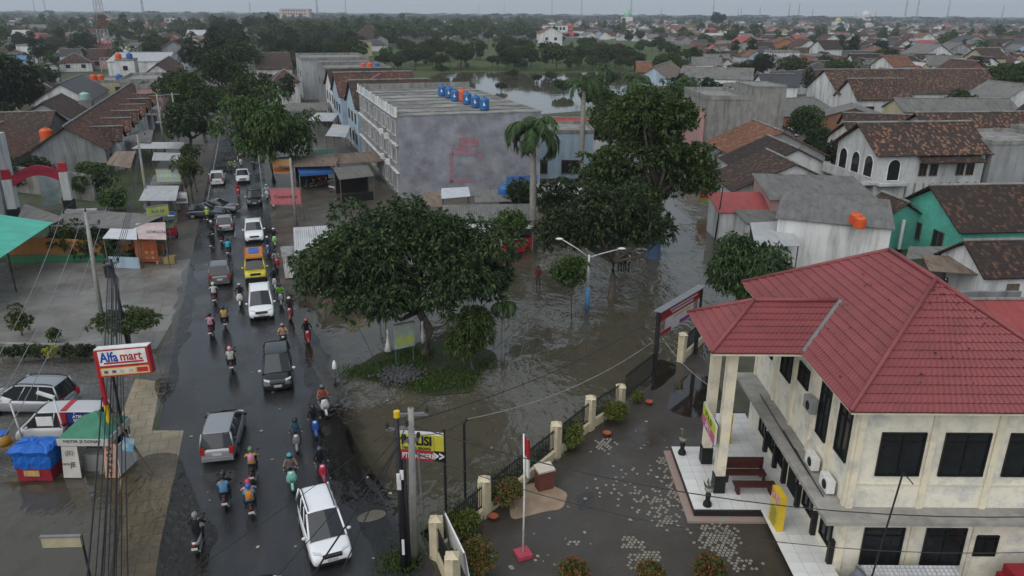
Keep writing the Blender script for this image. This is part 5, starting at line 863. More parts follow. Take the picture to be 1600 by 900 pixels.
ban = banana_proto(); bz = [(1045, 118), (1060, 114), (1075, 116), (1150, 118), (1160, 112), (1175, 120), (960, 106), (972, 108), (985, 106), (1000, 108), (1012, 112), (1090, 108), (1105, 108), (1120, 106), (50, 120), (62, 116), (78, 118), (92, 114), (105, 112), (115, 104), (676, 108), (690, 106), (703, 106), (716, 104), (728, 104), (1245, 120), (1256, 122), (1238, 116), (1205, 128), (1218, 124)]
bz.sort()
ORD = ['first', 'second', 'third', 'fourth', 'fifth', 'sixth', 'seventh', 'eighth', 'ninth', 'tenth', 'eleventh', 'twelfth', 'thirteenth', 'fourteenth', 'fifteenth', 'sixteenth', 'seventeenth', 'eighteenth', 'nineteenth', 'twentieth'] + [f'{k}th' for k in range(21, 400)]
for k in range(21, 400):
    if k % 10 in (1, 2, 3) and k % 100 not in (11, 12, 13): ORD[k - 1] = f'{k}' + {1: 'st', 2: 'nd', 3: 'rd'}[k % 10]
for k, pq in enumerate(bz):
    t = ban if k == 0 else copy_tree(ban); q = G(*pq); t.location = q; t.rotation_euler.z = k * 1.7; s_ = 1.2 + 0.5 * ((k * 7) % 5) / 5; t.scale = (s_,) * 3; t['label'] = f'clump of pale banana leaves, {ORD[k]} from the left among the banana plants'; t['group'] = 'banana plants'
# grass on the island and along the fence, weeds
def tufts(name, label, pts, n, hmin, hmax, mat, spread):
    P = np.array([(p.x, p.y) for p in pts]); i = rng.integers(0, len(P), n); xy = P[i] + rng.normal(size=(n, 2)) * spread; base = np.column_stack([xy, np.full(n, 0.04)]); D = unit(n) * 0.55 + np.array([0, 0, 1.0])
    V, F = leaf_quads(base, D, (hmin + hmax) / 2, 0.05, 0.3); return tag(npmesh(name, V, F, mat), label, 'grass', None, 'stuff')
tufts('grass', 'rank green grass on the traffic island', PX([(585, 585), (760, 570), (555, 583), (605, 575), (620, 568), (640, 572), (660, 590), (690, 600), (710, 598), (730, 590), (650, 600), (600, 582), (630, 580), (680, 605), (720, 600), (575, 580), (700, 585), (665, 605), (645, 555), (660, 560)]), 9000, 0.2, 0.5, L_grass, 0.5)
tufts('grass', 'weeds growing through the water along the yard fence', PX([(705, 820), (720, 805), (735, 795), (770, 765), (790, 750), (820, 735), (845, 715), (870, 700), (640, 870), (622, 880), (612, 890), (690, 830), (935, 650)]), 3500, 0.15, 0.4, L_grass, 0.45)
tufts('grass', 'reeds and weeds along the pond shore', PX([(640, 150), (660, 128), (690, 112), (720, 110), (760, 110), (800, 112), (840, 112), (880, 112), (920, 110), (960, 110), (1000, 113), (1010, 135), (1008, 150), (940, 170)]), 9000, 0.8, 1.6, L_grass, 4.0)
# low plants in the planter bed
for k, x_ in enumerate((6, 22, 38, 56, 74, 108, 126, 140)):
    q = G(x_, 566); bl = make_blobs(0.62, 0.5, 0.55, 0.75, 8, 0.3, 200 + k, fill=0.3); tree('potted_plant', f'dark bushy plant in the bed below the concrete yard, {ORD[k]} from the left', q, 1.0, bl, L_dark if k % 3 else L_olive, 50, 0.17, 0.08, 0.03, 'plant', 'bed plants', seed=200 + k, nl=3)
q = G(85, 570); bl = make_blobs(0.5, 0.45, 0.6, 0.9, 8, 0.26, 220, fill=0.3); tree('potted_plant', 'bright yellow green plant in a white pot by the forecourt', q, 1.2, bl, L_yel, 50, 0.18, 0.09, 0.03, 'plant', seed=221, nl=3)
# trees standing in the pond
for k, (pq, rr) in enumerate((((880, 146), 3.4), ((948, 140), 4.2), ((783, 142), 1.9), ((838, 130), 2.2), ((862, 126), 2.4), ((800, 124), 2.6), ((815, 110), 3.4), ((690, 116), 3), ((893, 106), 3.6))):
    q = G(*pq); bl = make_blobs(rr, rr, rr * 0.55, rr * 0.75, 14, rr * 0.36, 230 + k, flat=0.5); tree('drowned_tree', f'tree standing in or by the pond, {ORD[[5, 8, 1, 3, 4, 2, 6, 0, 7][k]] if False else ["the broad flat one mid water","by its right corner","small one left of centre","thin one at the far shore","thin one right of the far shore","low one left of the far shore","on the far bank behind the thin ones","on the left bank by the grey block","tall one on the far right bank"][k]}', q, rr * 1.5, bl, L_mango if k % 2 else L_palm, 30 / rr, 0.2 * rr ** 0.8, 0.12 * rr ** 0.8, 0.15, group='pond trees', seed=230 + k)
# ================================================================== vehicles
def paint(name, c, rough=0.3, metal=0.0): return M('car_' + name, c, tuple(q * 0.93 for q in c), rough=rough, metal=metal, coat=0.5, spec=0.5, scale=0.6)
m_cglass = M('car_glass', (0.02, 0.024, 0.028), (0.016, 0.019, 0.022), rough=0.05, spec=0.6); m_lamp = M('headlamp', (0.62, 0.64, 0.66), rough=0.12, spec=0.6); m_tail = M('tail_lamp', (0.42, 0.015, 0.015), rough=0.2, spec=0.5); m_rim = M('alloy_rim', (0.36, 0.36, 0.37), rough=0.35, metal=0.6); m_plate = M('number_plate', (0.5, 0.5, 0.48), rough=0.5); m_chrome = M('chrome', (0.6, 0.6, 0.62), rough=0.15, metal=0.9)
KIND = {  # top profile (y frac, z frac of belt), greenhouse base rear/front, roof rear/front
    'mpv': dict(L=4.4, W=1.73, H=1.70, belt=0.98, prof=[(-.5, .52), (-.495, .82), (-.47, 1.0), (-.2, 1.0), (.1, 1.0), (.26, 1.0), (.36, .93), (.45, .8), (.487, .66), (.5, .48)], gh=(-.475, .3, -.42, .05)),
    'suv': dict(L=4.3, W=1.76, H=1.68, belt=1.02, prof=[(-.5, .52), (-.495, .84), (-.47, 1.0), (-.2, 1.0), (.1, 1.0), (.2, 1.02), (.33, 1.0), (.44, .92), (.49, .76), (.5, .5)], gh=(-.47, .22, -.38, .03)),
    'hatch': dict(L=3.9, W=1.68, H=1.52, belt=0.92, prof=[(-.5, .52), (-.49, .84), (-.46, 1.0), (-.2, 1.0), (.1, 1.0), (.2, 1.0), (.33, .95), (.44, .84), (.49, .68), (.5, .5)], gh=(-.46, .23, -.33, .0)),
    'sedan': dict(L=4.5, W=1.74, H=1.45, belt=0.9, prof=[(-.5, .55), (-.49, .9), (-.44, 1.05), (-.32, 1.07), (-.1, 1.0), (.18, 1.0), (.32, .95), (.44, .84), (.49, .68), (.5, .5)], gh=(-.33, .22, -.18, .02)),
    'van': dict(L=4.4, W=1.72, H=1.86, belt=1.1, prof=[(-.5, .5), (-.495, .9), (-.48, 1.0), (-.2, 1.0), (.1, 1.0), (.28, 1.0), (.36, .95), (.45, .86), (.49, .7), (.5, .45)], gh=(-.485, .38, -.46, .22)),
}
def cyl_x(b, c, r, wd, n=16, mi=0):
    b.loft([[(c[0] + s_ * wd / 2, c[1] + q * r * math.cos(a), c[2] + q * r * math.sin(a)) for a in (2 * math.pi * k / n for k in range(n))] for s_, q in ((-1, 0.86), (-0.75, 1), (0.75, 1), (1, 0.86))], mi)
def car(label, p, hd, kind, col, group=None, dark_roof=False, rails=False, name='car', sc=1.0, cat='car', extra=None, plate='B 1234 X', water=0.0):
    k = KIND[kind]; L, W, Hh, bz = k['L'], k['W'], k['H'], k['belt']; t = thing(name, label, cat, (p[0], p[1], -water), hd, group); t.scale = (sc, sc, sc); hw = W / 2
    OCC.append((p[0], p[1], 2.5)); b = MB(); rings = []; zb = 0.24
    for yf, zf in k['prof']:
        zt = bz * zf; e = abs(yf); wv = hw * (1.03 if e < 0.4 else 1.0 if e < 0.46 else 0.93 if e < 0.493 else 0.84); y = yf * L; lo = zb + (0.1 if e > 0.49 else 0)
        half = [(wv * 0.84, lo), (wv * 0.97, lo + 0.09), (wv, lo + (zt - lo) * 0.45), (wv * 0.985, lo + (zt - lo) * 0.8), (wv * 0.9, zt - 0.015), (wv * 0.45, zt + 0.03)]
        rings.append([(x, y, z) for x, z in half] + [(-x, y, z) for x, z in half[::-1]])
    b.loft(rings); body = b.build('body', col, t, True, world=False); body.modifiers.new('smooth', 'SUBSURF').render_levels = 2
    g0, g1, r0_, r1_ = (q * L for q in k['gh']); bw, tw = hw * 0.92, hw * 0.77; rt_ = Hh - 0.05; z0 = bz - 0.03
    C = lambda x, y, z: Vector((x, y, z))
    def pane(nm, a, bb, c, d, bulge=0.04):
        a, bb, c, d = (Vector(q) for q in (a, bb, c, d)); m = MB(); n_ = (bb - a).cross(d - a).normalized(); gr = []
        for j in range(4):
            for i in range(5):
                u_, v_ = i / 4, j / 3; q = a.lerp(bb, u_).lerp(d.lerp(c, u_), v_) + n_ * bulge * (1 - (2 * u_ - 1) ** 2); gr.append(q)
        m.add(gr, [(j * 5 + i, j * 5 + i + 1, j * 5 + i + 6, j * 5 + i + 5) for j in range(3) for i in range(4)]); return m.build(nm, m_cglass, t, True, world=False)
    pane('windscreen', C(bw, g1, z0), C(-bw, g1, z0), C(-tw, r1_, rt_), C(tw, r1_, rt_), 0.07)
    pane('rear_window', C(-bw, g0, z0), C(bw, g0, z0), C(tw, r0_, rt_), C(-tw, r0_, rt_), 0.05)
    for s_ in (-1, 1):
        a, bb, c, d = C(s_ * bw, g0, z0), C(s_ * bw, g1, z0), C(s_ * tw, r1_, rt_), C(s_ * tw, r0_, rt_)
        if s_ > 0: pane('side_window', a, bb, c, d, 0.015)
        else: pane('side_window', bb, a, d, c, 0.015)
        for yb_, yt_ in ((g0, r0_), (g1, r1_)): m = MB(); m.tube([C(s_ * bw, yb_, z0), C(s_ * tw, yt_, rt_)], 0.05, 6); m.build('pillar', col, t, True, world=False)
        for f in ((0.33, 0.62) if kind != 'sedan' else (0.5,)):
            yb_, yt_ = g0 + (g1 - g0) * f, r0_ + (r1_ - r0_) * min(1, f * 1.12); m = MB(); m.tube([C(s_ * bw * 1.0, yb_, z0), C(s_ * tw * 1.0, yt_, rt_)], 0.036, 5); m.build('pillar', col, t, True, world=False)
    m = MB(); rg = []
    for f, dz, ws in ((0, -0.05, 0.98), (0.04, 0.0, 1.0), (0.3, 0.045, 1.02), (0.7, 0.05, 1.02), (0.95, 0.02, 1.0), (1, -0.02, 0.98)):
        y = r0_ - 0.06 + (r1_ - r0_ + 0.1) * f; z = rt_ + dz; x = tw * ws
        rg.append([(x + 0.02, y, z - 0.05), (x, y, z + 0.0), (x * 0.8, y, z + 0.035), (-x * 0.8, y, z + 0.035), (-x, y, z), (-x - 0.02, y, z - 0.05)])
    m.loft(rg); m.build('roof', m_black if dark_roof else col, t, True, world=False).modifiers.new('smooth', 'SUBSURF').render_levels = 1
    if rails:
        for s_ in (-1, 1): m = MB(); m.tube([C(s_ * tw * 0.86, r0_ + 0.1, rt_ + 0.07), C(s_ * tw * 0.86, r0_ + 0.5, rt_ + 0.12), C(s_ * tw * 0.86, r1_ - 0.3, rt_ + 0.12), C(s_ * tw * 0.86, r1_ - 0.1, rt_ + 0.06)], 0.025, 5); m.build('roof_rail', m_black, t, world=False)
    fy, ry = L / 2, -L / 2
    for s_ in (-1, 1):
        m = MB(); m.hexa([(s_ * hw * 0.52, fy - 0.10, bz * .66), (s_ * hw * 0.84, fy - 0.24, bz * .68), (s_ * hw * 0.88, fy - 0.40, bz * .70), (s_ * hw * 0.5, fy - 0.2, bz * .66)], [(s_ * hw * 0.52, fy - 0.14, bz * .79), (s_ * hw * 0.86, fy - 0.27, bz * .82), (s_ * hw * 0.9, fy - 0.44, bz * .85), (s_ * hw * 0.5, fy - 0.26, bz * .82)]); m.build('headlight', m_lamp, t, world=False)
        m = MB(); m.box((s_ * hw * 0.78, ry + 0.06, bz * 0.84), (0.2, 0.16, 0.34)); m.build('tail_light', m_tail, t, world=False)
        m = MB(); m.ball((s_ * (hw + 0.1), g1 - 0.28, bz + 0.06), 0.11, 8, 6, sc=(1, 0.6, 0.75)); m.build('mirror', m_white if col.name in ('car_white', 'car_black') else col if kind != 'mpv' else m_black, t, True, world=False)
        m = MB(); m.box((s_ * hw * 0.72, fy - 0.09, 0.42), (0.2, 0.12, 0.1)); m.build('fog_light', m_black, t, world=False)
        for y in (-0.31 * L, 0.31 * L):
            m = MB(); cyl_x(m, (s_ * (hw - 0.11), y, 0.31), 0.31, 0.21); wh = m.build('wheel', m_rubber, t, True, world=False); m = MB(); cyl_x(m, (s_ * (hw - 0.01), y, 0.31), 0.19, 0.04, 12); m.build('rim', m_rim, wh, world=False)
            m = MB(); m.loft([[(s_ * xx, y + 0.36 * math.cos(a), 0.33 + 0.36 * math.sin(a)) for a in (math.pi * j / 8 for j in range(9))] for xx in (hw - 0.3, hw + 0.004)], cap=True); m.build('wheel_arch', m_black, t, world=False)
    m = MB(); m.box((0, fy - 0.055, bz * 0.70), (hw * 0.95, 0.1, 0.16)); m.build('grille', m_black, t, world=False); m = MB(); m.box((0, fy - 0.06, 0.36), (hw * 1.3, 0.14, 0.14)); m.build('lower_intake', m_black, t, world=False)
    m = MB(); m.box((0, fy - 0.005, bz * 0.755), (hw * 0.9, 0.03, 0.03)); m.build('trim_bar', m_chrome, t, world=False)
    m = MB(); m.box((0, fy + 0.005, 0.5), (0.44, 0.02, 0.14)); m.build('number_plate', m_plate, t, world=False)
    m = MB(); m.box((0, ry - 0.012, 0.66), (0.44, 0.02, 0.15)); m.build('number_plate', m_plate, t, world=False); m = MB(); m.box((0, ry + 0.03, 0.4), (W * 0.86, 0.12, 0.2)); m.build('rear_bumper', col, t, world=False)
    if extra: extra(t, L, W, Hh, bz)
    return t
def hdg(pf, pr):
    a, b_ = G(*pf), G(*pr); d = a - b_; return math.atan2(-d.x, d.y)
away = AX; toward = AX + math.pi
c_white = paint('white', (0.78, 0.79, 0.81)); c_silver = paint('silver', (0.32, 0.33, 0.35), 0.3, 0.5); c_black = paint('black', (0.008, 0.008, 0.01), 0.25); c_grey = paint('grey', (0.15, 0.155, 0.165), 0.3, 0.4); c_blue = paint('slate_blue', (0.07, 0.09, 0.12), 0.3, 0.4); c_yel = paint('yellow', (0.6, 0.5, 0.02), 0.4)
def ground_pt(px_, py_): return G(px_, py_)
car('white people carrier with dark windscreen in the foreground, driving towards us', G(506, 842), toward + 0.1, 'mpv', c_white, 'cars on the road', rails=True, sc=0.94)
car('silver people carrier seen from behind beside the tan footway', G(352, 692), away - 0.12, 'mpv', c_silver, 'cars on the road')
car('glossy black people carrier driving through shallow water', G(435, 590), toward - 0.03, 'mpv', c_black, 'cars on the road')
car('pearl white people carrier in mid traffic behind the black one', G(409, 486), toward, 'mpv', c_white, 'cars on the road')
car('dark grey car seen from behind left of the yellow minibus', G(346, 436), away, 'suv', c_grey, 'cars on the road')
car('white upright off roader facing us behind the yellow minibus', G(398, 372), toward, 'suv', c_white, 'cars on the road')
car('silver hatchback braking, seen from behind beside the junction', G(353, 357), away, 'hatch', c_silver, 'cars on the road')
car('slate blue hatchback turning across the road', G(322, 339), AX - math.pi / 2 - 0.1, 'hatch', c_blue, 'cars on the road')
car('dark saloon turning behind the slate blue hatchback', G(342, 331), AX - math.pi / 2 - 0.35, 'sedan', c_grey, 'cars on the road')
car('black hatchback facing us with luggage on its roof', G(398, 318), toward, 'hatch', c_black, 'cars on the road', rails=True)
car('white car driving away, highest in the left lane', G(341, 286), away, 'suv', c_white, 'cars on the road')
car('white saloon facing us among motorbikes far up the road', G(380, 282), toward, 'sedan', c_white, 'cars on the road')
car('dark car entering at the bottom edge, only its roof showing', G(404, 990), away - 0.1, 'mpv', c_grey, 'cars on the road')
car('white car under the round clipped tree, front one', G(1231, 212), 0.5, 'hatch', c_white); car('white van parked behind the white car by the round clipped tree', G(1227, 200), 0.5, 'van', c_white)
car('silver people carrier parked side on across the forecourt', G(50, 640), math.pi / 2 - 0.03, 'mpv', c_silver, 'cars parked on the forecourt', rails=True, sc=1.08)
def atm(t, L, W, Hh, bz):
    m = MB(); m.box((-0.775, -0.35, 1.35), (0.06, 0.4, 0.95)); m.build('red_stripe', m_red, t, world=False); m = MB(); m.box((-0.775, -1.1, 1.55), (0.055, 1.0, 0.5)); m.build('blue_panel', M('navy_panel', (0.02, 0.04, 0.2)), t, world=False)
    m = MB(); m.box((0.0, -0.35, 1.89), (1.2, 0.3, 0.03)); m.build('red_stripe', m_red, t, world=False)
    text(t, 'ATM', (-0.81, -1.1, 1.66), 0.22, m_white, (R(90), 0, R(-90)), bold=0.02); text(t, 'BCA', (-0.81, -1.1, 1.45), 0.22, m_white, (R(90), 0, R(-90)), bold=0.02)
    m = MB(); m.box((-0.775, 0.55, 1.42), (0.055, 0.8, 0.5)); m.build('white_panel', m_white, t, world=False)
car('white service van with red stripe parked behind the stalls', G(107, 684), math.pi / 2 + 0.06, 'van', paint('van_grey', (0.46, 0.47, 0.48)), 'cars parked on the forecourt', extra=atm, name='van', cat='van')
def angkot(t, L, W, Hh, bz):
    m = MB(); m.box((0, -0.35, 1.99), (1.5, 2.6, 0.05)); m.build('roof_board', M('angkot_orange', (0.5, 0.2, 0.04)), t, world=False)
    m = MB(); m.box((0, -0.5, 2.05), (0.8, 1.6, 0.06)); m.build('blue_roof_panel', m_blue, t, world=False)
    for s_ in (-1, 1): m = MB(); m.tube([(s_ * 0.72, -1.7, 2.1), (s_ * 0.72, 0.9, 2.1)], 0.03, 5); m.build('roof_rail', m_red, t, world=False)
    m = MB(); m.box((0, 1.12, 1.93), (1.4, 0.3, 0.14)); m.build('header_board', M('angkot_orange', (0.5, 0.2, 0.04)), t, world=False)
    m = MB(); m.box((0, 2.28, 0.36), (1.55, 0.2, 0.36)); m.build('front_bumper', m_black, t, world=False)
    m = MB(); m.box((0.0, 1.98, 1.06), (1.2, 0.012, 0.08), tilt=Matrix.Rotation(-0.9, 3, 'X')); m.build('sticker', m_black, t, world=False)
car('yellow and orange public minibus with a blue roof panel, facing us', G(400, 430), toward, 'van', c_yel, 'cars on the road', extra=angkot, name='minibus', cat='minibus')
# ---- motorbikes
def bike_proto(kind):
    t = thing('motorbike', 'x', 'motorbike'); bc = M('bike_body_default', (0.05, 0.05, 0.05), rough=0.3, coat=0.4); r = 0.29 if kind != 'scooter' else 0.25
    for y in (-0.6, 0.62):
        m = MB(); n = 16; rg = []
        for a in (2 * math.pi * k / n for k in range(n)): rg.append([(0.05 * math.cos(q), y + (r - 0.05 + 0.05 * math.sin(q)) * math.cos(a), r + (r - 0.05 + 0.05 * math.sin(q)) * math.sin(a)) for q in (2 * math.pi * j / 6 for j in range(6))])
        m.loft(rg + [rg[0]], cap=False); wh = m.build('wheel', m_rubber, t, True, world=False); m = MB()
        for j in range(6): a = math.pi * j / 3; m.box((0, y + 0.12 * math.cos(a), r + 0.12 * math.sin(a)), (0.03, 0.24, 0.03), tilt=Matrix.Rotation(a, 3, 'X'))
        m.build('rim', m_rim, wh, world=False)
    m = MB(); m.loft([[(x * w_, y, z + dz * h_) for x, dz in ((-1, -0.5), (-1, 0.3), (-0.6, 0.5), (0.6, 0.5), (1, 0.3), (1, -0.5))] for y, z, w_, h_ in ((-0.92, 0.8, 0.05, 0.1), (-0.75, 0.72, 0.11, 0.2), (-0.4, 0.62, 0.15, 0.34), (-0.1, 0.56, 0.14, 0.34), (0.12, 0.46, 0.12, 0.26), (0.34, 0.46, 0.12, 0.3), (0.46, 0.6, 0.1, 0.3))]); m.build('body', bc, t, True, world=False)
    m = MB(); ws = 0.24 if kind == 'scooter' else 0.19
    m.loft([[(x * w_, y + (0.05 if abs(x) < 0.5 else 0), z) for x in (-1, -0.4, 0.4, 1)] + [(x * w_ * 0.9, y - 0.07, z) for x in (1, 0.4, -0.4, -1)] for z, y, w_ in ((0.42, 0.48, ws * 0.6), (0.6, 0.52, ws), (0.82, 0.5, ws), (0.98, 0.46, ws * 0.7), (1.06, 0.42, ws * 0.6))]); m.build('front_shield', bc, t, True, world=False)
    m = MB(); rg = []
    for a in (0.15 + 0.33 * j for j in range(7)): rg.append([(x, 0.62 + (r + 0.045) * math.cos(a), r + (r + 0.045) * math.sin(a)) for x in (-0.06, 0.06)] + [(x, 0.62 + (r + 0.02) * math.cos(a), r + (r + 0.02) * math.sin(a)) for x in (0.06, -0.06)])
    m.loft(rg); m.build('mudguard', bc, t, True, world=False)
    m = MB(); m.loft([[(x * w_, y, z + dz) for x, dz in ((-1, -0.05), (-0.8, 0.03), (0.8, 0.03), (1, -0.05))] for y, z, w_ in ((-0.82, 0.86, 0.08), (-0.5, 0.84, 0.13), (-0.1, 0.78, 0.14), (0.1, 0.76, 0.08))]); m.build('seat', m_black, t, True, world=False)
    m = MB(); m.tube([(-0.34, 0.32, 1.04), (-0.12, 0.42, 1.07), (0.12, 0.42, 1.07), (0.34, 0.32, 1.04)], 0.02, 6); m.tube([(0, 0.42, 1.05), (0, 0.6, 0.4)], 0.035, 6); m.build('handlebar', m_black, t, world=False)
    for s_ in (-1, 1):
        m = MB(); m.tube([(s_ * 0.2, 0.4, 1.07), (s_ * 0.27, 0.42, 1.26)], 0.008, 4); m.ball((s_ * 0.28, 0.42, 1.29), 0.06, 8, 5, sc=(1, 0.3, 0.75)); m.build('mirror', m_black, t, world=False)
        m = MB(); m.tube([(s_ * 0.07, 0.58, 0.72), (s_ * 0.07, 0.62, r)], 0.022, 5); m.build('fork', m_steel, t, world=False)
    m = MB(); m.ball((0, 0.5, 0.98), 0.09, 8, 6, sc=(1.1, 0.6, 0.8)); m.build('headlight', m_lamp, t, True, world=False)
    m = MB(); m.box((0, -0.9, 0.76), (0.14, 0.06, 0.07)); m.build('tail_light', m_tail, t, world=False); m = MB(); m.box((0, -0.94, 0.58), (0.24, 0.015, 0.1), tilt=Matrix.Rotation(-0.3, 3, 'X')); m.build('number_plate', m_plate, t, world=False)
    m = MB(); m.box((0, 0.0, 0.34), (0.2, 0.4, 0.22)); m.tube([(0.12, 0.1, 0.26), (0.14, -0.3, 0.27), (0.15, -0.78, 0.36)], [0.03, 0.04, 0.05], 7); m.build('engine', m_steel, t, world=False)
    return t
BODYPARTS = ('body', 'front_shield', 'mudguard')
protos = {k: bike_proto(k) for k in ('bebek', 'scooter')}
# ---- people: one skinned body mesh per pose
def skin_body(name, J, E, rad, zones, sub=1):
    me = bpy.data.meshes.new(name); names = list(J); me.from_pydata([J[k] for k in names], [(names.index(a), names.index(b_)) for a, b_ in E], []); o = bpy.data.objects.new(name, me); COL.objects.link(o)
    sk = o.modifiers.new('s', 'SKIN'); sv = me.skin_vertices[0].data if me.skin_vertices else None
    if sv is None:
        bpy.context.view_layer.objects.active = o; bm = bmesh.new(); bm.from_mesh(me); bm.verts.layers.skin.verify(); bm.to_mesh(me); bm.free(); sv = me.skin_vertices[0].data
    for i, k in enumerate(names): rr = rad[k]; sv[i].radius = rr if isinstance(rr, tuple) else (rr, rr); sv[i].use_root = (k == 'pelvis')
    o.modifiers.new('b', 'SUBSURF').levels = sub
    dg = bpy.context.evaluated_depsgraph_get(); ev = o.evaluated_get(dg); m2 = bpy.data.meshes.new_from_object(ev); m2.name = name; bpy.data.objects.remove(o); bpy.data.meshes.remove(me)
    m2.materials.clear()
    for mt in (m_skin, m_cloth, m_jeans, m_black): m2.materials.append(mt)
    for p in m2.polygons: p.use_smooth = True; p.material_index = zones(p.center)
    return m2
m_skin = M('skin', (0.26, 0.14, 0.09), rough=0.6); m_cloth = M('cloth_default', (0.1, 0.1, 0.1), rough=0.9); m_jeans = M('dark_trousers', (0.03, 0.035, 0.05), (0.02, 0.023, 0.033), rough=0.9)
def sym(d):
    o = {}
    for k, v in d.items():
        if k.endswith('_'): o[k + 'l'] = (-v[0], v[1], v[2]); o[k + 'r'] = v
        else: o[k] = v
    return o
def symr(d): return {kk: v for k, v in d.items() for kk in ((k + 'l', k + 'r') if k.endswith('_') else (k,))}
LIMB = [('pelvis', 'waist'), ('waist', 'chest'), ('chest', 'neck'), ('neck', 'head')] + [e for s_ in 'lr' for e in (('chest', 'shoulder_' + s_), ('shoulder_' + s_, 'elbow_' + s_), ('elbow_' + s_, 'wrist_' + s_), ('wrist_' + s_, 'hand_' + s_), ('pelvis', 'hip_' + s_), ('hip_' + s_, 'knee_' + s_), ('knee_' + s_, 'ankle_' + s_), ('ankle_' + s_, 'toe_' + s_))]
RAD = symr({'pelvis': (0.15, 0.12), 'waist': (0.15, 0.11), 'chest': (0.17, 0.12), 'neck': 0.055, 'head': (0.085, 0.1), 'shoulder_': 0.07, 'elbow_': 0.05, 'wrist_': 0.036, 'hand_': 0.04, 'hip_': 0.1, 'knee_': 0.07, 'ankle_': 0.045, 'toe_': 0.04})
ride = sym({'pelvis': (0, -.2, .9), 'waist': (0, -.2, 1.06), 'chest': (0, -.14, 1.26), 'neck': (0, -.1, 1.44), 'head': (0, -.06, 1.58), 'shoulder_': (.19, -.12, 1.36), 'elbow_': (.3, .06, 1.14), 'wrist_': (.31, .24, 1.06), 'hand_': (.31, .33, 1.06), 'hip_': (.1, -.16, .87), 'knee_': (.19, .24, .8), 'ankle_': (.17, .1, .36), 'toe_': (.18, .26, .32)})
pill = sym({'pelvis': (0, -.55, .96), 'waist': (0, -.56, 1.12), 'chest': (0, -.52, 1.32), 'neck': (0, -.5, 1.5), 'head': (0, -.47, 1.63), 'shoulder_': (.18, -.5, 1.42), 'elbow_': (.24, -.36, 1.2), 'wrist_': (.17, -.2, 1.12), 'hand_': (.12, -.12, 1.1), 'hip_': (.1, -.52, .93), 'knee_': (.24, -.15, .84), 'ankle_': (.22, -.32, .42), 'toe_': (.24, -.18, .38)})
stand = sym({'pelvis': (0, 0, .92), 'waist': (0, 0, 1.08), 'chest': (0, 0, 1.28), 'neck': (0, .01, 1.46), 'head': (0, .02, 1.6), 'shoulder_': (.19, 0, 1.38), 'elbow_': (.26, .03, 1.1), 'wrist_': (.27, .12, .9), 'hand_': (.26, .16, .82), 'hip_': (.1, 0, .9), 'knee_': (.12, .06, .5), 'ankle_': (.12, 0, .08), 'toe_': (.13, .14, .04)})
def zone_r(c): return 0 if c.z > 1.455 or (c.y > 0.2 and c.z > 0.98) else 3 if c.z < 0.37 else 2 if c.z < 0.93 and not (abs(c.x) > 0.22 and c.z > 0.95) else 1
def zone_p(c): return 0 if c.z > 1.52 or (c.y > -0.24 and c.z > 1.05) else 3 if c.z < 0.43 else 2 if c.z < 1.0 else 1
def zone_s(c): return 0 if c.z > 1.47 or (abs(c.x) > 0.2 and c.z < 1.0 and c.z > 0.75) else 3 if c.z < 0.08 else 2 if c.z < 0.95 else 1
ME_R, ME_P, ME_S = skin_body('person', ride, LIMB, RAD, zone_r), skin_body('person', pill, LIMB, RAD, zone_p), skin_body('person', stand, LIMB, RAD, zone_s)
hb = MB(); hb.ball((0, 0, 0), 0.15, 12, 8, sc=(0.92, 1.05, 0.98)); HEL = hb.build('helmet', M('helmet_default', (0.02, 0.02, 0.02), rough=0.2, coat=0.4), None, True); helm_me = HEL.data; bpy.data.objects.remove(HEL)
vb = MB(); rg = [[(0.146 * math.cos(a) * q, 0.166 * math.sin(a) * q - 0.0, z) for a in (0.5 + 0.36 * j for j in range(7))] for z, q in ((-0.075, 0.93), (-0.02, 1.0), (0.035, 1.0))]
for j in range(2):
    for i in range(6): vb.quad(rg[j][i], rg[j][i + 1], rg[j + 1][i + 1], rg[j + 1][i])
VV = vb.build('visor', m_cglass, None, True); vis_me = VV.data; bpy.data.objects.remove(VV)
pk = MB(); pk.loft([[(x * w_, y, z) for x in (-1, 1) for y in ((-0.22, -0.1) if x < 0 else (-0.1, -0.22))] for z, w_ in ((0, 0.13), (0.06, 0.15), (0.3, 0.14), (0.4, 0.09))]); PK = pk.build('backpack', m_red, None, True); pack_me = PK.data; bpy.data.objects.remove(PK)
HATS = {}
def cm(c, nm, rough=0.85, coat=0.0): return M(f'{nm}_{int(c[0]*999)}_{int(c[1]*999)}_{int(c[2]*999)}', c, tuple(q * 0.75 for q in c), rough=rough, coat=coat, scale=8)
def person(label, p, rz, mesh, top, hel=None, trousers=None, headp=None, group=None, pack=None, sc=1.0):
    o = bpy.data.objects.new('person', mesh); COL.objects.link(o); o.location = p; o.rotation_euler = (0, 0, rz); o.scale = (sc,) * 3; tag(o, label, 'person', group)
    setmat(o, cm(top, 'cloth'), 1)
    if trousers: setmat(o, cm(trousers, 'cloth'), 2)
    hp = {ME_R: (0, -.055, 1.6), ME_P: (0, -.465, 1.65), ME_S: (0, .02, 1.62)}[mesh]
    if hel:
        h = bpy.data.objects.new('helmet', helm_me); COL.objects.link(h); h.parent = o; h.location = hp; setmat(h, cm(hel, 'helmet', 0.2, 0.4)); v = bpy.data.objects.new('visor', vis_me); COL.objects.link(v); v.parent = h
    else:
        h = bpy.data.objects.new('hair', helm_me); COL.objects.link(h); h.parent = o; h.location = (hp[0], hp[1] - 0.025, hp[2] + 0.03); h.scale = (0.8, 0.78, 0.75); setmat(h, m_black)
    if pack:
        b_ = bpy.data.objects.new('backpack', pack_me); COL.objects.link(b_); b_.parent = o; b_.location = (0, hp[1] + (0.0 if mesh is not ME_S else -0.05), hp[2] - 0.58); setmat(b_, cm(pack, 'cloth'))
    return o
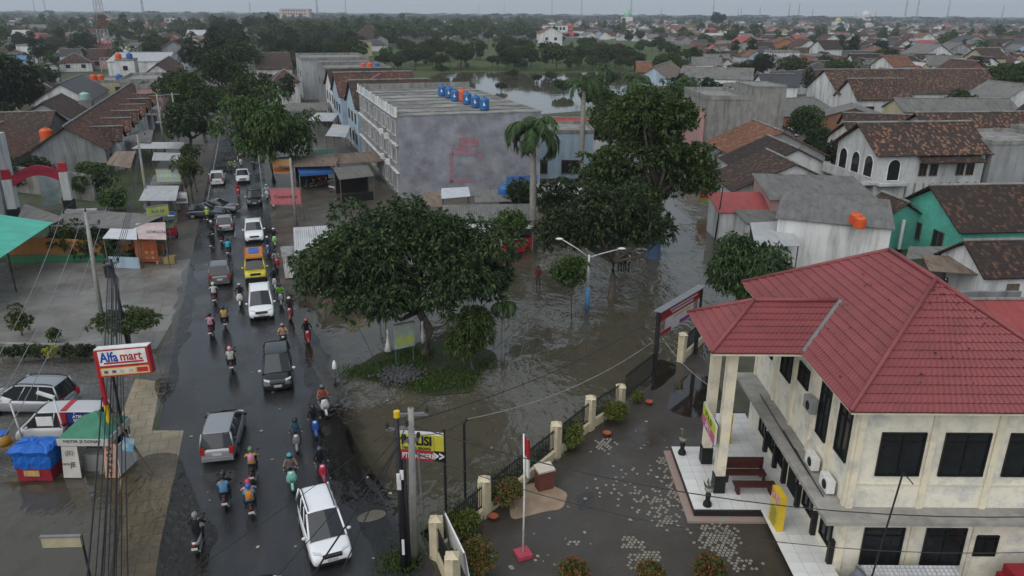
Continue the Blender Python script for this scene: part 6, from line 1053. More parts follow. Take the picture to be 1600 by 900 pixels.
W_, K_, G_ = (0.6, 0.6, 0.58), (0.012, 0.012, 0.014), (0.2, 0.2, 0.21)
BK = [  # px, direction, bike kind, bike colour, shirt, helmet, bike label, rider label, passenger(shirt, helmet, pack, label), driver pack
    ((311, 868), 'a', 'bebek', W_, K_, G_, 'black and white motorbike throwing spray at the bottom edge', 'rider in black jacket and grey helmet on the lowest bike', None, None),
    ((354, 798), 'a', 'bebek', K_, K_, K_, 'black motorbike carrying a denim shirted pillion rider', 'rider in black with black helmet ahead of a denim shirt', ((0.12, 0.25, 0.42), None, None, 'pillion rider in pale denim shirt'), None),
    ((393, 812), 'a', 'bebek', K_, (0.5, 0.3, 0.28), (0.5, 0.03, 0.04), 'black motorbike with a schoolchild on the back', 'rider in pink top and red helmet with schoolchild behind', ((0.15, 0.28, 0.45), (0.03, 0.09, 0.35), (0.6, 0.22, 0.03), 'child pillion with orange backpack and blue cap'), None),
    ((397, 757), 'a', 'bebek', K_, (0.5, 0.28, 0.07), (0.1, 0.16, 0.07), 'black motorbike behind the silver people carrier', 'rider in mustard shirt with a pink backpack', None, (0.6, 0.25, 0.38)),
    ((458, 768), 't', 'scooter', (0.2, 0.56, 0.45), (0.2, 0.15, 0.13), (0.04, 0.33, 0.35), 'mint green retro scooter facing us', 'rider with teal helmet on the mint scooter', None, None),
    ((505, 757), 't', 'bebek', (0.5, 0.02, 0.06), K_, (0.03, 0.06, 0.12), 'red and white motorbike facing us behind the white people carrier', 'rider in black with blue black helmet on the red bike', None, None),
    ((466, 708), 't', 'bebek', (0.22, 0.2, 0.22), (0.05, 0.09, 0.14), K_, 'dark silver motorbike above the mint scooter', 'rider in slate jacket with brown collar and black helmet', None, None),
    ((494, 686), 't', 'bebek', (0.02, 0.1, 0.42), K_, K_, 'bright blue motorbike facing us', 'rider in black jacket on the bright blue bike', None, None),
    ((508, 652), 't', 'scooter', (0.6, 0.6, 0.6), (0.35, 0.1, 0.06), (0.12, 0.13, 0.14), 'white scooter right behind the bright blue bike', 'rider in rust red shirt and dark grey helmet', None, None),
    ((445, 548), 't', 'bebek', K_, (0.55, 0.32, 0.2), (0.4, 0.22, 0.24), 'black motorbike just behind the black people carrier', 'rider in peach shirt and dusty pink helmet', None, None),
    ((482, 540), 't', 'bebek', (0.45, 0.02, 0.03), K_, (0.5, 0.1, 0.1), 'red motorbike at the flood edge beside the black people carrier', 'rider in black jacket and coral red helmet', None, None),
    ((455, 503), 't', 'bebek', (0.25, 0.03, 0.03), (0.03, 0.02, 0.02), W_, 'dark red motorbike right of the pearl white people carrier', 'rider in black with a white helmet beside the pearl white car', None, None),
    ((440, 480), 't', 'bebek', (0.3, 0.3, 0.34), (0.14, 0.4, 0.05), K_, 'silver motorbike with its rider in lime green', 'rider in lime green jacket beside the pearl white car', None, None),
    ((430, 455), 't', 'bebek', (0.4, 0.4, 0.42), K_, K_, 'dark motorbike behind the lime green rider', 'rider all in black right of the yellow minibus', None, None),
    ((377, 480), 't', 'scooter', (0.62, 0.6, 0.54), K_, (0.45, 0.43, 0.36), 'cream scooter left of the pearl white people carrier', 'rider in black shirt on the cream scooter', None, None),
    ((336, 478), 'a', 'scooter', (0.2, 0.02, 0.02), (0.5, 0.5, 0.52), (0.55, 0.52, 0.3), 'dark red scooter following the dark grey car', 'rider in pale grey shirt and cream helmet', None, None),
    ((352, 516), 'a', 'bebek', K_, K_, K_, 'black motorbike with a mustard shirted pillion', 'rider hidden behind a mustard shirted pillion', ((0.55, 0.33, 0.12), K_, None, 'pillion rider in mustard shirt and black helmet'), None),
    ((331, 530), 'a', 'scooter', (0.16, 0.02, 0.03), (0.55, 0.25, 0.35), K_, 'maroon scooter nearest the concrete yard', 'rider in pink shirt on the maroon scooter', None, None),
    ((363, 584), 'a', 'bebek', K_, K_, K_, 'black motorbike left of the black people carrier', 'rider in black in front of a pink helmet', ((0.5, 0.47, 0.42), (0.6, 0.3, 0.33), None, 'pillion rider in cream shirt with pink helmet'), None),
    ((433, 423), 't', 'scooter', (0.5, 0.03, 0.05), (0.45, 0.4, 0.4), K_, 'crimson scooter right of the yellow minibus', 'rider in white and red top on the crimson scooter', None, None),
    ((420, 400), 't', 'bebek', (0.1, 0.14, 0.25), (0.02, 0.03, 0.07), W_, 'navy motorbike beside the white off roader', 'rider in navy with white helmet beside the off roader', None, None),
    ((430, 386), 't', 'scooter', (0.25, 0.5, 0.15), K_, W_, 'lime green scooter on the right road edge', 'rider in black with white helmet on the lime scooter', None, None),
    ((332, 392), 'a', 'bebek', K_, K_, K_, 'black motorbike leftmost behind the silver hatchback', 'rider in black at the left behind the silver hatchback', None, None),
    ((347, 384), 'a', 'bebek', (0.05, 0.05, 0.06), K_, K_, 'black motorbike directly behind the silver hatchback', 'rider in black tailing the silver hatchback', None, None),
    ((332, 373), 'a', 'bebek', K_, (0.03, 0.03, 0.035), W_, 'black motorbike beside the silver hatchback', 'rider in black with white helmet left of the silver hatchback', None, None),
    ((358, 403), 'a', 'bebek', K_, (0.04, 0.42, 0.55), K_, 'black motorbike of the cyan shirted rider', 'rider in vivid cyan shirt', None, None),
    ((325, 350), 'a', 'bebek', K_, (0.35, 0.5, 0.06), W_, 'motorbike stopped before the turning slate blue hatchback', 'rider in hi-vis vest beside the turning cars', None, None),
    ((427, 326), 't', 'scooter', W_, K_, G_, 'white scooter on the verge below the pink sign', 'rider in dark clothes below the pink sign', None, None),
    ((418, 312), 't', 'scooter', W_, (0.45, 0.47, 0.5), W_, 'white scooter right of the luggage laden black car', 'rider in pale grey jacket and white helmet by the pink sign', None, None),
    ((373, 309), 't', 'scooter', (0.42, 0.02, 0.03), (0.35, 0.04, 0.04), (0.3, 0.02, 0.03), 'red scooter between the white cars and the black car', 'rider all in red on the red scooter', None, None),
    ((361, 269), 't', 'bebek', K_, (0.28, 0.42, 0.08), K_, 'motorbike of the left hi-vis rider ahead of the white saloon', 'rider in hi-vis jacket, left of the two by the white saloon', None, None),
    ((369, 272), 't', 'bebek', K_, (0.3, 0.42, 0.06), W_, 'motorbike of the right hi-vis rider ahead of the white saloon', 'rider in hi-vis jacket, right of the two by the white saloon', None, None),
    ((377, 260), 't', 'scooter', W_, (0.15, 0.05, 0.05), W_, 'white scooter just behind the white saloon', 'rider in maroon with white helmet behind the white saloon', None, None),
    ((397, 264), 't', 'bebek', K_, (0.05, 0.07, 0.03), K_, 'black motorbike under the feathery roadside tree', 'rider in dark green under the feathery roadside tree', None, None),
    ((374, 246), 't', 'bebek', K_, (0.35, 0.42, 0.5), W_, 'farthest but one motorbike coming down the road', 'rider in pale blue, far up the road', None, None),
    ((363, 234), 't', 'bebek', K_, K_, K_, 'farthest motorbike coming down the road', 'rider in black, farthest up the road', None, None)]
used = {'bebek': False, 'scooter': False}
def put_bike(kind, p, rz, col, label, group):
    t = protos[kind] if not used[kind] else copy_tree(protos[kind]); used[kind] = True; t.location = p; t.rotation_euler = (0, 0, rz); tag(t, label, 'motorbike', group); c = cm(col, 'bike', 0.3, 0.5)
    for ch in t.children:
        if ch.name.split('.')[0] in BODYPARTS: setmat(ch, c)
    return t
for i, (pq, dr, kind, bcol, shirt, hel, lb, rl, pas, pack) in enumerate(BK):
    q = G(*pq); jit = ((i * 37) % 11 - 5) * 0.018; rz = (away if dr == 'a' else toward) + jit; OCC.append((q.x, q.y, 1)); off = A * (0.7 if dr == 't' else 0.85)
    q = q + off * 0.7; q.z = 0.004; put_bike(kind, q, rz, bcol, lb, 'motorbikes in traffic'); person(rl, q, rz, ME_R, shirt, hel, pack=pack, group='riders')
    if pas: person(pas[3], q, rz, ME_P, pas[0], pas[1], pack=pas[2], group='riders')
PKB = [((486, 294), K_, 'black parked motorbike at the blue awning, leftmost'), ((496, 292), (0.3, 0.02, 0.03), 'dark red motorbike parked at the blue awning'), ((506, 290), K_, 'black parked motorbike in the middle at the blue awning'), ((516, 289), (0.35, 0.36, 0.36), 'silver motorbike parked right of the blue awning'), ((526, 300), W_, 'white scooter parked in front of the stalls'), ((546, 298), (0.05, 0.09, 0.05), 'dark green motorbike parked right of the white scooter'), ((557, 295), K_, 'black motorbike parked by the shophouse steps'), ((1480, 452), K_, 'black motorbike parked in the open workshop, left one'), ((1505, 452), (0.2, 0.02, 0.02), 'dark red motorbike parked in the open workshop'), ((1530, 455), W_, 'white scooter parked in the open workshop')]
for k, (pq, c, lb) in enumerate(PKB): put_bike('scooter' if c == W_ else 'bebek', G(*pq), 1.9 + 0.2 * (k % 3) if c != W_ else -1.3, c, lb, 'parked motorbikes')
person('man in dark red shirt wading across the flooded street', G(841, 447), 2.8, ME_S, (0.16, 0.02, 0.025), None, (0.05, 0.05, 0.06), sc=1.0)
for k, (pq, c, lb) in enumerate((((968, 425), (0.3, 0.06, 0.05), 'bystander in red under the dark shade tree'), ((976, 422), (0.05, 0.05, 0.06), 'bystander in black under the dark shade tree'), ((983, 424), (0.3, 0.3, 0.32), 'bystander in grey under the dark shade tree'), ((837, 388), (0.4, 0.04, 0.04), 'person in red beside the red tent'), ((1530, 458), (0.12, 0.22, 0.4), 'person in light blue inside the open workshop'), ((505, 280), (0.3, 0.3, 0.3), 'person standing at the blue awning'), ((533, 290), (0.4, 0.42, 0.46), 'person in pale blue jeans beside the white parked scooter'), ((110, 708), (0.1, 0.1, 0.12), 'stallholder under the green canopy'))): person(lb, G(*pq), 0.7 * k, ME_S, c, None)
# ================================================================== street furniture, signs, stalls
# ---- police yard fence
fpts = [G(683, 872), G(757, 806), G(868, 715), G(921, 671), G(968, 641)]
m_post = M('cream_fence_post', (0.6, 0.52, 0.36), (0.52, 0.45, 0.31), stain=(0.32, 0.28, 0.2))
def fence_panel(p, q, label, curb=True, h=1.15):
    t = thing('fence', label, 'fence', (p.x, p.y, 0)); d = (q - p); L = d.length; d = d.normalized(); rz = math.atan2(d.y, d.x); c = (p + q) / 2
    if curb: b = MB(); b.box((c.x, c.y, 0.24), (L, 0.2, 0.48), rz); b.build('curb', m_post, t)
    z0 = 0.55
    for z in (z0 + 0.08, z0 + h - 0.12): b = MB(); b.box((c.x, c.y, z), (L - 0.1, 0.05, 0.05), rz); b.build('rail', m_dkiron, t)
    b = MB(); n = int(L / 0.13)
    for k in range(n): e = p + d * (0.08 + (L - 0.16) * k / max(1, n - 1)); b.box((e.x, e.y, z0 + h / 2), (0.028, 0.028, h), rz)
    tag(b.build('bars', m_dkiron, t), kind='stuff'); return t
def fpost(p, label, h=1.9, wd=0.42):
    t = thing('fence_post', label, 'fence post', (p.x, p.y, 0)); b = MB(); b.box((p.x, p.y, h / 2), (wd, wd, h), 0.9); b.build('shaft', m_post, t)
    b = MB(); cc = (p.x, p.y, h); b.hexa([(p.x + sx * (wd / 2 + .05), p.y + sy * (wd / 2 + .05), h) for sx, sy in ((-1, -1), (1, -1), (1, 1), (-1, 1))], [(p.x + sx * 0.05, p.y + sy * 0.05, h + 0.16) for sx, sy in ((-1, -1), (1, -1), (1, 1), (-1, 1))]); b.build('cap', m_post, t)
lbl = ['corner fence post nearest the utility poles', 'cream fence post behind the flagpole flag', 'cream fence post beside the orange tipped shrub', 'cream fence post beside the round yellow green shrub', 'low fence post where the yard gate starts']
for k, p in enumerate(fpts): fpost(p, lbl[k], 1.9 if k < 4 else 1.5)
fl = ['black railing on cream curb between the corner post and the flag', 'long black railing on cream curb behind the lectern', 'black railing behind the round shrubs', 'black railing ending at the yard gate']
for k in range(4): fence_panel(fpts[k], fpts[k + 1], fl[k])
g0_, g1_ = fpts[4] + (fpts[4] - fpts[3]).normalized() * 0.4, G(1018, 600); fence_panel(g0_, g1_, 'black sliding gate standing open by the banner pole', False, 1.5)
b0, b1 = G(1064, 565), G(1098, 534); fpost(b0, 'cream gate post below the red banner', 1.9); fence_panel(b0, b1, 'short black railing between the gate post and the porch roof')
e0 = G(683, 872); e1 = G(705, 925); fence_panel(e0, e1, 'black railing running from the corner post out of the picture'); fpost(G(708, 932), 'cream post at the bottom edge beside the leaning board', 1.9)
lb_ = thing('leaning_board', 'white noticeboard leaning behind the corner railing', 'board', G(700, 880)); p, q = G(692, 862), G(722, 930); b = MB(); b.slab([p + Vector((0.3, 0, 0.5)), q + Vector((0.3, 0, 0.5)), q + Vector((0.1, 0, 1.9)), p + Vector((0.1, 0, 1.9))], 0.06); b.build('panel', m_white, lb_); b = MB(); b.tube([p + Vector((0.3, 0, 0)), p + Vector((0.1, 0, 1.95))], 0.04, 5); b.tube([q + Vector((0.3, 0, 0)), q + Vector((0.1, 0, 1.95))], 0.04, 5); b.build('frame', m_steel, lb_)
# ---- flagpole, lectern, yard stones
fq = G(817, 868); fp = thing('flagpole', 'white flagpole on a red painted base in the police yard', 'flagpole', fq); b = MB(); b.tube([(fq.x, fq.y, 0.1), (fq.x + 0.03, fq.y, 3), (fq.x - 0.03, fq.y, 5.7)], [0.045, 0.04, 0.03], 8); b.build('pole', m_white, fp, True); b = MB(); b.box((fq.x, fq.y, 0.09), (0.62, 0.62, 0.18), 0.4); b.build('base', M('pink_red_paint', (0.42, 0.06, 0.1), (0.36, 0.05, 0.08)), fp)
def flag(label, x, y, z0, z1, w_, d=(1, 0, 0)):
    t = thing('flag', label, 'flag', (x, y, z0)); d = Vector(d)
    for nm, a, b_, mt in (('red_half', 0.5, 1, m_red), ('white_half', 0, 0.5, m_white)):
        m = MB(); g = []
        for j in range(5):
            for i in range(6):
                u_, v_ = i / 5, a + (b_ - a) * j / 4; g.append(Vector((x, y, z0 + (z1 - z0) * v_ - u_ * w_ * 0.55)) + d * (u_ * w_ * 0.55) + Vector((0, 0.09 * math.sin(u_ * 7 + v_), 0)))
        m.add(g, [(j * 6 + i, j * 6 + i + 1, j * 6 + i + 7, j * 6 + i + 6) for j in range(4) for i in range(5)]); m.build(nm, mt, t, True)
flag('red and white flag hanging limp on the flagpole', fq.x, fq.y, 3.9, 5.6, 0.42)
lq = G(850, 762); lt = thing('lectern', 'brick red pedestal with a white slanted top beside the fence', 'lectern', lq); b = MB(); b.box((lq.x, lq.y, 0.5), (0.75, 0.5, 1.0), 0.4); b.build('pedestal', M('brick_tile', (0.16, 0.05, 0.04), (0.11, 0.035, 0.03), scale=6), lt); b = MB(); b.box((lq.x, lq.y, 1.08), (0.85, 0.62, 0.1), 0.4, tilt=Matrix.Rotation(0.15, 3, 'X')); b.build('top', M('pale_top', (0.55, 0.5, 0.42)), lt)
stv = MB(); rd = random.Random(4); sp = []
for cx, cy, n, sx, sy in ((1005, 875, 75, 22, 14), (985, 848, 24, 13, 8), (1120, 838, 60, 32, 16), (1130, 860, 24, 20, 12), (1040, 815, 16, 18, 10), (1030, 790, 30, 40, 25), (1060, 770, 20, 25, 20), (1045, 735, 14, 20, 25), (975, 760, 14, 40, 30), (945, 695, 22, 16, 10), (1160, 880, 14, 20, 10), (1040, 720, 10, 12, 5), (900, 848, 4, 10, 5)):
    for k in range(n * 2): sp.append(G(cx + rd.gauss(0, sx * 0.5), cy + rd.gauss(0, sy * 0.5)))
seen = set()
for p in sp:
    i = round(p.y / 0.16); j = round((p.x + (i % 2) * 0.09) / 0.18)
    if (i, j) in seen: continue
    seen.add((i, j)); x, y = j * 0.18 - (i % 2) * 0.09, i * 0.16; stv.prism([(x + 0.075 * math.cos(a), y + 0.075 * math.sin(a)) for a in (k * math.pi / 3 + 0.5 for k in range(6))], 0.01, 0.03 + 0.012 * rd.random())
tag(stv.build('paving_stones', M('pale_hex_stone', (0.3, 0.28, 0.23), (0.18, 0.17, 0.145), scale=9, stain=(0.12, 0.11, 0.09))), 'worn patches of pale hexagonal paving stones in the dark yard', 'paving stones', None, 'stuff')
for k, pq in enumerate(((948, 681), (771, 812), (1014, 632))):
    q = G(*pq); t = thing('flower_pot', ['terracotta pot lying near the yard puddle', 'terracotta bowl by the fence corner shrub', 'terracotta pot near the gate railing'][k], 'pot', q); b = MB(); b.lathe((q.x, q.y, 0), [(0.14, 0), (0.22, 0.2), (0.24, 0.22), (0.2, 0.2), (0.12, 0.08)], 10); b.build('bowl', M('terracotta', (0.36, 0.1, 0.05), (0.28, 0.08, 0.04)), t, True)
# ---- billboards and big signs
bl0, bl1 = G(1021, 600), G(1086, 553); d = (bl1 - bl0).normalized(); t = thing('banner_frame', 'red and white printed banner on a black two post frame by the gate', 'billboard', bl0)
for p in (bl0, bl1): b = MB(); b.box((p.x, p.y, 2.35), (0.16, 0.22, 4.7), math.atan2(d.y, d.x)); b.build('post', m_dkiron, t)
def panel(t, nm, p, q, z0, z1, mat, off=0.0, th=0.03): n_ = Vector((d_.y, -d_.x, 0)); b = MB(); b.slab([Vector((p.x, p.y, z0)) + n_ * off, Vector((q.x, q.y, z0)) + n_ * off, Vector((q.x, q.y, z1)) + n_ * off, Vector((p.x, p.y, z1)) + n_ * off], th); return b.build(nm, mat, t)
d_ = d; panel(t, 'board', bl0, bl1, 2.95, 4.6, m_dkiron, -0.02); L_ = (bl1 - bl0).length; at_ = lambda u_: bl0 + d * (L_ * u_)
b = MB(); c = (bl0 + bl1) / 2; b.box((c.x, c.y, 4.72), (L_ + 0.3, 0.5, 0.06), math.atan2(d.y, d.x)); b.build('rain_cover', m_steel, t)
m_bred = M('banner_red', (0.3, 0.015, 0.03), (0.2, 0.012, 0.02), rough=0.5); m_bwhite = M('banner_white', (0.5, 0.47, 0.48), (0.42, 0.38, 0.42), rough=0.5); m_bpur = M('banner_purple', (0.2, 0.04, 0.17))
panel(t, 'white_field', at_(0.02), at_(0.98), 3.0, 3.95, m_bwhite, 0.02); panel(t, 'red_field', at_(0.02), at_(0.98), 3.95, 4.55, m_bred, 0.02); panel(t, 'red_strip', at_(0.02), at_(0.3), 3.02, 3.25, m_bred, 0.03); panel(t, 'purple_strip', at_(0.5), at_(0.98), 3.05, 3.32, m_bpur, 0.03)
for u0, u1, z in ((0.25, 0.9, 4.36), (0.3, 0.8, 4.16), (0.35, 0.75, 3.8)): panel(t, 'text_line', at_(u0), at_(u1), z - 0.05, z + 0.05, m_bwhite if z > 4 else M('ochre_text', (0.45, 0.3, 0.05)), 0.04, 0.01)
for u_ in (0.1, 0.88): panel(t, 'portrait', at_(u_ - 0.05), at_(u_ + 0.05), 3.3, 3.95, M('portrait_dark', (0.12, 0.06, 0.05), (0.3, 0.2, 0.16), scale=3), 0.035, 0.01)
# police arrow sign
p0, p1 = G(629, 795), G(697, 800); d_ = d = (p1 - p0).normalized(); zt = 4.05; t = thing('police_sign', 'yellow and red police direction sign on two slim posts', 'sign', p0); L_ = (p1 - p0).length; ang = math.atan2(d.y, d.x)
for p in (p0, p1): b = MB(); b.tube([(p.x, p.y, 0), (p.x, p.y, zt + 0.15)], 0.06, 6); b.build('post', m_dkiron, t)
at_ = lambda u_: p0 + d * (L_ * u_)
panel(t, 'back_board', p0, p1, 2.6, zt, m_steel, 0.05); panel(t, 'yellow_field', at_(0), at_(0.78), 3.16, 3.92, M('sign_lemon', (0.55, 0.5, 0.05)), 0.1); panel(t, 'yellow_field', at_(0.79), at_(1), 3.16, 3.92, M('sign_lemon', (0.55, 0.5, 0.05)), 0.1); panel(t, 'red_field', at_(0), at_(0.78), 2.62, 3.16, M('sign_red', (0.4, 0.02, 0.06)), 0.1); panel(t, 'black_field', at_(0.78), at_(1), 2.62, 3.16, m_black, 0.1); panel(t, 'white_edge', at_(0), at_(1), 3.92, zt + 0.02, m_white, 0.1)
def on_sign(body, u_, z, size, mat, sx=1.0, bold=0.02): p = at_(u_) + Vector((d.y, -d.x, 0)) * 0.14 - p0; text(t, body, (p.x, p.y, z), size, mat, (R(90), 0, ang), sx=sx, bold=bold)
on_sign('POLISI', 0.4, 3.62, 0.62, m_black, 0.78, 0.035); on_sign('TANJUNG SENANG', 0.39, 3.26, 0.19, m_black, 0.78); on_sign('C PTR NGSDERM', 0.39, 2.88, 0.36, m_white, 0.62, 0.02); on_sign('>>', 0.89, 2.9, 0.6, m_white, 0.7, 0.03)
# convenience store pylon sign
ap = G(183, 722); t = thing('shop_pylon_sign', 'red, white and blue shop pylon sign on a red post', 'sign', (ap.x, ap.y, 0), 0.0)
zf, ztop, sc_ = GY(164, 632, ap.y).z, GY(150, 548, ap.y).z, GY(196, 563, ap.y - 0.3)
b = MB(); b.tube([(ap.x, ap.y, zf), (ap.x, ap.y, ztop)], 0.12, 8); b.build('post', m_red, t); b = MB(); b.tube([(ap.x, ap.y, 0), (ap.x, ap.y, zf)], 0.12, 8); b.build('post_foot', m_yellow, t); b = MB(); b.tube([(ap.x + 0.42, ap.y + 0.3, 0), (ap.x + 0.42, ap.y + 0.3, ztop)], 0.07, 6); b.build('brace_post', m_dkiron, t)
SG = bpy.data.objects.new('sign_box', None); COL.objects.link(SG); SG.parent = t; SG.location = (sc_.x - ap.x, -0.3, sc_.z); SG.rotation_euler = (R(-4), R(-4), R(4)); SG.scale = (0.9,) * 3
def sgbox(nm, c, dm, mt): b = MB(); b.box(c, dm); return b.build(nm, mt, SG, world=False)
sgbox('red_case', (0, 0, 0), (2.65, 0.45, 1.5), m_red); sgbox('white_face', (0, -0.24, 0.27), (2.4, 0.03, 0.78), m_white); sgbox('red_swoosh', (0.03, -0.262, 0.0), (2.0, 0.02, 0.09), m_red); sgbox('yellow_face', (0, -0.24, -0.47), (2.45, 0.03, 0.4), M('pale_yellow', (0.62, 0.48, 0.16))); sgbox('white_strip', (-0.3, -0.258, -0.47), (1.65, 0.02, 0.28), M('cream_strip', (0.6, 0.56, 0.42))); sgbox('red_badge', (0.88, -0.262, -0.46), (0.55, 0.02, 0.25), m_red); sgbox('top_cover', (0, 0, 0.77), (2.7, 0.5, 0.05), m_white)
m_royal = M('royal_blue', (0.02, 0.06, 0.36)); text(SG, 'Alfa', (-1.13, -0.262, 0.3), 0.72, m_royal, (R(90), 0, 0), align='LEFT', sx=0.8, bold=0.03); text(SG, 'mart', (-0.13, -0.262, 0.3), 0.68, m_red, (R(90), 0, 0), align='LEFT', sx=0.85, bold=0.02)
for k, x in enumerate((-0.95, -0.55, -0.15, 0.3)): sgbox('icon', (x, -0.272, -0.47), (0.2, 0.01, 0.15), [M('icon_purple', (0.15, 0.05, 0.22)), M('icon_purple', (0.15, 0.05, 0.22)), M('icon_grey', (0.45, 0.4, 0.38)), M('icon_grey', (0.45, 0.4, 0.38))][k])
# red arch gate
a0, a1 = G(112, 337), G(26, 352); t = thing('arch_gate', 'red lettered neighbourhood arch on white and black pillars', 'gate', a1)
for p in (a0, a1):
    b = MB(); b.box((p.x, p.y, 0.9), (1.0, 1.0, 1.8), 0.3); b.build('plinth', m_black, t); b = MB(); b.box((p.x, p.y, 3.3), (0.8, 0.8, 3.0), 0.3); b.build('pillar', m_wwall, t); b = MB(); b.box((p.x, p.y, 5.3), (0.7, 0.5, 0.95), 0.3); b.build('finial', m_red, t)
b = MB(); N = 12; pr = []
for k in range(N + 1): u_ = k / N; p = a1.lerp(a0, u_); zz = 4.2 + 1.15 * math.sin(math.pi * u_); pr.append((p, zz))
rg = [[(p.x, p.y - 0.15, z - 0.55), (p.x, p.y + 0.15, z - 0.55), (p.x, p.y + 0.15, z + 0.5), (p.x, p.y - 0.15, z + 0.5)] for p, z in pr]; b.loft(rg); b.build('arch', M('arch_red', (0.42, 0.03, 0.06), (0.34, 0.025, 0.05)), t)
pm = a1.lerp(a0, 0.5) - a1; text(t, 'SELAMAT DATANG', (pm.x, pm.y - 0.3, 5.3), 0.55, M('arch_letters', (0.3, 0.05, 0.07)), (R(90), 0, math.atan2((a0 - a1).y, (a0 - a1).x)))
b = MB(); p, q = G(25, 300), G(150, 315); b.slab([p, q, q + Vector((0, 0, 3.2)), p + Vector((0, 0, 3.2))], 0.2); tag(b.build('boundary_wall', m_conc), 'stained concrete wall behind the red arch gate', 'wall')
p, q = G(70, 331), G(98, 326); pz_ = Vector((0, 0, 0.6)); b = MB(); b.slab([p + pz_, q + pz_, q + Vector((0, 0, 4.0)), p + Vector((0, 0, 4.0))], 0.06); t = tag(b.build('poster_board', M('poster_mix', (0.42, 0.46, 0.5), (0.2, 0.3, 0.3), scale=1.0, stain=(0.4, 0.3, 0.1), sscale=1.5)), 'white printed poster board beside the arch pillar', 'poster')
p, q = G(120, 350, 1.0), G(155, 348, 1.0); b = MB(); b.slab([p + Vector((0, 0, 0.2)), q + Vector((0, 0, 0.2)), q + Vector((0, 0, 1.5)), p + Vector((0, 0, 1.5))], 0.05); t = tag(b.build('paint_banner', m_wwall), 'white cloth banner with blue lettering behind the stall roofs', 'banner'); c = (p + q) / 2; text(t, 'NIPPON\nPAINT', (c.x + 0.5, c.y - 0.06, 1.9), 0.5, m_royal, (R(90), 0, math.atan2((q - p).y, (q - p).x)))
# yard wall, orange over green
p, q = G(10, 410), G(258, 407); t = thing('yard_wall', 'orange and green painted wall behind the concrete yard', 'wall', p); b = MB(); b.slab([p, q, q + Vector((0, 0, 0.55)), p + Vector((0, 0, 0.55))], 0.22); b.build('green_base', m_green, t); b = MB(); b.slab([p + Vector((0, 0, 0.55)), q + Vector((0, 0, 0.55)), q + Vector((0, 0, 1.5)), p + Vector((0, 0, 2.4))], 0.2); b.build('orange_band', m_orange, t); b = MB(); v_ = Vector((0.1, -0.35, 0)); b.tube([p + v_ + Vector((0, 0, 0.75)), q + v_ + Vector((0, 0, 0.75))], 0.05, 5); b.build('green_rail', m_green, t)
b = MB(); p, q = G(-40, 556), G(150, 560); b.slab([p, q, q + Vector((0, 0, 0.9)), p + Vector((0, 0, 0.9))], 0.25); tag(b.build('planter_wall', m_conc), 'low dark wall between concrete yard and forecourt', 'wall')
# red menu board and clutter near stalls
q = G(232, 412); t = thing('menu_board', 'red food menu board standing at the yard wall end', 'board', q); b = MB(); b.box((q.x, q.y, 1.15), (1.9, 0.08, 2.0), 0.1); b.build('panel', M('menu_red', (0.35, 0.06, 0.03), (0.42, 0.14, 0.05), scale=1.2), t)
for s_ in (-0.8, 0.8): b = MB(); b.box((q.x + s_, q.y + 0.1 * s_, 0.1), (0.07, 0.3, 0.2)); b.build('foot', m_white, t)
for k in range(6): b = MB(); zz = 0.55 + 0.5 * (k // 3); xx = q.x - 0.55 + 0.55 * (k % 3); b.lathe((xx, q.y - 0.05, zz), [(0.02, 0), (0.02, 0.01)], 6); b.ball((xx, q.y - 0.05, zz), 0.16, 8, 5, sc=(1, 0.12, 1)); b.build('dish_picture', M('dish_pic', (0.5, 0.38, 0.25), (0.3, 0.12, 0.06), scale=8), t)
for k, (pq, c, s_) in enumerate((((254, 410), m_timber, 0.8), ((266, 411), M('crate_yellow', (0.35, 0.26, 0.1)), 0.9), ((258, 398), m_blue, 0.6))):
    q = G(*pq); t = thing('crate', ['wooden crate beside the red menu board', 'yellowish crate at the road end of the yard wall', 'blue plastic sack heap on the wall end'][k], 'crate', q); b = MB(); b.box((q.x, q.y, 0.3), (s_, s_ * 0.8, 0.55), 0.2 * k); b.build('box', c, t); b = MB(); b.box((q.x, q.y, 0.6), (s_ * 1.05, s_ * 0.85, 0.06), 0.2 * k); b.build('rim', c, t)
q = G(268, 372); t = thing('food_cart', 'red and green pushcart parked at the banner roofed stall', 'cart', q); b = MB(); b.box((q.x, q.y, 0.8), (1.1, 1.6, 0.8), AX); b.build('body', m_red, t); b = MB(); b.box((q.x - 0.1, q.y, 1.5), (0.9, 1.2, 0.6), AX); b.build('glass_case', M('green_plastic', (0.2, 0.5, 0.2)), t); b = MB(); b.box((q.x, q.y, 1.95), (1.2, 1.7, 0.08), AX); b.build('roof', m_dkiron, t)
for s_ in (-1, 1): b = MB(); cyl_x(b, (q.x + s_ * 0.55, q.y, 0.35), 0.35, 0.06); b.build('wheel', m_rubber, t)
def board_sign(label, pq, w_, z0, z1, mat, txt=None, tm=None, ts=0.4, rz=0.0, post=m_steel, posts=(-0.4, 0.4), name='sign', cat='sign', two=None):
    q = G(*pq); t = thing(name, label, cat, q, rz); b = MB(); b.box((0, 0, (z0 + z1) / 2), (w_, 0.12, z1 - z0)); b.build('panel', mat, t, world=False)
    for s_ in posts: b = MB(); b.tube([(s_ * w_, 0.1, 0), (s_ * w_, 0.1, z1)], 0.05, 6); b.build('post', post, t, world=False)
    b = MB(); b.box((0, -0.02, z1 + 0.03), (w_ + 0.06, 0.14, 0.06)); b.build('frame', m_steel, t, world=False)
    if two: b = MB(); b.box((0, -0.065, z0 + (z1 - z0) * 0.3), (w_ * 0.9, 0.02, (z1 - z0) * 0.3)); b.build('stripe', two, t, world=False)
    if txt: text(t, txt, (0, -0.08, (z0 + z1) / 2 + (0.15 * (z1 - z0) if two else 0)), ts, tm or m_black, (R(90), 0, 0))
    return t
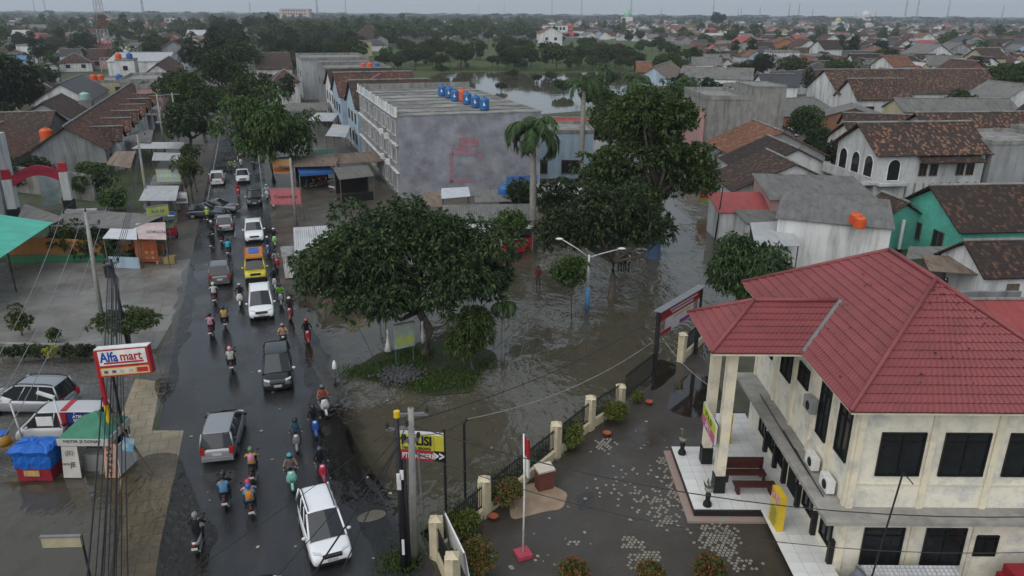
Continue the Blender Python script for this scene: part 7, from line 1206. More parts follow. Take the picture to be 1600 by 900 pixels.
board_sign('pink shop sign on a concrete post at the right verge', (450, 345), 3.1, 1.8, 3.5, M('sign_pink', (0.5, 0.16, 0.17), (0.44, 0.12, 0.14)), 'Cappuccino', m_black, 0.5, AX * 0.3, m_timber, (0.38, 0.55))
board_sign('orange menu box sign beside the feathery roadside tree', (444, 296), 2.2, 2.0, 3.8, M('sign_orange', (0.55, 0.33, 0.14), (0.5, 0.25, 0.12)), None, None, 0.4, AX * 0.3, two=M('menu_red', (0.35, 0.06, 0.03)))
board_sign('blue and white shop banner on the roadside stall', (271, 325), 2.6, 3.0, 4.4, M('sign_sky', (0.25, 0.4, 0.48), (0.4, 0.42, 0.2), scale=1.1), 'LAUNDRY', m_white, 0.5, 0.1)
board_sign('white notice board on a post at the road edge', (285, 334), 1.5, 1.2, 2.4, m_white, None, None, 0.3, 0.1, two=m_steel)
board_sign('yellow and blue slanted banner over the stall roofs', (255, 385), 1.9, 2.9, 3.9, M('sign_lime', (0.42, 0.46, 0.1), (0.3, 0.36, 0.1)), 'PULSA', m_royal, 0.42, 0.7)
board_sign('small blue plaque by the stall corner', (269, 350), 0.8, 0.7, 1.3, m_blue, None, None, 0.3, 0.1, two=m_white)
board_sign('tall green and black shop sign at the flooded street', (1100, 330), 1.5, 1.0, 4.6, M('sign_green', (0.1, 0.13, 0.06), (0.24, 0.26, 0.05)), 'SALON', m_white, 0.42, 0.1, m_dkiron, (0.5,), two=m_bred)
board_sign('pale green community notice board on the traffic island', (634, 572), 1.3, 1.3, 2.9, M('sign_mint', (0.35, 0.4, 0.33), (0.25, 0.3, 0.25)), None, None, 0.3, 0.5, M('green_post', (0.05, 0.12, 0.1)), (-0.45, 0.45), two=M('sign_lime', (0.42, 0.46, 0.1)))
board_sign('cream arrow direction board at the bottom left', (112, 912), 1.45, 1.75, 2.2, M('sign_cream', (0.42, 0.37, 0.25)), None, None, 0.3, 0.05, m_dkiron, (0.48,)); 
# small blue sign on the leaning pole
p = G(237, 741); t = thing('leaning_pole', 'thin wooden pole leaning over the water with a small blue poster', 'pole', p); b = MB(); b.tube([p, (p.x - 1.25, p.y - 0.1, 3.3)], [0.07, 0.05], 6); b.build('pole', m_timber, t); b = MB(); b.box((p.x - 0.75, p.y - 0.2, 1.75), (0.52, 0.03, 0.72), 0.0, tilt=Matrix.Rotation(0.25, 3, 'Y')); b.build('poster', M('poster_cyan', (0.4, 0.52, 0.56), (0.12, 0.3, 0.46), scale=2.5), t)
# ---- stalls at the bottom left
q0, q1 = G(28, 753), G(86, 748); t = thing('tarp_stall', 'snack stall wrapped in bright blue tarpaulin with a red front', 'stall', q0); c = (q0 + q1) / 2; w_ = (q1 - q0).length
m_tarp = M('blue_tarpaulin', (0.012, 0.13, 0.5), (0.01, 0.09, 0.38), rough=0.35, scale=3, bump=0.5)
b = MB(); b.box((c.x, c.y + 0.45, 0.36), (w_, 1.0, 0.72)); b.build('counter', M('red_front', (0.25, 0.015, 0.025), (0.2, 0.012, 0.02)), t); b = MB(); b.box((c.x - 0.1, c.y - 0.07, 0.42), (w_ * 0.45, 0.03, 0.3)); b.build('front_print', M('print_mix', (0.35, 0.2, 0.15), (0.5, 0.35, 0.1), scale=6), t)
b = MB(); n = 9; rg = []
for j, (zz, gr, fy) in enumerate(((0.68, 0.03, -0.1), (1.0, 0.08, -0.12), (1.35, 0.1, -0.1), (1.62, 0.16, -0.22), (1.78, 0.02, 0.1), (1.84, -0.5, 0.45))):
    ring = []
    for u_ in range(4 * n):
        s_, f_ = divmod(u_, n); f_ /= n; x0, x1, y0, y1 = c.x - w_ / 2 - gr, c.x + w_ / 2 + gr, c.y + fy, c.y + 1.0 + gr; pz2 = [(x0, y0), (x1, y0), (x1, y1), (x0, y1), (x0, y0)]; a_, b_ = pz2[s_], pz2[s_ + 1]; wv = 0.035 * math.sin(u_ * 2.1 + j * 1.3)
        ring.append((a_[0] + (b_[0] - a_[0]) * f_ + wv, a_[1] + (b_[1] - a_[1]) * f_ + wv, zz + 0.04 * math.sin(u_ * 1.7 + j)))
    rg.append(ring)
b.loft(rg); b.build('tarpaulin', m_tarp, t)
q0, q1 = G(100, 748), G(190, 740); c = (q0 + q1) / 2; w_ = (q1 - q0).length; t = thing('doughnut_stall', 'snack stall under a green canopy with white lettered valance', 'stall', q0); zc2 = 2.0; x0, x1, y0, y1 = q0.x - 0.1, q1.x - 0.25, c.y + 0.05, c.y + 2.2
m_gcan = M('green_canopy', (0.05, 0.2, 0.13), (0.04, 0.16, 0.1), rough=0.6); pk_ = ((x0 + x1) / 2 - 0.05, (y0 + y1) / 2 + 0.5, 2.65)
for a_, b_ in (((x0, y0), (x1, y0)), ((x1, y0), (x1, y1)), ((x1, y1), (x0, y1)), ((x0, y1), (x0, y0))):
    b = MB(); b.slab([(*a_, zc2), (*b_, zc2), pk_], 0.02); b.build('canopy', m_gcan, t)
vf = MB(); vf.box(((x0 + x1) / 2, y0 - 0.03, zc2 - 0.17), (x1 - x0 + 0.05, 0.04, 0.36)); vf.build('valance', M('valance_white', (0.5, 0.48, 0.46), (0.42, 0.4, 0.38)), t); vs_ = MB(); vs_.box((x1 + 0.03, (y0 + y1) / 2, zc2 - 0.17), (0.04, y1 - y0, 0.36)); vs_.build('valance', M('valance_white', (0.5, 0.48, 0.46)), t)
text(t, 'MISTER JE DONAT', ((x0 + x1) / 2 - q0.x, y0 - 0.06 - q0.y, zc2 - 0.11), 0.22, m_black, (R(90), 0, 0)); 
for x, y in ((x0 + 0.1, y0 + 0.1), (x1 - 0.05, y0 + 0.1), (x1 - 0.05, y1 - 0.1), (x0 + 0.1, y1 - 0.1)): b = MB(); b.tube([(x, y, 0), (x, y, zc2)], 0.045, 5); b.build('post', m_steel, t)
b = MB(); b.slab([(x0 + 0.1, y0 - 0.28, 0.05), (x0 + 0.95, y0 - 0.28, 0.05), (x0 + 0.85, y0 + 0.0, 1.6), (x0 + 0.1, y0 + 0.0, 1.6)], 0.04); b.build('poster', M('poster_cream', (0.5, 0.48, 0.42), (0.42, 0.4, 0.36)), t); text(t, 'JE', (x0 + 0.62 - q0.x, y0 - 0.2 - q0.y, 0.72), 0.34, m_black, (R(79), 0, 0)); text(t, '(JE)', (x0 + 0.48 - q0.x, y0 - 0.1 - q0.y, 1.3), 0.3, M('icon_grey2', (0.2, 0.19, 0.18)), (R(79), 0, 0)); text(t, 'MISTER', (x0 + 0.3 - q0.x, y0 - 0.2 - q0.y, 0.74), 0.12, m_black, (R(79), 0, 0))
b = MB(); b.slab([(x1 - 0.3, y0 - 0.25, 0.05), (x1 + 0.35, y0 - 0.25, 0.05), (x1 + 0.3, y0 + 0.05, 1.7), (x1 - 0.3, y0 + 0.05, 1.7)], 0.04); b.build('poster', M('poster_orange', (0.5, 0.25, 0.15), (0.42, 0.3, 0.24), scale=3), t)
for k, ch in enumerate('DONAT'): text(t, ch, (x1 + 0.0 - q0.x, y0 - 0.02 - 0.056 * k - q0.y - 0.05, 1.5 - 0.31 * k), 0.33, m_black, (R(79), 0, 0), bold=0.02)
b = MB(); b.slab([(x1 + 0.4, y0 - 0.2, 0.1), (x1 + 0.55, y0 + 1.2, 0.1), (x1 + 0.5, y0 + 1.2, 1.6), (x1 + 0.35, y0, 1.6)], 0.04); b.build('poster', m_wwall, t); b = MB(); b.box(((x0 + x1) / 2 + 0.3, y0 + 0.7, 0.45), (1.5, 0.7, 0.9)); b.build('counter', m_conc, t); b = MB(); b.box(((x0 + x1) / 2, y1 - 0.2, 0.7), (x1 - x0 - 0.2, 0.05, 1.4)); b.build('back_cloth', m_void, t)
q = G(12, 716); t = thing('drinks_cooler', 'yellow cooler box with a blue lid on a wooden cart', 'cooler', (q.x, q.y, 0.8)); b = MB(); b.lathe((q.x, q.y, 0.82), [(0.28, 0), (0.33, 0.1), (0.33, 0.55)], 12); b.build('tub', M('cooler_yellow', (0.5, 0.25, 0.02)), t, True); b = MB(); b.lathe((q.x, q.y, 1.37), [(0.33, 0), (0.33, 0.08), (0.2, 0.12)], 12); b.build('lid', m_blue, t, True)
t = thing('wooden_cart', 'worn wooden cart under the yellow cooler box', 'cart', q); b = MB(); b.box((q.x - 0.2, q.y, 0.74), (1.6, 0.9, 0.1)); b.build('top', m_timber, t)
for s_ in (-0.7, 0.35): b = MB(); b.box((q.x + s_, q.y - 0.3, 0.35), (0.09, 0.09, 0.7)); b.build('leg', m_timber, t); b = MB(); b.box((q.x + s_, q.y + 0.3, 0.35), (0.09, 0.09, 0.7)); b.build('leg', m_timber, t)
# ---- stalls by the junction
def stallbox(label, pl, pr, depth, h, rm, front, z=0.0, cat='stall'):
    a_, b_ = G(*pl), G(*pr); dd_ = (b_ - a_); L = dd_.length; rz = math.atan2(dd_.y, dd_.x); t = thing('stall', label, cat, a_, rz); OCC.append((a_.x, a_.y, 4))
    b = MB(); b.slab([(0, 0.0, 0.15), (L, 0.0, 0.15), (L, 0, 1.15), (0, 0, 1.15)], 0.06); b.build('front_panel', front, t, world=False)
    for x, y in ((0.05, 0.1), (L - 0.05, 0.1), (L * 0.5, 0.1), (0.05, depth), (L - 0.05, depth)): b = MB(); b.tube([(x, y, 0), (x, y, h)], 0.06, 5); b.build('post', m_timber, t, world=False)
    b = MB(); b.slab([(-0.3, -0.5, h - 0.1), (L + 0.3, -0.5, h - 0.1), (L + 0.3, depth + 0.2, h + 0.4), (-0.3, depth + 0.2, h + 0.4)], 0.05); b.build('roof', rm, t, world=False, uv=True)
    b = MB(); b.box((L / 2, depth, h * 0.55), (L, 0.06, h * 1.1)); b.build('back_wall', m_timber, t, world=False); b = MB(); b.box((0.0, depth / 2, h * 0.5), (0.05, depth, h)); b.build('side_wall', m_wwall, t, world=False); return t, L
m_poster = M('snack_banner', (0.52, 0.5, 0.48), (0.5, 0.5, 0.48), rough=0.6, stain=(0.42, 0.05, 0.05), samt=0.9, sscale=1.3)
st, L = stallbox('snack stall with white and red printed front standing in the flood', (502, 466), (640, 452), 3.2, 2.3, T_asb, m_poster)
for k, (x, c_) in enumerate(((0.6, (0.4, 0.03, 0.04)), (1.3, (0.45, 0.04, 0.05)), (2.9, (0.45, 0.1, 0.12)), (3.2, (0.05, 0.25, 0.45)), (4.2, (0.05, 0.2, 0.1)), (4.8, (0.45, 0.05, 0.06)))): b = MB(); b.box((x, -0.02, 0.5 + 0.3 * (k % 2)), (0.55, 0.02, 0.32)); b.build('print', cm(c_, 'print'), st, world=False)
b = MB(); b.box((2.6, -0.5, 2.15), (1.8, 0.03, 0.4), tilt=Matrix.Rotation(0.1, 3, 'Y')); b.build('hanging_banner', m_yellow, st, world=False)
stallbox('white roofed stall behind the red printed one under the mango tree', (470, 440), (520, 436), 6, 2.6, T_pale, m_red); stallbox('white roofed kiosk in the middle under the mango tree', (560, 425), (625, 420), 4, 2.6, T_pale, m_wwall); stallbox('red fronted stall beside the national flag', (735, 405), (790, 400), 3, 2.2, T_pale, m_red)
b0_, b1_ = G(778, 396), G(832, 392); t = thing('red_tent', 'red cloth fronted tent beside the royal palm', 'tent', b0_); b = MB(); b.slab([b0_, b1_, b1_ + Vector((0, 0, 1.3)), b0_ + Vector((0, 0, 1.3))], 0.05); b.build('front_cloth', m_red, t); b = MB(); b.slab([b0_ + Vector((0, 0, 2.2)), b1_ + Vector((0, 0, 2.2)), b1_ + Vector((0, 2.5, 2.5)), b0_ + Vector((0, 2.5, 2.5))], 0.04); b.build('roof', m_wwall, t)
for p in (b0_, b1_): b = MB(); b.tube([p, p + Vector((0, 0, 2.2))], 0.05, 5); b.build('post', m_steel, t)
p = G(776, 408); flag('small red and white flag on a pole near the rounded small tree', p.x, p.y, 1.6, 3.2, 0.9); b = MB(); b.tube([p, p + Vector((0, 0, 3.3))], 0.03, 5); tag(b.build('flag_staff', m_steel), 'thin staff of the small flag', 'pole')
a_ = G(455, 428); t = thing('stall_cart', 'white and red roadside cart right of the traffic', 'cart', a_, AX); b = MB(); b.box((0, 0, 0.7), (1.1, 2.8, 1.2)); b.build('body', m_wwall, t, world=False); b = MB(); b.box((-0.57, 0.6, 0.75), (0.04, 1.2, 0.9)); b.build('side_panel', m_red, t, world=False); b = MB(); b.box((0, 0, 2.0), (1.3, 3.0, 0.08)); b.build('roof', m_gwall, t, world=False)
for x, y in ((-0.5, -1.3), (0.5, -1.3), (-0.5, 1.3), (0.5, 1.3)): b = MB(); b.tube([(x, y, 1.3), (x, y, 2.0)], 0.04, 5); b.build('post', m_steel, t, world=False)
# blue awning workshop
a_, b_ = G(468, 298), G(520, 294); dd_ = b_ - a_; rz = math.atan2(dd_.y, dd_.x); L = dd_.length; t = thing('workshop_stall', 'roadside tyre workshop with blue awning and red back wall', 'stall', a_, rz); b = MB(); b.slab([(0, -1.2, 2.35), (L, -1.2, 2.35), (L, 0.8, 2.95), (0, 0.8, 2.95)], 0.05); b.box((L / 2, -1.2, 2.2), (L, 0.04, 0.35)); b.build('awning', M('awning_blue', (0.03, 0.12, 0.34), (0.025, 0.1, 0.28)), t, world=False)
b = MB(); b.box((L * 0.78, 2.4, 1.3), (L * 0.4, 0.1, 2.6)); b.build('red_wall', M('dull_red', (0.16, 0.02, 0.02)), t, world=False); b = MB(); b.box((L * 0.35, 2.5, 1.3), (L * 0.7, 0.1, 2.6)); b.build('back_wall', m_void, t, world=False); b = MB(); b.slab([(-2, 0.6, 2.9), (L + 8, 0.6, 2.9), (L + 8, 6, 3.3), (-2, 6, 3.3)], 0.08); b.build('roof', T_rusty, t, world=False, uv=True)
for x in (0, L): b = MB(); b.tube([(x, -1.1, 0), (x, -1.1, 2.3)], 0.05, 5); b.build('post', m_steel, t, world=False)
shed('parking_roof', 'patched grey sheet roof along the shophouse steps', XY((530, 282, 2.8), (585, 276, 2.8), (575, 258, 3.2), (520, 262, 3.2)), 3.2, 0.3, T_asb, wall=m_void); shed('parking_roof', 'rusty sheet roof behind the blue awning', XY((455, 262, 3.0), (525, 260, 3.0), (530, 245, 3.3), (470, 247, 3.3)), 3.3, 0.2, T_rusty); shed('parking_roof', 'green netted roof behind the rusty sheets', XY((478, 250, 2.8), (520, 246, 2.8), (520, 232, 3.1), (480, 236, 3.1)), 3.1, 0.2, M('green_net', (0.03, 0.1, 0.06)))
shed('shop_awning', 'white folding awning on the blue shophouse front', XY((508, 212, 3.0), (540, 214, 3.0), (548, 196, 3.6), (520, 194, 3.6)), 3.6, 0.6, T_pale); shed('shop_awning', 'white awning further along the blue shophouse front', XY((480, 190, 3.0), (520, 190, 3.0), (530, 176, 3.6), (495, 176, 3.6)), 3.6, 0.5, T_pale); shed('shop_awning', 'grey awning before the concrete blocks', XY((440, 175, 3.2), (512, 173, 3.2), (515, 160, 3.6), (450, 161, 3.6)), 3.6, 0.3, T_asb)
# ---- lamps and poles
q = G(917, 486); t = thing('street_lamp', 'double armed white street lamp with blue base standing in floodwater', 'street lamp', q); b = MB(); b.tube([(q.x, q.y, 0), (q.x, q.y, 1.9)], 0.17, 8); b.build('base', M('lamp_blue', (0.1, 0.25, 0.48)), t, True); b = MB(); b.tube([(q.x, q.y, 1.9), (q.x, q.y, 4.4)], [0.1, 0.08], 8); b.build('pole', m_wwall, t, True)
for s_, dz, lx in ((-1, 1.35, 2.0), (1, 0.65, 2.15)):
    b = MB(); b.tube([(q.x, q.y, 4.2), (q.x + s_ * lx * 0.45, q.y, 4.2 + dz * 0.5), (q.x + s_ * lx, q.y, 4.2 + dz)], 0.05, 6); b.build('arm', m_wwall, t, True); b = MB(); b.ball((q.x + s_ * (lx + 0.2), q.y, 4.25 + dz), 0.3, 8, 6, sc=(1, 0.45, 0.3)); b.build('lamp_head', m_white, t, True)
for pq, hh, lb in (((40, 700), 2.7, 'white lamp post with tilted head beside the parked silver car'), ((108, 700), 2.9, 'white lamp post with tilted head in front of the service van')):
    q = G(*pq); t = thing('yard_lamp', lb, 'lamp post', q); b = MB(); b.tube([q, (q.x - 0.25, q.y, hh)], 0.045, 6); b.build('pole', m_wwall, t, True); b = MB(); b.box((q.x - 0.6, q.y, hh + 0.12), (0.85, 0.16, 0.12), 0, tilt=Matrix.Rotation(0.35, 3, 'Y')); b.build('lamp_head', m_white, t)
def upole(label, base, tip, r=0.16, mat=None, arms=(), name='utility_pole'):
    t = thing(name, label, 'utility pole', base); base, tip = Vector(base), Vector(tip); b = MB(); b.tube([base, tip], [r, r * 0.7], 9); b.build('shaft', mat or m_conc2, t, True); ends = []
    for f, w_, rz in arms:
        c = base.lerp(tip, f); d = Vector((math.cos(rz), math.sin(rz), 0)); b = MB(); b.box(c, (w_, 0.1, 0.12), rz); ar = b.build('cross_arm', m_steel, t)
        for k in (-0.46, 0, 0.46): b = MB(); e = c + d * w_ * k; b.lathe(e + Vector((0, 0, 0.06)), [(0.05, 0), (0.09, 0.06), (0.05, 0.12), (0.08, 0.18), (0.03, 0.24)], 8); b.build('insulator', m_dkiron, ar); ends.append(e + Vector((0, 0, 0.3)))
    return t, ends
PL = upole('leaning concrete utility pole with cross arms in the concrete yard', G(160, 503), G(160, 503) + Vector((0.25, 0, 8.1)), 0.17, None, ((0.99, 2.9, AX), (0.88, 1.6, AX + 0.4)))
q = G(204, 560); P2 = upole('black cable laden pole behind the spreading tree', q, q + Vector((-0.15, 0, 6.6)), 0.12, m_dkiron, ((0.97, 0.9, AX + 0.5),)); b = MB(); b.box((q.x - 0.35, q.y, 5.9), (0.5, 0.3, 0.8)); b.build('junction_box', m_dkiron, P2[0])
upole('tall concrete pole between the awnings on the left roadside', G(232, 330), G(232, 330) + Vector((0.1, 0, 8.5)), 0.16, None, ((0.98, 1.6, AX),)); upole('concrete pole at the pink shop sign', G(463, 352), G(463, 352) + Vector((0, 0, 7.0)), 0.16, None, ())
for k, pq in enumerate(((258, 238), (281, 235), (290, 190), (296, 160), (300, 138))):
    q = G(*pq); upole(['left pole of the transformer frame by the terrace', 'right pole of the transformer frame by the terrace', 'roadside pole beyond the transformer frame', 'second pole beyond the transformer frame', 'third pole beyond the transformer frame'][k], q, q + Vector((0, 0, 9)), 0.15, None, ((0.97, 2.2, AX),))
a_, b_ = G(258, 238), G(281, 235); t = thing('transformer', 'pole mounted transformer platform by the terrace', 'transformer', (a_ + b_) / 2); c = (a_ + b_) / 2; b = MB(); b.box((c.x, c.y, 4.6), (3.6, 1.0, 0.15), 0.2); b.build('platform', m_steel, t); b = MB(); b.box((c.x, c.y, 5.4), (1.1, 0.8, 1.4), 0.2); b.build('tank', m_steel, t)
for k in range(3): b = MB(); b.tube([(c.x - 0.3 + 0.3 * k, c.y, 6.1), (c.x - 0.3 + 0.3 * k, c.y, 6.6)], 0.06, 6); b.build('bushing', m_dkiron, t)
q = G(632, 890); PA = upole('black utility pole with a yellow cap at the road corner', q, q + Vector((-0.02, 0.0, 6.9)), 0.14, m_dkiron, ((0.93, 0.8, 0.2),)); b = MB(); b.tube([q + Vector((0, 0, 6.9)), q + Vector((0, 0, 7.15))], 0.12, 8); b.build('cap', m_yellow, PA[0])
b = MB(); b.box((q.x - 0.02, q.y - 0.14, 4.2), (0.16, 0.06, 0.7)); b.box((q.x + 0.1, q.y - 0.14, 4.5), (0.14, 0.06, 0.4)); b.build('white_sticker', m_white, PA[0]); b = MB(); b.box((q.x + 0.02, q.y - 0.15, 1.2), (0.1, 0.04, 0.7)); b.build('white_sticker', m_white, PA[0])
q2 = q + Vector((0.16, 0.12, 0)); upole('second black pole bound to the yellow capped one', q2, q2 + Vector((0.0, 0, 5.0)), 0.12, m_dkiron); q3 = G(648, 872); PB = upole('grey concrete utility pole beside the black one at the road corner', q3, q3 + Vector((0.1, 0, 6.9)), 0.17, None, ((0.96, 1.3, 0.1), (0.8, 0.6, 0.3)))
q4 = G(727, 778); t = thing('bent_pole', 'thin black pole with a bent cable arm outside the fence', 'pole', q4); b = MB(); b.tube([q4, q4 + Vector((0, 0, 3.9)), q4 + Vector((0.15, 0, 4.1))], 0.06, 6); b.build('pole', m_dkiron, t)
q5 = G(661, 805); b = MB(); b.tube([q5, q5 + Vector((-0.1, 0, 3.2))], 0.05, 6); tag(b.build('thin_pole', m_steel), 'thin grey pole behind the utility poles', 'pole')
q6 = G(1272, 262); upole('slim lamp pole by the lane wall', q6, q6 + Vector((0, 0, 2.2)), 0.06, m_dkiron, name='lamp_pole'); q7 = G(1117, 375); upole('leaning black pole in the flooded street', q7, q7 + Vector((0.3, 0, 5.6)), 0.08, m_dkiron)
q8 = G(1325, 905); t = thing('antenna_mast', 'thin antenna mast against the police station corner', 'mast', q8); b = MB(); b.tube([(13.6, 23.7, 0), (14.05, 23.7, 5.6)], 0.035, 5); b.build('mast', m_dkiron, t); b = MB(); b.tube([(14.05, 23.7, 5.6), (14.5, 23.7, 5.1)], 0.02, 4); b.build('stay_arm', m_dkiron, t)
# lane wall
for k in range(6): p, r_ = G(1275 + k * 5.5, 244 + k * 9.5), G(1275 + (k + 1) * 5.5, 244 + (k + 1) * 9.5); b = MB(); b.slab([p, r_, r_ + Vector((0, 0, 1.3)), p + Vector((0, 0, 1.3))], 0.2); b.box((p.x, p.y, 0.9), (0.5, 0.5, 1.8)); tag(b.build('lane_wall', m_conc), f'stepped concrete lane wall section, {ORD[k]} from the far end', 'wall', 'lane wall sections')
b = MB(); rd = random.Random(9)
for k in range(120): q = G(1360 + rd.gauss(0, 20), 330 + rd.gauss(0, 4)); s_ = rd.uniform(0.1, 0.35); b.box((q.x, q.y, 0.12 + rd.random() * 0.4), (s_, s_, s_), rd.random() * 3, tilt=Matrix.Rotation(rd.random() * 2, 3, 'X'))
tag(b.build('rubble', M('rubble_mix', (0.32, 0.27, 0.22), (0.2, 0.12, 0.08), scale=1.5)), 'heap of broken bricks in front of the mansion', 'rubble', None, 'stuff')
b = MB()
for k in range(900): q = G(625 + rd.gauss(0, 16), 590 + rd.gauss(0, 6)); s_ = rd.uniform(0.05, 0.13); b.box((q.x, q.y, 0.1 + rd.random() * 0.2), (s_, s_, s_), rd.random() * 3, tilt=Matrix.Rotation(rd.random() * 2, 3, 'X'))
tag(b.build('gravel', M('dark_gravel', (0.06, 0.06, 0.062), (0.1, 0.1, 0.1), scale=6)), 'dark gravel heap on the traffic island', 'gravel', None, 'stuff')
sheet('concrete_patch', wob(PX([(557, 808), (580, 797), (602, 798), (604, 806), (585, 815), (560, 818)]), 0.4, 0.06, 55), 0.02, M('patch_concrete', (0.16, 0.135, 0.11), (0.12, 0.1, 0.08), rough=0.8), 'pale oval concrete patch in the wet road', 'patch')
sheet('lane', PX([(1236, 232), (1262, 236), (1330, 330), (1420, 345), (1430, 385), (1380, 395), (1300, 330)]), 0.004, m_mud, 'muddy lane beside the mansion', 'lane')
t = thing('white_sack', 'white plastic sack hung on a stake in the shallow water', 'sack', G(524, 590)); q = G(524, 590); b = MB(); b.tube([q, q + Vector((0, 0, 1.1))], 0.03, 5); b.build('stake', m_timber, t); b = MB(); b.lathe((q.x, q.y, 0.55), [(0.1, 0), (0.17, 0.12), (0.13, 0.4), (0.05, 0.6)], 7); b.build('sack', m_white, t, True)
for k, pq in enumerate(((605, 552), (594, 505), (659, 558))):
    q = G(*pq); t = thing('drooping_banner', ['white cloth banner bunched on a thin pole at the island', 'white cloth strip hanging over the flood left of the mango trunk', 'white cloth strip hanging beside the mango trunk'][k], 'banner', q); b = MB(); b.tube([q, q + Vector((0, 0, 2.9))], 0.035, 5); b.build('pole', m_timber, t)
    b = MB(); b.lathe((q.x + 0.1, q.y, 0.2 if k == 0 else 1.0), [(0.3 if k == 0 else 0.1, 0), (0.16 if k == 0 else 0.12, 0.5), (0.06, 1.1), (0.09, 1.5)], 7); b.build('cloth', m_white, t, True)
# corrugated awning and clutter at the lower right
t = thing('corrugated_awning', 'white corrugated awning at the foot of the police station', 'awning', (14.9, 23.2, 0)); b = MB(); n = 44
V = []
for j in range(n + 1):
    for i in range(2): V.append((13.5 + 3.6 * i, 24.3 - 1.7 * j / n, 1.05 - 0.35 * j / n + 0.035 * math.sin(j * math.pi / 2.0)))
b.add(V, [(2 * j, 2 * j + 1, 2 * j + 3, 2 * j + 2) for j in range(n)]); b.build('sheet', T_pale, t, uv=True)
for x in (13.6, 17.0): b = MB(); b.tube([(x, 22.8, 0), (x, 22.8, 0.7)], 0.05, 5); b.build('post', m_steel, t)
t = thing('covered_bike', 'motorbike under a grey plastic cover by the awning', 'motorbike', (13.1, 23.4, 0)); b = MB(); b.loft([[(13.15 + x * w_, 23.2 + y, z) for x, y in ((-1, -.5), (0, -.8), (1, -.5), (1, .5), (0, .8), (-1, .5))] for z, w_ in ((0.4, 0.42), (0.75, 0.46), (1.05, 0.34), (1.3, 0.16))]); b.build('cover', M('plastic_cover', (0.18, 0.19, 0.22), (0.1, 0.11, 0.13), rough=0.3), t, True)
for y in (-0.55, 0.55): b = MB(); cyl_x(b, (13.15, 23.2 + y, 0.29), 0.29, 0.1); b.build('wheel', m_rubber, t)
t = thing('red_car_roof', 'dark red pickup parked at the lower right corner', 'pickup', (19.6, 23.4, 0)); b = MB(); b.box((19.9, 23.2, 0.72), (2.6, 1.7, 0.6)); b.build('body', m_bred, t); b = MB(); b.box((19.9, 23.3, 1.2), (2.2, 1.5, 0.36)); b.build('cab', m_bred, t)
for x in (19.0, 20.8):
    for y in (22.5, 24.0): b = MB(); b.lathe((x, y, 0), [(0.28, 0), (0.3, 0.1), (0.3, 0.4)], 10); b.build('wheel', m_rubber, t)
b = MB(); rd = random.Random(77)
for k in range(110):
    q = G(rd.uniform(290, 640), 260 + 640 * rd.random() ** 0.8) if k % 2 else G(rd.uniform(760, 1080), rd.uniform(650, 890)); s_ = rd.uniform(0.04, 0.13); a_ = rd.random() * 6; b.quad(*[(q.x + s_ * math.cos(a_ + t) * (1 if t % 3 else 0.5), q.y + s_ * math.sin(a_ + t), 0.024 + 0.01 * rd.random()) for t in (0, 1.6, 3.1, 4.7)])
tag(b.build('litter', M('pale_litter', (0.4, 0.39, 0.36), (0.16, 0.12, 0.08), scale=0.9)), 'scraps of litter and leaves on the wet road and yard', 'litter', None, 'stuff')
b = MB()
for k in range(90):
    u_, v_ = rd.random(), rd.random() ** 0.7; a0_, a1_, t0_ = (Vector((xa, ya, EV)), Vector((xb, ya, EV)), Vector((xr, r0, RZ))) if k % 2 else (Vector((xa, yb, EV)), Vector((xa, ya, EV)), Vector((xr, (r0 + r1) / 2, RZ))); p = a0_.lerp(a1_, 0.04 + 0.92 * u_).lerp(t0_, v_ * 0.9) + Vector((0, 0, 0.085)); e = (a1_ - a0_).normalized(); f = (t0_ - (a0_ + a1_) / 2).normalized(); s_ = rd.uniform(0.02, 0.075); b.quad(p - e * s_, p + f * s_ * 0.6, p + e * s_ * rd.uniform(0.5, 1.5), p - f * s_ * 0.5)
tag(b.build('leaf_litter', M('dead_leaf', (0.05, 0.02, 0.018), (0.03, 0.012, 0.012)), roof_o), kind='stuff')
# ---- overhead cables
def cable(label, p, q, sag=0.6, r=0.018, n=14, group='overhead cables', mat=None):
    p, q = Vector(p), Vector(q); b = MB(); b.tube([p.lerp(q, k / n) - Vector((0, 0, sag * 4 * (k / n) * (1 - k / n))) for k in range(n + 1)], r, 4); return tag(b.build('cable', mat or m_dkiron), label, 'cable', group)
B2 = G(204, 560) + Vector((-0.15, 0, 6.4)); E2 = G(150, 1015, 2.0)
for k in range(9): cable(f'black cable of the thick roadside bundle, {ORD[k]} strand from the pole', B2 + Vector((0.06 * k - 0.2, 0, -0.12 * k)), E2 + Vector((0.14 * k - 0.5, 0.3 * (k % 3), -0.1 * k)), 0.7 + 0.1 * (k % 4), 0.022 if k % 3 else 0.035, group='cable bundle')
for k, e in enumerate(PL[1][:3]): cable(f'grey power line from the leaning pole down to the left, {ORD[k]} of three', e, G(-130 + 45 * k, 760, 7.6), 0.9, 0.018, group='power lines', mat=m_steel); cable(f'power line from the leaning pole up the road, {ORD[k]} of three', e, G(232, 330) + Vector((0.5 * k - 0.5, 0, 8.6)), 0.7, 0.016, group='power lines up the road')
for k in range(4): cable(f'black cable from the laden pole up the left roadside, {ORD[k]} strand', B2 + Vector((0, 0, -0.2 * k)), G(232, 330) + Vector((0, 0, 7.2 - 0.25 * k)), 0.8 + 0.15 * k, 0.022, group='cable bundle up the road')
TA = G(632, 890) + Vector((0, 0, 6.7)); TB = G(648, 872) + Vector((0, 0, 6.6))
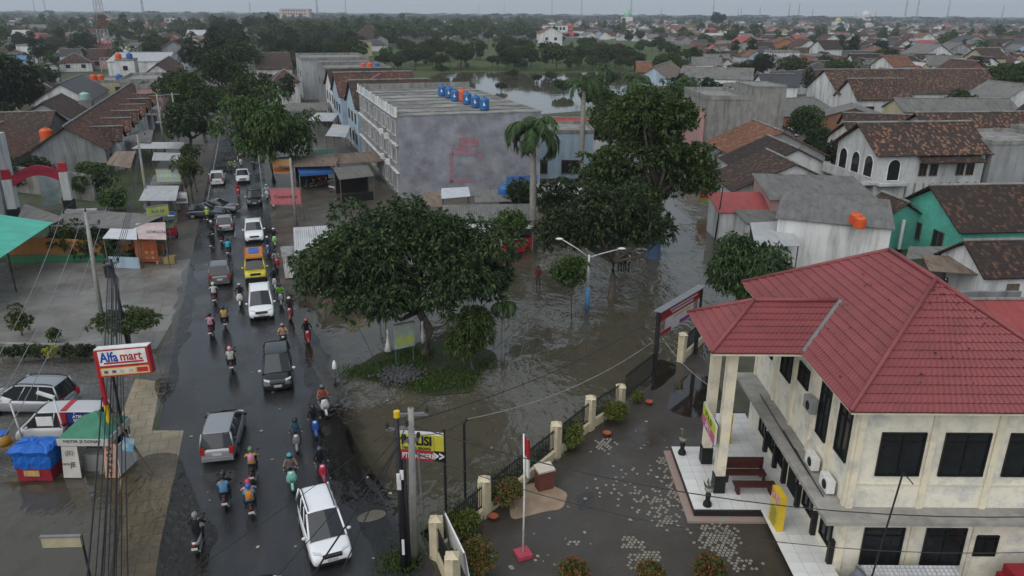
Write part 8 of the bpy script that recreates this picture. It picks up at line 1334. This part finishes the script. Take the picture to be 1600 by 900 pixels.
cable('thick black cable crossing the road in front of the white people carrier', TA + Vector((0, 0, -1.0)), RS(2, -12, 4.6), 0.8, 0.035); cable('thin black cable crossing low over the road', TA + Vector((0, 0, -0.6)), RS(6, -12, 5.2), 0.6, 0.018); cable('third cable crossing the road corner', TB + Vector((0, 0, -0.2)), RS(0, -9, 4.0), 0.8, 0.022); cable('fine wire crossing the road above the white car', TB, RS(12, -14, 6.0), 0.7, 0.014)
cable('black cable from the corner poles to the police station', TB + Vector((0, 0, -0.4)), (21, 23.2, 4.2), 1.4, 0.025); cable('thin cable below it to the police station', TB + Vector((0, 0, -1.6)), (21, 22.6, 3.2), 1.7, 0.018); cable('cable from the corner poles over the flood to the banner', TB + Vector((0, 0, -0.3)), G(1021, 600) + Vector((0, 0, 4.4)), 0.6, 0.02); cable('second cable over the flood to the street trees', TB, G(1021, 402) + Vector((0, 0, 7)), 1.2, 0.018); cable('grey cable from the bent pole to the banner post', G(727, 778) + Vector((0.15, 0, 4.1)), G(1028, 585) + Vector((0, 0, 2.6)), 0.8, 0.022, mat=m_conc2); cable('grey cable from the banner post to the porch', G(1028, 585) + Vector((0, 0, 2.6)), (9.5, 32.5, 4.4), 0.3, 0.018, mat=m_conc2); cable('wire from the bent pole back to the corner poles', G(727, 778) + Vector((0, 0, 4.0)), TB + Vector((0, 0, -0.8)), 0.3, 0.016)
cable('long wire along the right verge up the road', G(463, 352) + Vector((0, 0, 6.8)), RS(150, 2.5, 8), 0.8, 0.016); cable('wire from the pink sign pole towards the junction', G(463, 352) + Vector((0, 0, 6.6)), TB + Vector((0, 0, -0.4)), 1.4, 0.016)
for k, (y0_, y1_) in enumerate(((25.5, 30.5), (27, 34), (26, 29))): cable(['looped black cable lying along the ledge', 'second cable trailing along the ledge', 'short cable between the two ledge units'][k], (12.2, y0_, 3.32), (12.3, y1_, 3.32), 0.02, 0.025, group='ledge cables')
# ================================================================== the town beyond
def inpoly(x, y, P):
    c = False; j = len(P) - 1
    for i in range(len(P)):
        if (P[i][1] > y) != (P[j][1] > y) and x < (P[j][0] - P[i][0]) * (y - P[i][1]) / (P[j][1] - P[i][1]) + P[i][0]: c = not c
        j = i
    return c
NOGO = [[(540, 95), (640, 64), (900, 60), (1090, 70), (1095, 118), (1012, 122), (1020, 180), (1000, 260), (640, 260), (620, 170)], [(30, 122), (100, 116), (108, 152), (40, 158)]]
def blocked(x, y, rad):
    p = Vector((x, y, 0)); r_ = p.dot(AR); s_ = p.dot(A)
    if -11 < r_ < 6: return True
    px_, py_ = proj((x, y, 0))
    if any(inpoly(px_, py_, P) for P in NOGO): return True
    return any((x - a) ** 2 + (y - b_) ** 2 < (c + rad) ** 2 for a, b_, c in OCC)
OCCB = list(OCC)
# landmarks first
def block_building(label, px0, px1, pyb, hh, dep, mat, rows, cols, name='building', roofm=None, rz=0.0):
    a_, b_ = G(px0, pyb), G(px1, pyb); w_ = b_.x - a_.x; c = ((a_.x + b_.x) / 2, a_.y + dep / 2); OCC.append((c[0], c[1], w_ * 0.6)); wins = [('f', -w_ * 0.42 + w_ * 0.84 * (k + 0.5) / cols, hh * (j + 0.55) / rows, w_ * 0.84 / cols * 0.6, hh / rows * 0.5) for k in range(cols) for j in range(rows)]
    return house(name, label, c, w_, dep, rz, hh, 'flat', 'y', 0.8, 0.0, roofm or m_conc, mat, wins=wins, cat='building')
block_building('white two storey building beside trees on the left skyline', 258, 292, 42, 11, 15, m_wwall, 2, 4); block_building('white flat roofed building at the centre left behind the avenue', 474, 511, 68, 9, 14, m_wwall, 2, 2); block_building('long low white roofed hall in front of it', 430, 490, 78, 4.5, 12, m_wwall, 1, 6)
block_building('pinkish hotel block with rows of windows on the skyline', 438, 490, 34, 26, 30, M('hotel_pink', (0.5, 0.38, 0.35)), 4, 9); block_building('white office block behind the field', 848, 886, 58, 10, 16, m_wwall, 2, 6); block_building('white box shaped house right of the white office block', 974, 992, 60, 8, 12, m_wwall, 2, 2); block_building('long pale flat roofed school beyond the field', 1024, 1048, 56, 6, 12, m_wwall, 2, 6)
a_ = G(858, 72); H('white_gable_house', 'large white gabled house behind the field', (a_.x, a_.y), 16, 18, 0.1, 8.5, 'gable', 'y', 4, 0.5, T_orange, m_wwall, wins=[('f', -3, 5, 1.8, 1.8), ('f', 3, 5, 1.8, 1.8)])
a_ = G(578, 72); H('brown_hall', 'dark brown hip roofed hall among trees behind the field', (a_.x, a_.y), 22, 18, 0.1, 5, 'hip', 'x', 8, 0.6, T_brown, m_wwall); a_ = G(578, 78); H('brown_hall', 'low purple roofed hall in front of the dark brown one', (a_.x, a_.y - 12), 24, 9, 0.05, 3.6, 'hip', 'x', 2.6, 0.6, T_darkm, m_wwall)
for k, (px_, pyb, w_, rm, wm) in enumerate(((1220, 88, 20, T_orange, M('orange_brick', (0.35, 0.16, 0.08))), (1252, 92, 14, T_rust, m_wwall), (1445, 104, 16, T_asb, m_wwall), (1485, 100, 16, T_asb, m_gwall), (1510, 80, 20, T_darkm, m_gwall), (1560, 88, 22, T_dark, m_wwall), (1590, 90, 14, T_darkm, m_gwall))):
    a_ = G(px_, pyb); H('gable_house', ['orange brick gable house above the banana plants', 'narrow white walled house right of the orange gable', 'white house with tidy grey sheet gable near the coconut palm', 'grey house with tent shaped sheet roof near the coconut palm', 'slate grey gabled house behind the coconut palm', 'white double gabled house right of the coconut palm', 'grey house at the right edge behind the round tree'][k], (a_.x, a_.y), w_, 14, 0.15 * (k % 3), 5.5, 'gable', 'y', 4.0, 0.5, rm, wm, wins=[('f', -3, 3, 1.8, 1.8), ('f', 3, 3, 1.8, 1.8)])
m_dome_g = M('green_dome', (0.25, 0.5, 0.32), rough=0.4); m_dome_w = M('white_dome', (0.6, 0.6, 0.58), rough=0.4)
def mosque(label, px_, pyb, r, hh, dm, minarets=()):
    q = G(px_, pyb); OCC.append((q.x, q.y, r * 2)); t = thing('mosque', label, 'mosque', q); b = MB(); b.box((q.x, q.y, hh * 0.3), (r * 3.2, r * 3.2, hh * 0.6)); b.build('hall', m_wwall, t); b = MB(); b.lathe((q.x, q.y, hh * 0.6), [(r, 0), (r, hh * 0.1), (r * 1.08, hh * 0.18), (r * 0.95, hh * 0.3), (r * 0.6, hh * 0.42), (r * 0.12, hh * 0.52), (0.1, hh * 0.62)], 18); b.build('dome', dm, t, True)
    for k, (dx, mh) in enumerate(minarets): b = MB(); b.lathe((q.x + dx, q.y - 4, 0), [(1.6, 0), (1.4, mh * 0.7), (2.0, mh * 0.72), (1.3, mh * 0.76), (1.2, mh * 0.9), (0.2, mh)], 10); b.build('minaret', m_wwall, t, True)
mosque('mosque with pale green onion dome on the centre skyline', 979, 40, 6, 26, m_dome_g); mosque('large white domed mosque with four minarets on the right skyline', 1350, 36, 14, 30, m_dome_w, ((-28, 40), (-12, 42), (12, 42), (28, 40))); mosque('small yellow domed mosque left of the large white one', 1308, 42, 5, 15, M('gold_dome', (0.5, 0.38, 0.14)))
def mast(label, px_, pyb, hh, w0, cols, seg=9, name='radio_mast'):
    q = G(px_, pyb); t = thing(name, label, 'mast', q); OCC.append((q.x, q.y, 6))
    for s_ in range(seg):
        b = MB(); z0, z1 = hh * s_ / seg, hh * (s_ + 1) / seg; a0_, a1_ = w0 * (1 - 0.8 * s_ / seg), w0 * (1 - 0.8 * (s_ + 1) / seg); th = max(0.07, w0 * 0.028) if seg > 5 else 0.2
        co = lambda w_, z, k: Vector((q.x + w_ / 2 * (-1, 1, 1, -1)[k], q.y + w_ / 2 * (-1, -1, 1, 1)[k], z))
        for k in range(4): b.tube([co(a0_, z0, k), co(a1_, z1, k)], th, 4); b.tube([co(a0_, z0, k), co(a1_, z1, (k + 1) % 4)], th * 0.6, 3); b.tube([co(a0_, z0, (k + 1) % 4), co(a1_, z1, k)], th * 0.6, 3); b.tube([co(a1_, z1, k), co(a1_, z1, (k + 1) % 4)], th * 0.6, 3)
        b.build('section', cols[s_ % 2], t)
mast('red and white lattice radio mast rising above the left roofs', 170, 112, 44, 3.6, (M('mast_pale', (0.4, 0.4, 0.4)), M('mast_red', (0.22, 0.06, 0.05))), 9)
ml = [(56, 26, 52), (73, 27, 55), (226, 36, 58), (392, 30, 48), (497, 36, 66), (541, 30, 60), (748, 30, 48), (788, 30, 58), (862, 34, 64), (908, 36, 54), (985, 36, 72), (1032, 32, 45), (1113, 34, 64), (1152, 32, 46), (1157, 32, 44), (1186, 34, 44), (1246, 36, 50), (1231, 36, 50), (1268, 34, 40), (1412, 38, 74), (1430, 38, 80), (1478, 38, 64), (1563, 38, 48)]
for k, (x_, yb_, hh) in enumerate(ml): mast(f'thin distant mast on the skyline, {ORD[k]} from the left', x_, yb_, hh, 4.2, (m_steel, m_steel), 4, 'distant_mast')
# prototypes
def house_proto(w_, d_, hh, roof, rise, ridge):
    t = thing('house', 'x', 'house'); t2 = house('house', 'x', (0, 0), w_, d_, 0, hh, roof, ridge, rise, 0.5, T_rust, m_wwall, wins=[('f', -w_ * 0.22, hh * 0.55, 1.5, 1.3), ('f', w_ * 0.22, hh * 0.55, 1.5, 1.3), ('l', 0, hh * 0.55, 1.5, 1.3), ('r', 0, hh * 0.55, 1.5, 1.3)], cap=True); bpy.data.objects.remove(t); return t2
HP = [house_proto(11, 9, 3.6, 'gable', 2.8, 'x'), house_proto(9, 12, 3.6, 'gable', 2.9, 'y'), house_proto(12, 11, 3.8, 'hip', 3.0, 'x'), house_proto(14, 9, 3.8, 'gable', 2.6, 'x'), house_proto(10, 10, 6.6, 'gable', 2.8, 'y'), house_proto(12, 10, 3.4, 'shed', 1.0, 'x'), house_proto(9, 11, 6.8, 'flat', 0.7, 'y')]
RM = [(T_rust, 'rust tile'), (T_brown, 'brown tile'), (T_mottle, 'mottled tile'), (T_dark, 'blackened tile'), (T_orange, 'orange tile'), (T_asb, 'grey sheet'), (T_redm, 'red sheet'), (T_pale, 'pale sheet'), (T_bluem, 'blue sheet'), (T_darkm, 'charcoal sheet')]; RW = [26, 22, 10, 11, 12, 16, 7, 10, 3, 8]
WMs = [(m_wwall, 'white'), (m_gwall, 'grey'), (m_ywall, 'buff'), (m_brick, 'brick'), (m_bwall, 'pale blue'), (m_pwall, 'pink')]; WW = [58, 18, 12, 6, 8, 5]
TPn = ['round leafy tree', 'tall dark tree', 'spreading olive tree', 'bright bushy tree', 'dense dark tree', 'slim tree']
TP = []
for k, (rr, rz_, zc, hh, lf) in enumerate(((4.2, 3.4, 6.0, 8.5, L_mango), (3.6, 5.2, 8.0, 12, L_dark), (5.6, 3.0, 6.4, 9, L_olive), (3.4, 2.8, 4.6, 7, L_bright), (5.0, 4.2, 7.0, 11, L_dark), (2.2, 3.6, 5.4, 8.5, L_mango))):
    TP.append(tree('tree', 'x', (0, -200, 0), hh, make_blobs(rr, rr, rz_, zc, 18, rr * 0.34, 300 + k), lf, 5.0, 0.75, 0.42, 0.22, seed=300 + k, nl=6))
rdm = random.Random(21)
cand = []
d = 128.0
while d < 1900:
    step = 9.6 if d < 500 else 14 if d < 900 else 24; th = -0.72
    while th < 0.72:
        x, y = d * math.sin(th) + rdm.uniform(-3, 3), d * math.cos(th) + rdm.uniform(-3, 3); px_, py_ = proj((x, y, 0))
        if -40 < px_ < 1640: cand.append((d, x, y, px_, py_))
        th += step / d * rdm.uniform(0.85, 1.3)
    d += step * rdm.uniform(0.9, 1.15) * (1 if d < 500 else 1.25)
def p_house(px_, d):
    if 400 < px_ < 850: return 0.22 if d < 750 else 0.4
    if px_ < 120: return 0.5
    if px_ <= 400: return 0.62
    return 0.76
FS = []
for k in range(150): FS.append((600 + 480 * rdm.random(), rdm.choice((rdm.uniform(60, 72), rdm.uniform(78, 90), rdm.uniform(92, 112), rdm.uniform(98, 113)))))
FS.sort(); first = [True] * 7; firstT = [True] * 6; nh = nt_ = 0; LBL = {}; farH, farT = [], []
def zone(px_, d):
    side = 'left of the avenue' if px_ < 330 else 'between avenue and field' if px_ < 640 else 'beyond the field' if px_ < 1010 else 'behind the bananas' if px_ < 1240 else 'in the right quarter'
    return side, ('near ' if d < 260 else 'mid-distance ' if d < 420 else 'far ')
for d, x, y, px_, py_ in cand:
    isH = rdm.random() < p_house(px_, d)
    if blocked(x, y, 4.6 if isH else 2.0): continue
    rz = AX + rdm.choice((0, math.pi / 2)) + rdm.uniform(-0.2, 0.2) if px_ < 700 else rdm.choice((0.1, 0.1 + math.pi / 2)) + rdm.uniform(-0.3, 0.3); s_ = rdm.uniform(0.66, 1.05)
    if isH:
        ri = rdm.choices(range(10), RW)[0]; wi = rdm.choices(range(6), WW)[0]; hi = rdm.choices(range(7), [24, 22, 16, 14, 8, 8, 6])[0]
        if hi == 5 and ri < 5: ri = 5
        if nh < 235:
            nh += 1; t = HP[hi] if first[hi] else copy_tree(HP[hi]); first[hi] = False; t.location = (x, y, 0); t.rotation_euler = (0, 0, rz); t.scale = (s_, s_, s_ * rdm.uniform(0.95, 1.1))
            for ch in t.children:
                n_ = ch.name.split('.')[0]
                if n_ == 'roof' and hi != 6: setmat(ch, RM[ri][0])
                elif n_ == 'roof': setmat(ch, m_conc)
                elif n_ == 'wall': setmat(ch, WMs[wi][0])
            z_, b_ = zone(px_, d); look = f'{WMs[wi][1]} house with {RM[ri][1]} {["gable","gable","hip","gable","gable","lean-to","flat"][hi]} roof' if hi != 6 else f'{WMs[wi][1]} flat roofed two storey house'
            LBL.setdefault((look, z_, b_.strip()), []).append((px_, t)); t['group'] = f'{b_}houses {z_}'; t['category'] = 'house'
        else: farH.append((x, y, rz, s_, ri if ri != 8 else 5, wi, hi))
        OCC.append((x, y, 4.2)) if d < 420 else None
    else:
        ti = rdm.randrange(6)
        if nt_ < 250:
            nt_ += 1; t = TP[ti] if firstT[ti] else copy_tree(TP[ti]); firstT[ti] = False; t.location = (x, y, 0); t.rotation_euler = (0, 0, rdm.random() * 6.28); s2 = rdm.uniform(0.5, 0.95) * (1.15 if 400 < px_ < 850 else 1); t.scale = (s2, s2, s2 * rdm.uniform(0.9, 1.15))
            z_, b_ = zone(px_, d); LBL.setdefault((TPn[ti], z_, b_.strip()), []).append((px_, t)); t['group'] = f'{b_}trees {z_}'; t['category'] = 'tree'
        else:
            farT.append((x, y, rdm.uniform(0.6, 1.1) * (1.25 if px_ < 850 and rdm.random() < 0.5 else 1), ti))
            if d > 420 and 330 < px_ < 850: farT.append((x + rdm.uniform(-7, 7), y + rdm.uniform(-7, 7), rdm.uniform(0.7, 1.2), rdm.randrange(6)))
for k, pq in enumerate(FS):
    ti = (0, 2, 3, 5)[k % 4]; t = TP[ti] if firstT[ti] else copy_tree(TP[ti]); firstT[ti] = False; t.location = G(*pq); t.rotation_euler = (0, 0, k * 1.3); s2 = rdm.uniform(0.35, 1.05); t.scale = (s2 * 1.1, s2 * 1.1, s2); tag(t, f'field bush or small tree, {ORD[k]} from the left across the grassy field', 'tree', 'field bushes')
for t, f in list(zip(HP, first)) + list(zip(TP, firstT)):
    if f:
        for c in list(t.children_recursive): bpy.data.objects.remove(c)
        bpy.data.objects.remove(t)
for (look, z_, b_), l in LBL.items():
    l.sort(key=lambda q: q[0])
    for k, (_, t) in enumerate(l): t['label'] = f'{b_} {look} {z_}' if len(l) == 1 else f'{b_} {look} {z_}, {ORD[k]} from left'
# the rest of the town: one mass of roofs
b = MB(); mats = [m for m, _ in RM] + [m for m, _ in WMs]
for x, y, rz, s_, ri, wi, hi in farH:
    w_, d_, h_, r_ = 11 * s_ / 2, 9.5 * s_ / 2, 3.6 * s_ if hi not in (4, 6) else 6.6 * s_, 2.8 * s_; m = Matrix.Rotation(rz, 3, 'Z'); T = lambda q: m @ Vector(q) + Vector((x, y, 0)); P = [T(q) for q in ((-w_, -d_, 0), (w_, -d_, 0), (w_, d_, 0), (-w_, d_, 0), (-w_, -d_, h_), (w_, -d_, h_), (w_, d_, h_), (-w_, d_, h_), (-w_, 0, h_ + r_), (w_, 0, h_ + r_))]
    b.add(P, [(0, 1, 5, 4), (1, 2, 6, 5), (2, 3, 7, 6), (3, 0, 4, 7), (5, 6, 9), (7, 4, 8)], 10 + wi); e = 1.12
    Q = [T(q) for q in ((-w_ * e, -d_ * e, h_ - 0.3), (w_ * e, -d_ * e, h_ - 0.3), (w_ * e, 0, h_ + r_ + 0.1), (-w_ * e, 0, h_ + r_ + 0.1), (w_ * e, d_ * e, h_ - 0.3), (-w_ * e, d_ * e, h_ - 0.3))]; b.add(Q, [(0, 1, 2, 3), (4, 5, 3, 2)], ri)
tag(b.build('distant_roofs', mats, None, uv=True), 'mass of far off house roofs stretching to the skyline', 'houses', None, 'stuff')
# the rest of the trees: one mass
Vs, Fs = [], []; base = 0; shapes = []
for k, (rr, rz_, zc) in enumerate(((4.2, 3.4, 6.0), (3.6, 5.2, 8.0), (5.6, 3.0, 6.4), (3.4, 2.8, 4.6), (5.0, 4.2, 7.0), (2.2, 3.6, 5.4))):
    for (n_, ls) in ((1.5, 1.6),): shapes.append(crown_leaves(make_blobs(rr, rr, rz_, zc, 9, rr * 0.42, 400 + k), n_, ls, ls * 0.8, 3))
for x, y, s_, ti in farT:
    V, F = shapes[ti]; a_ = rdm.random() * 6.28; c_, n_ = math.cos(a_), math.sin(a_); sc_ = s_ * rdm.uniform(0.85, 1.2); W2 = np.column_stack([(V[:, 0] * c_ - V[:, 1] * n_) * s_ + x, (V[:, 0] * n_ + V[:, 1] * c_) * s_ + y, V[:, 2] * sc_]); Vs.append(W2); Fs.append(F + base); base += len(V)
if Vs: tag(npmesh('distant_woodland', np.concatenate(Vs), np.concatenate(Fs), L_street), 'far off tree cover running up to the skyline', 'trees', None, 'stuff')
# farthest belt up to the horizon
Vs, Fs, base = [], [], 0
for k in range(1500):
    d = 1900 * (2.6 ** rdm.random()); th = rdm.uniform(-0.68, 0.68); x, y = d * math.sin(th), d * math.cos(th); s_ = rdm.uniform(1.5, 2.6) * d / 2400; V, F = shapes[rdm.randrange(6)]; V, F = V[:240], F[:60]
    Vs.append(V * np.array([s_ * 3.0, s_ * 2, 1.1 + 0.5 * rdm.random()]) + np.array([x, y, 0])); Fs.append(F + base); base += len(V)
tag(npmesh('horizon_woodland', np.concatenate(Vs), np.concatenate(Fs), L_dark), 'hazy belt of trees along the horizon', 'trees', None, 'stuff')
# ================================================================== haze
b = MB(); b.box((0, 2400, 42), (9000, 5400, 88)); hz = b.build('haze', None); tag(hz, 'thin grey blue haze over the whole town', 'haze', None, 'stuff'); hz.data.materials.clear()
hm = bpy.data.materials.new('haze_air'); hm.use_nodes = True; hn = hm.node_tree; hn.nodes.remove(hn.nodes['Principled BSDF']); pv = hn.nodes.new('ShaderNodeVolumePrincipled'); pv.inputs['Color'].default_value = (0.86, 0.92, 1.0, 1); pv.inputs['Density'].default_value = 0.0002; pv.inputs['Anisotropy'].default_value = 0.2
hn.links.new(pv.outputs[0], hn.nodes['Material Output'].inputs['Volume']); hz.data.materials.append(hm)
# lettering becomes real mesh
dg = bpy.context.evaluated_depsgraph_get()
for o in [q for q in bpy.data.objects if q.type == 'FONT']:
    me = bpy.data.meshes.new_from_object(o.evaluated_get(dg)); n = bpy.data.objects.new(o.name, me); COL.objects.link(n); n.parent = o.parent; n.location = o.location; n.rotation_euler = o.rotation_euler; n.scale = o.scale; nm = o.name; bpy.data.objects.remove(o); n.name = nm
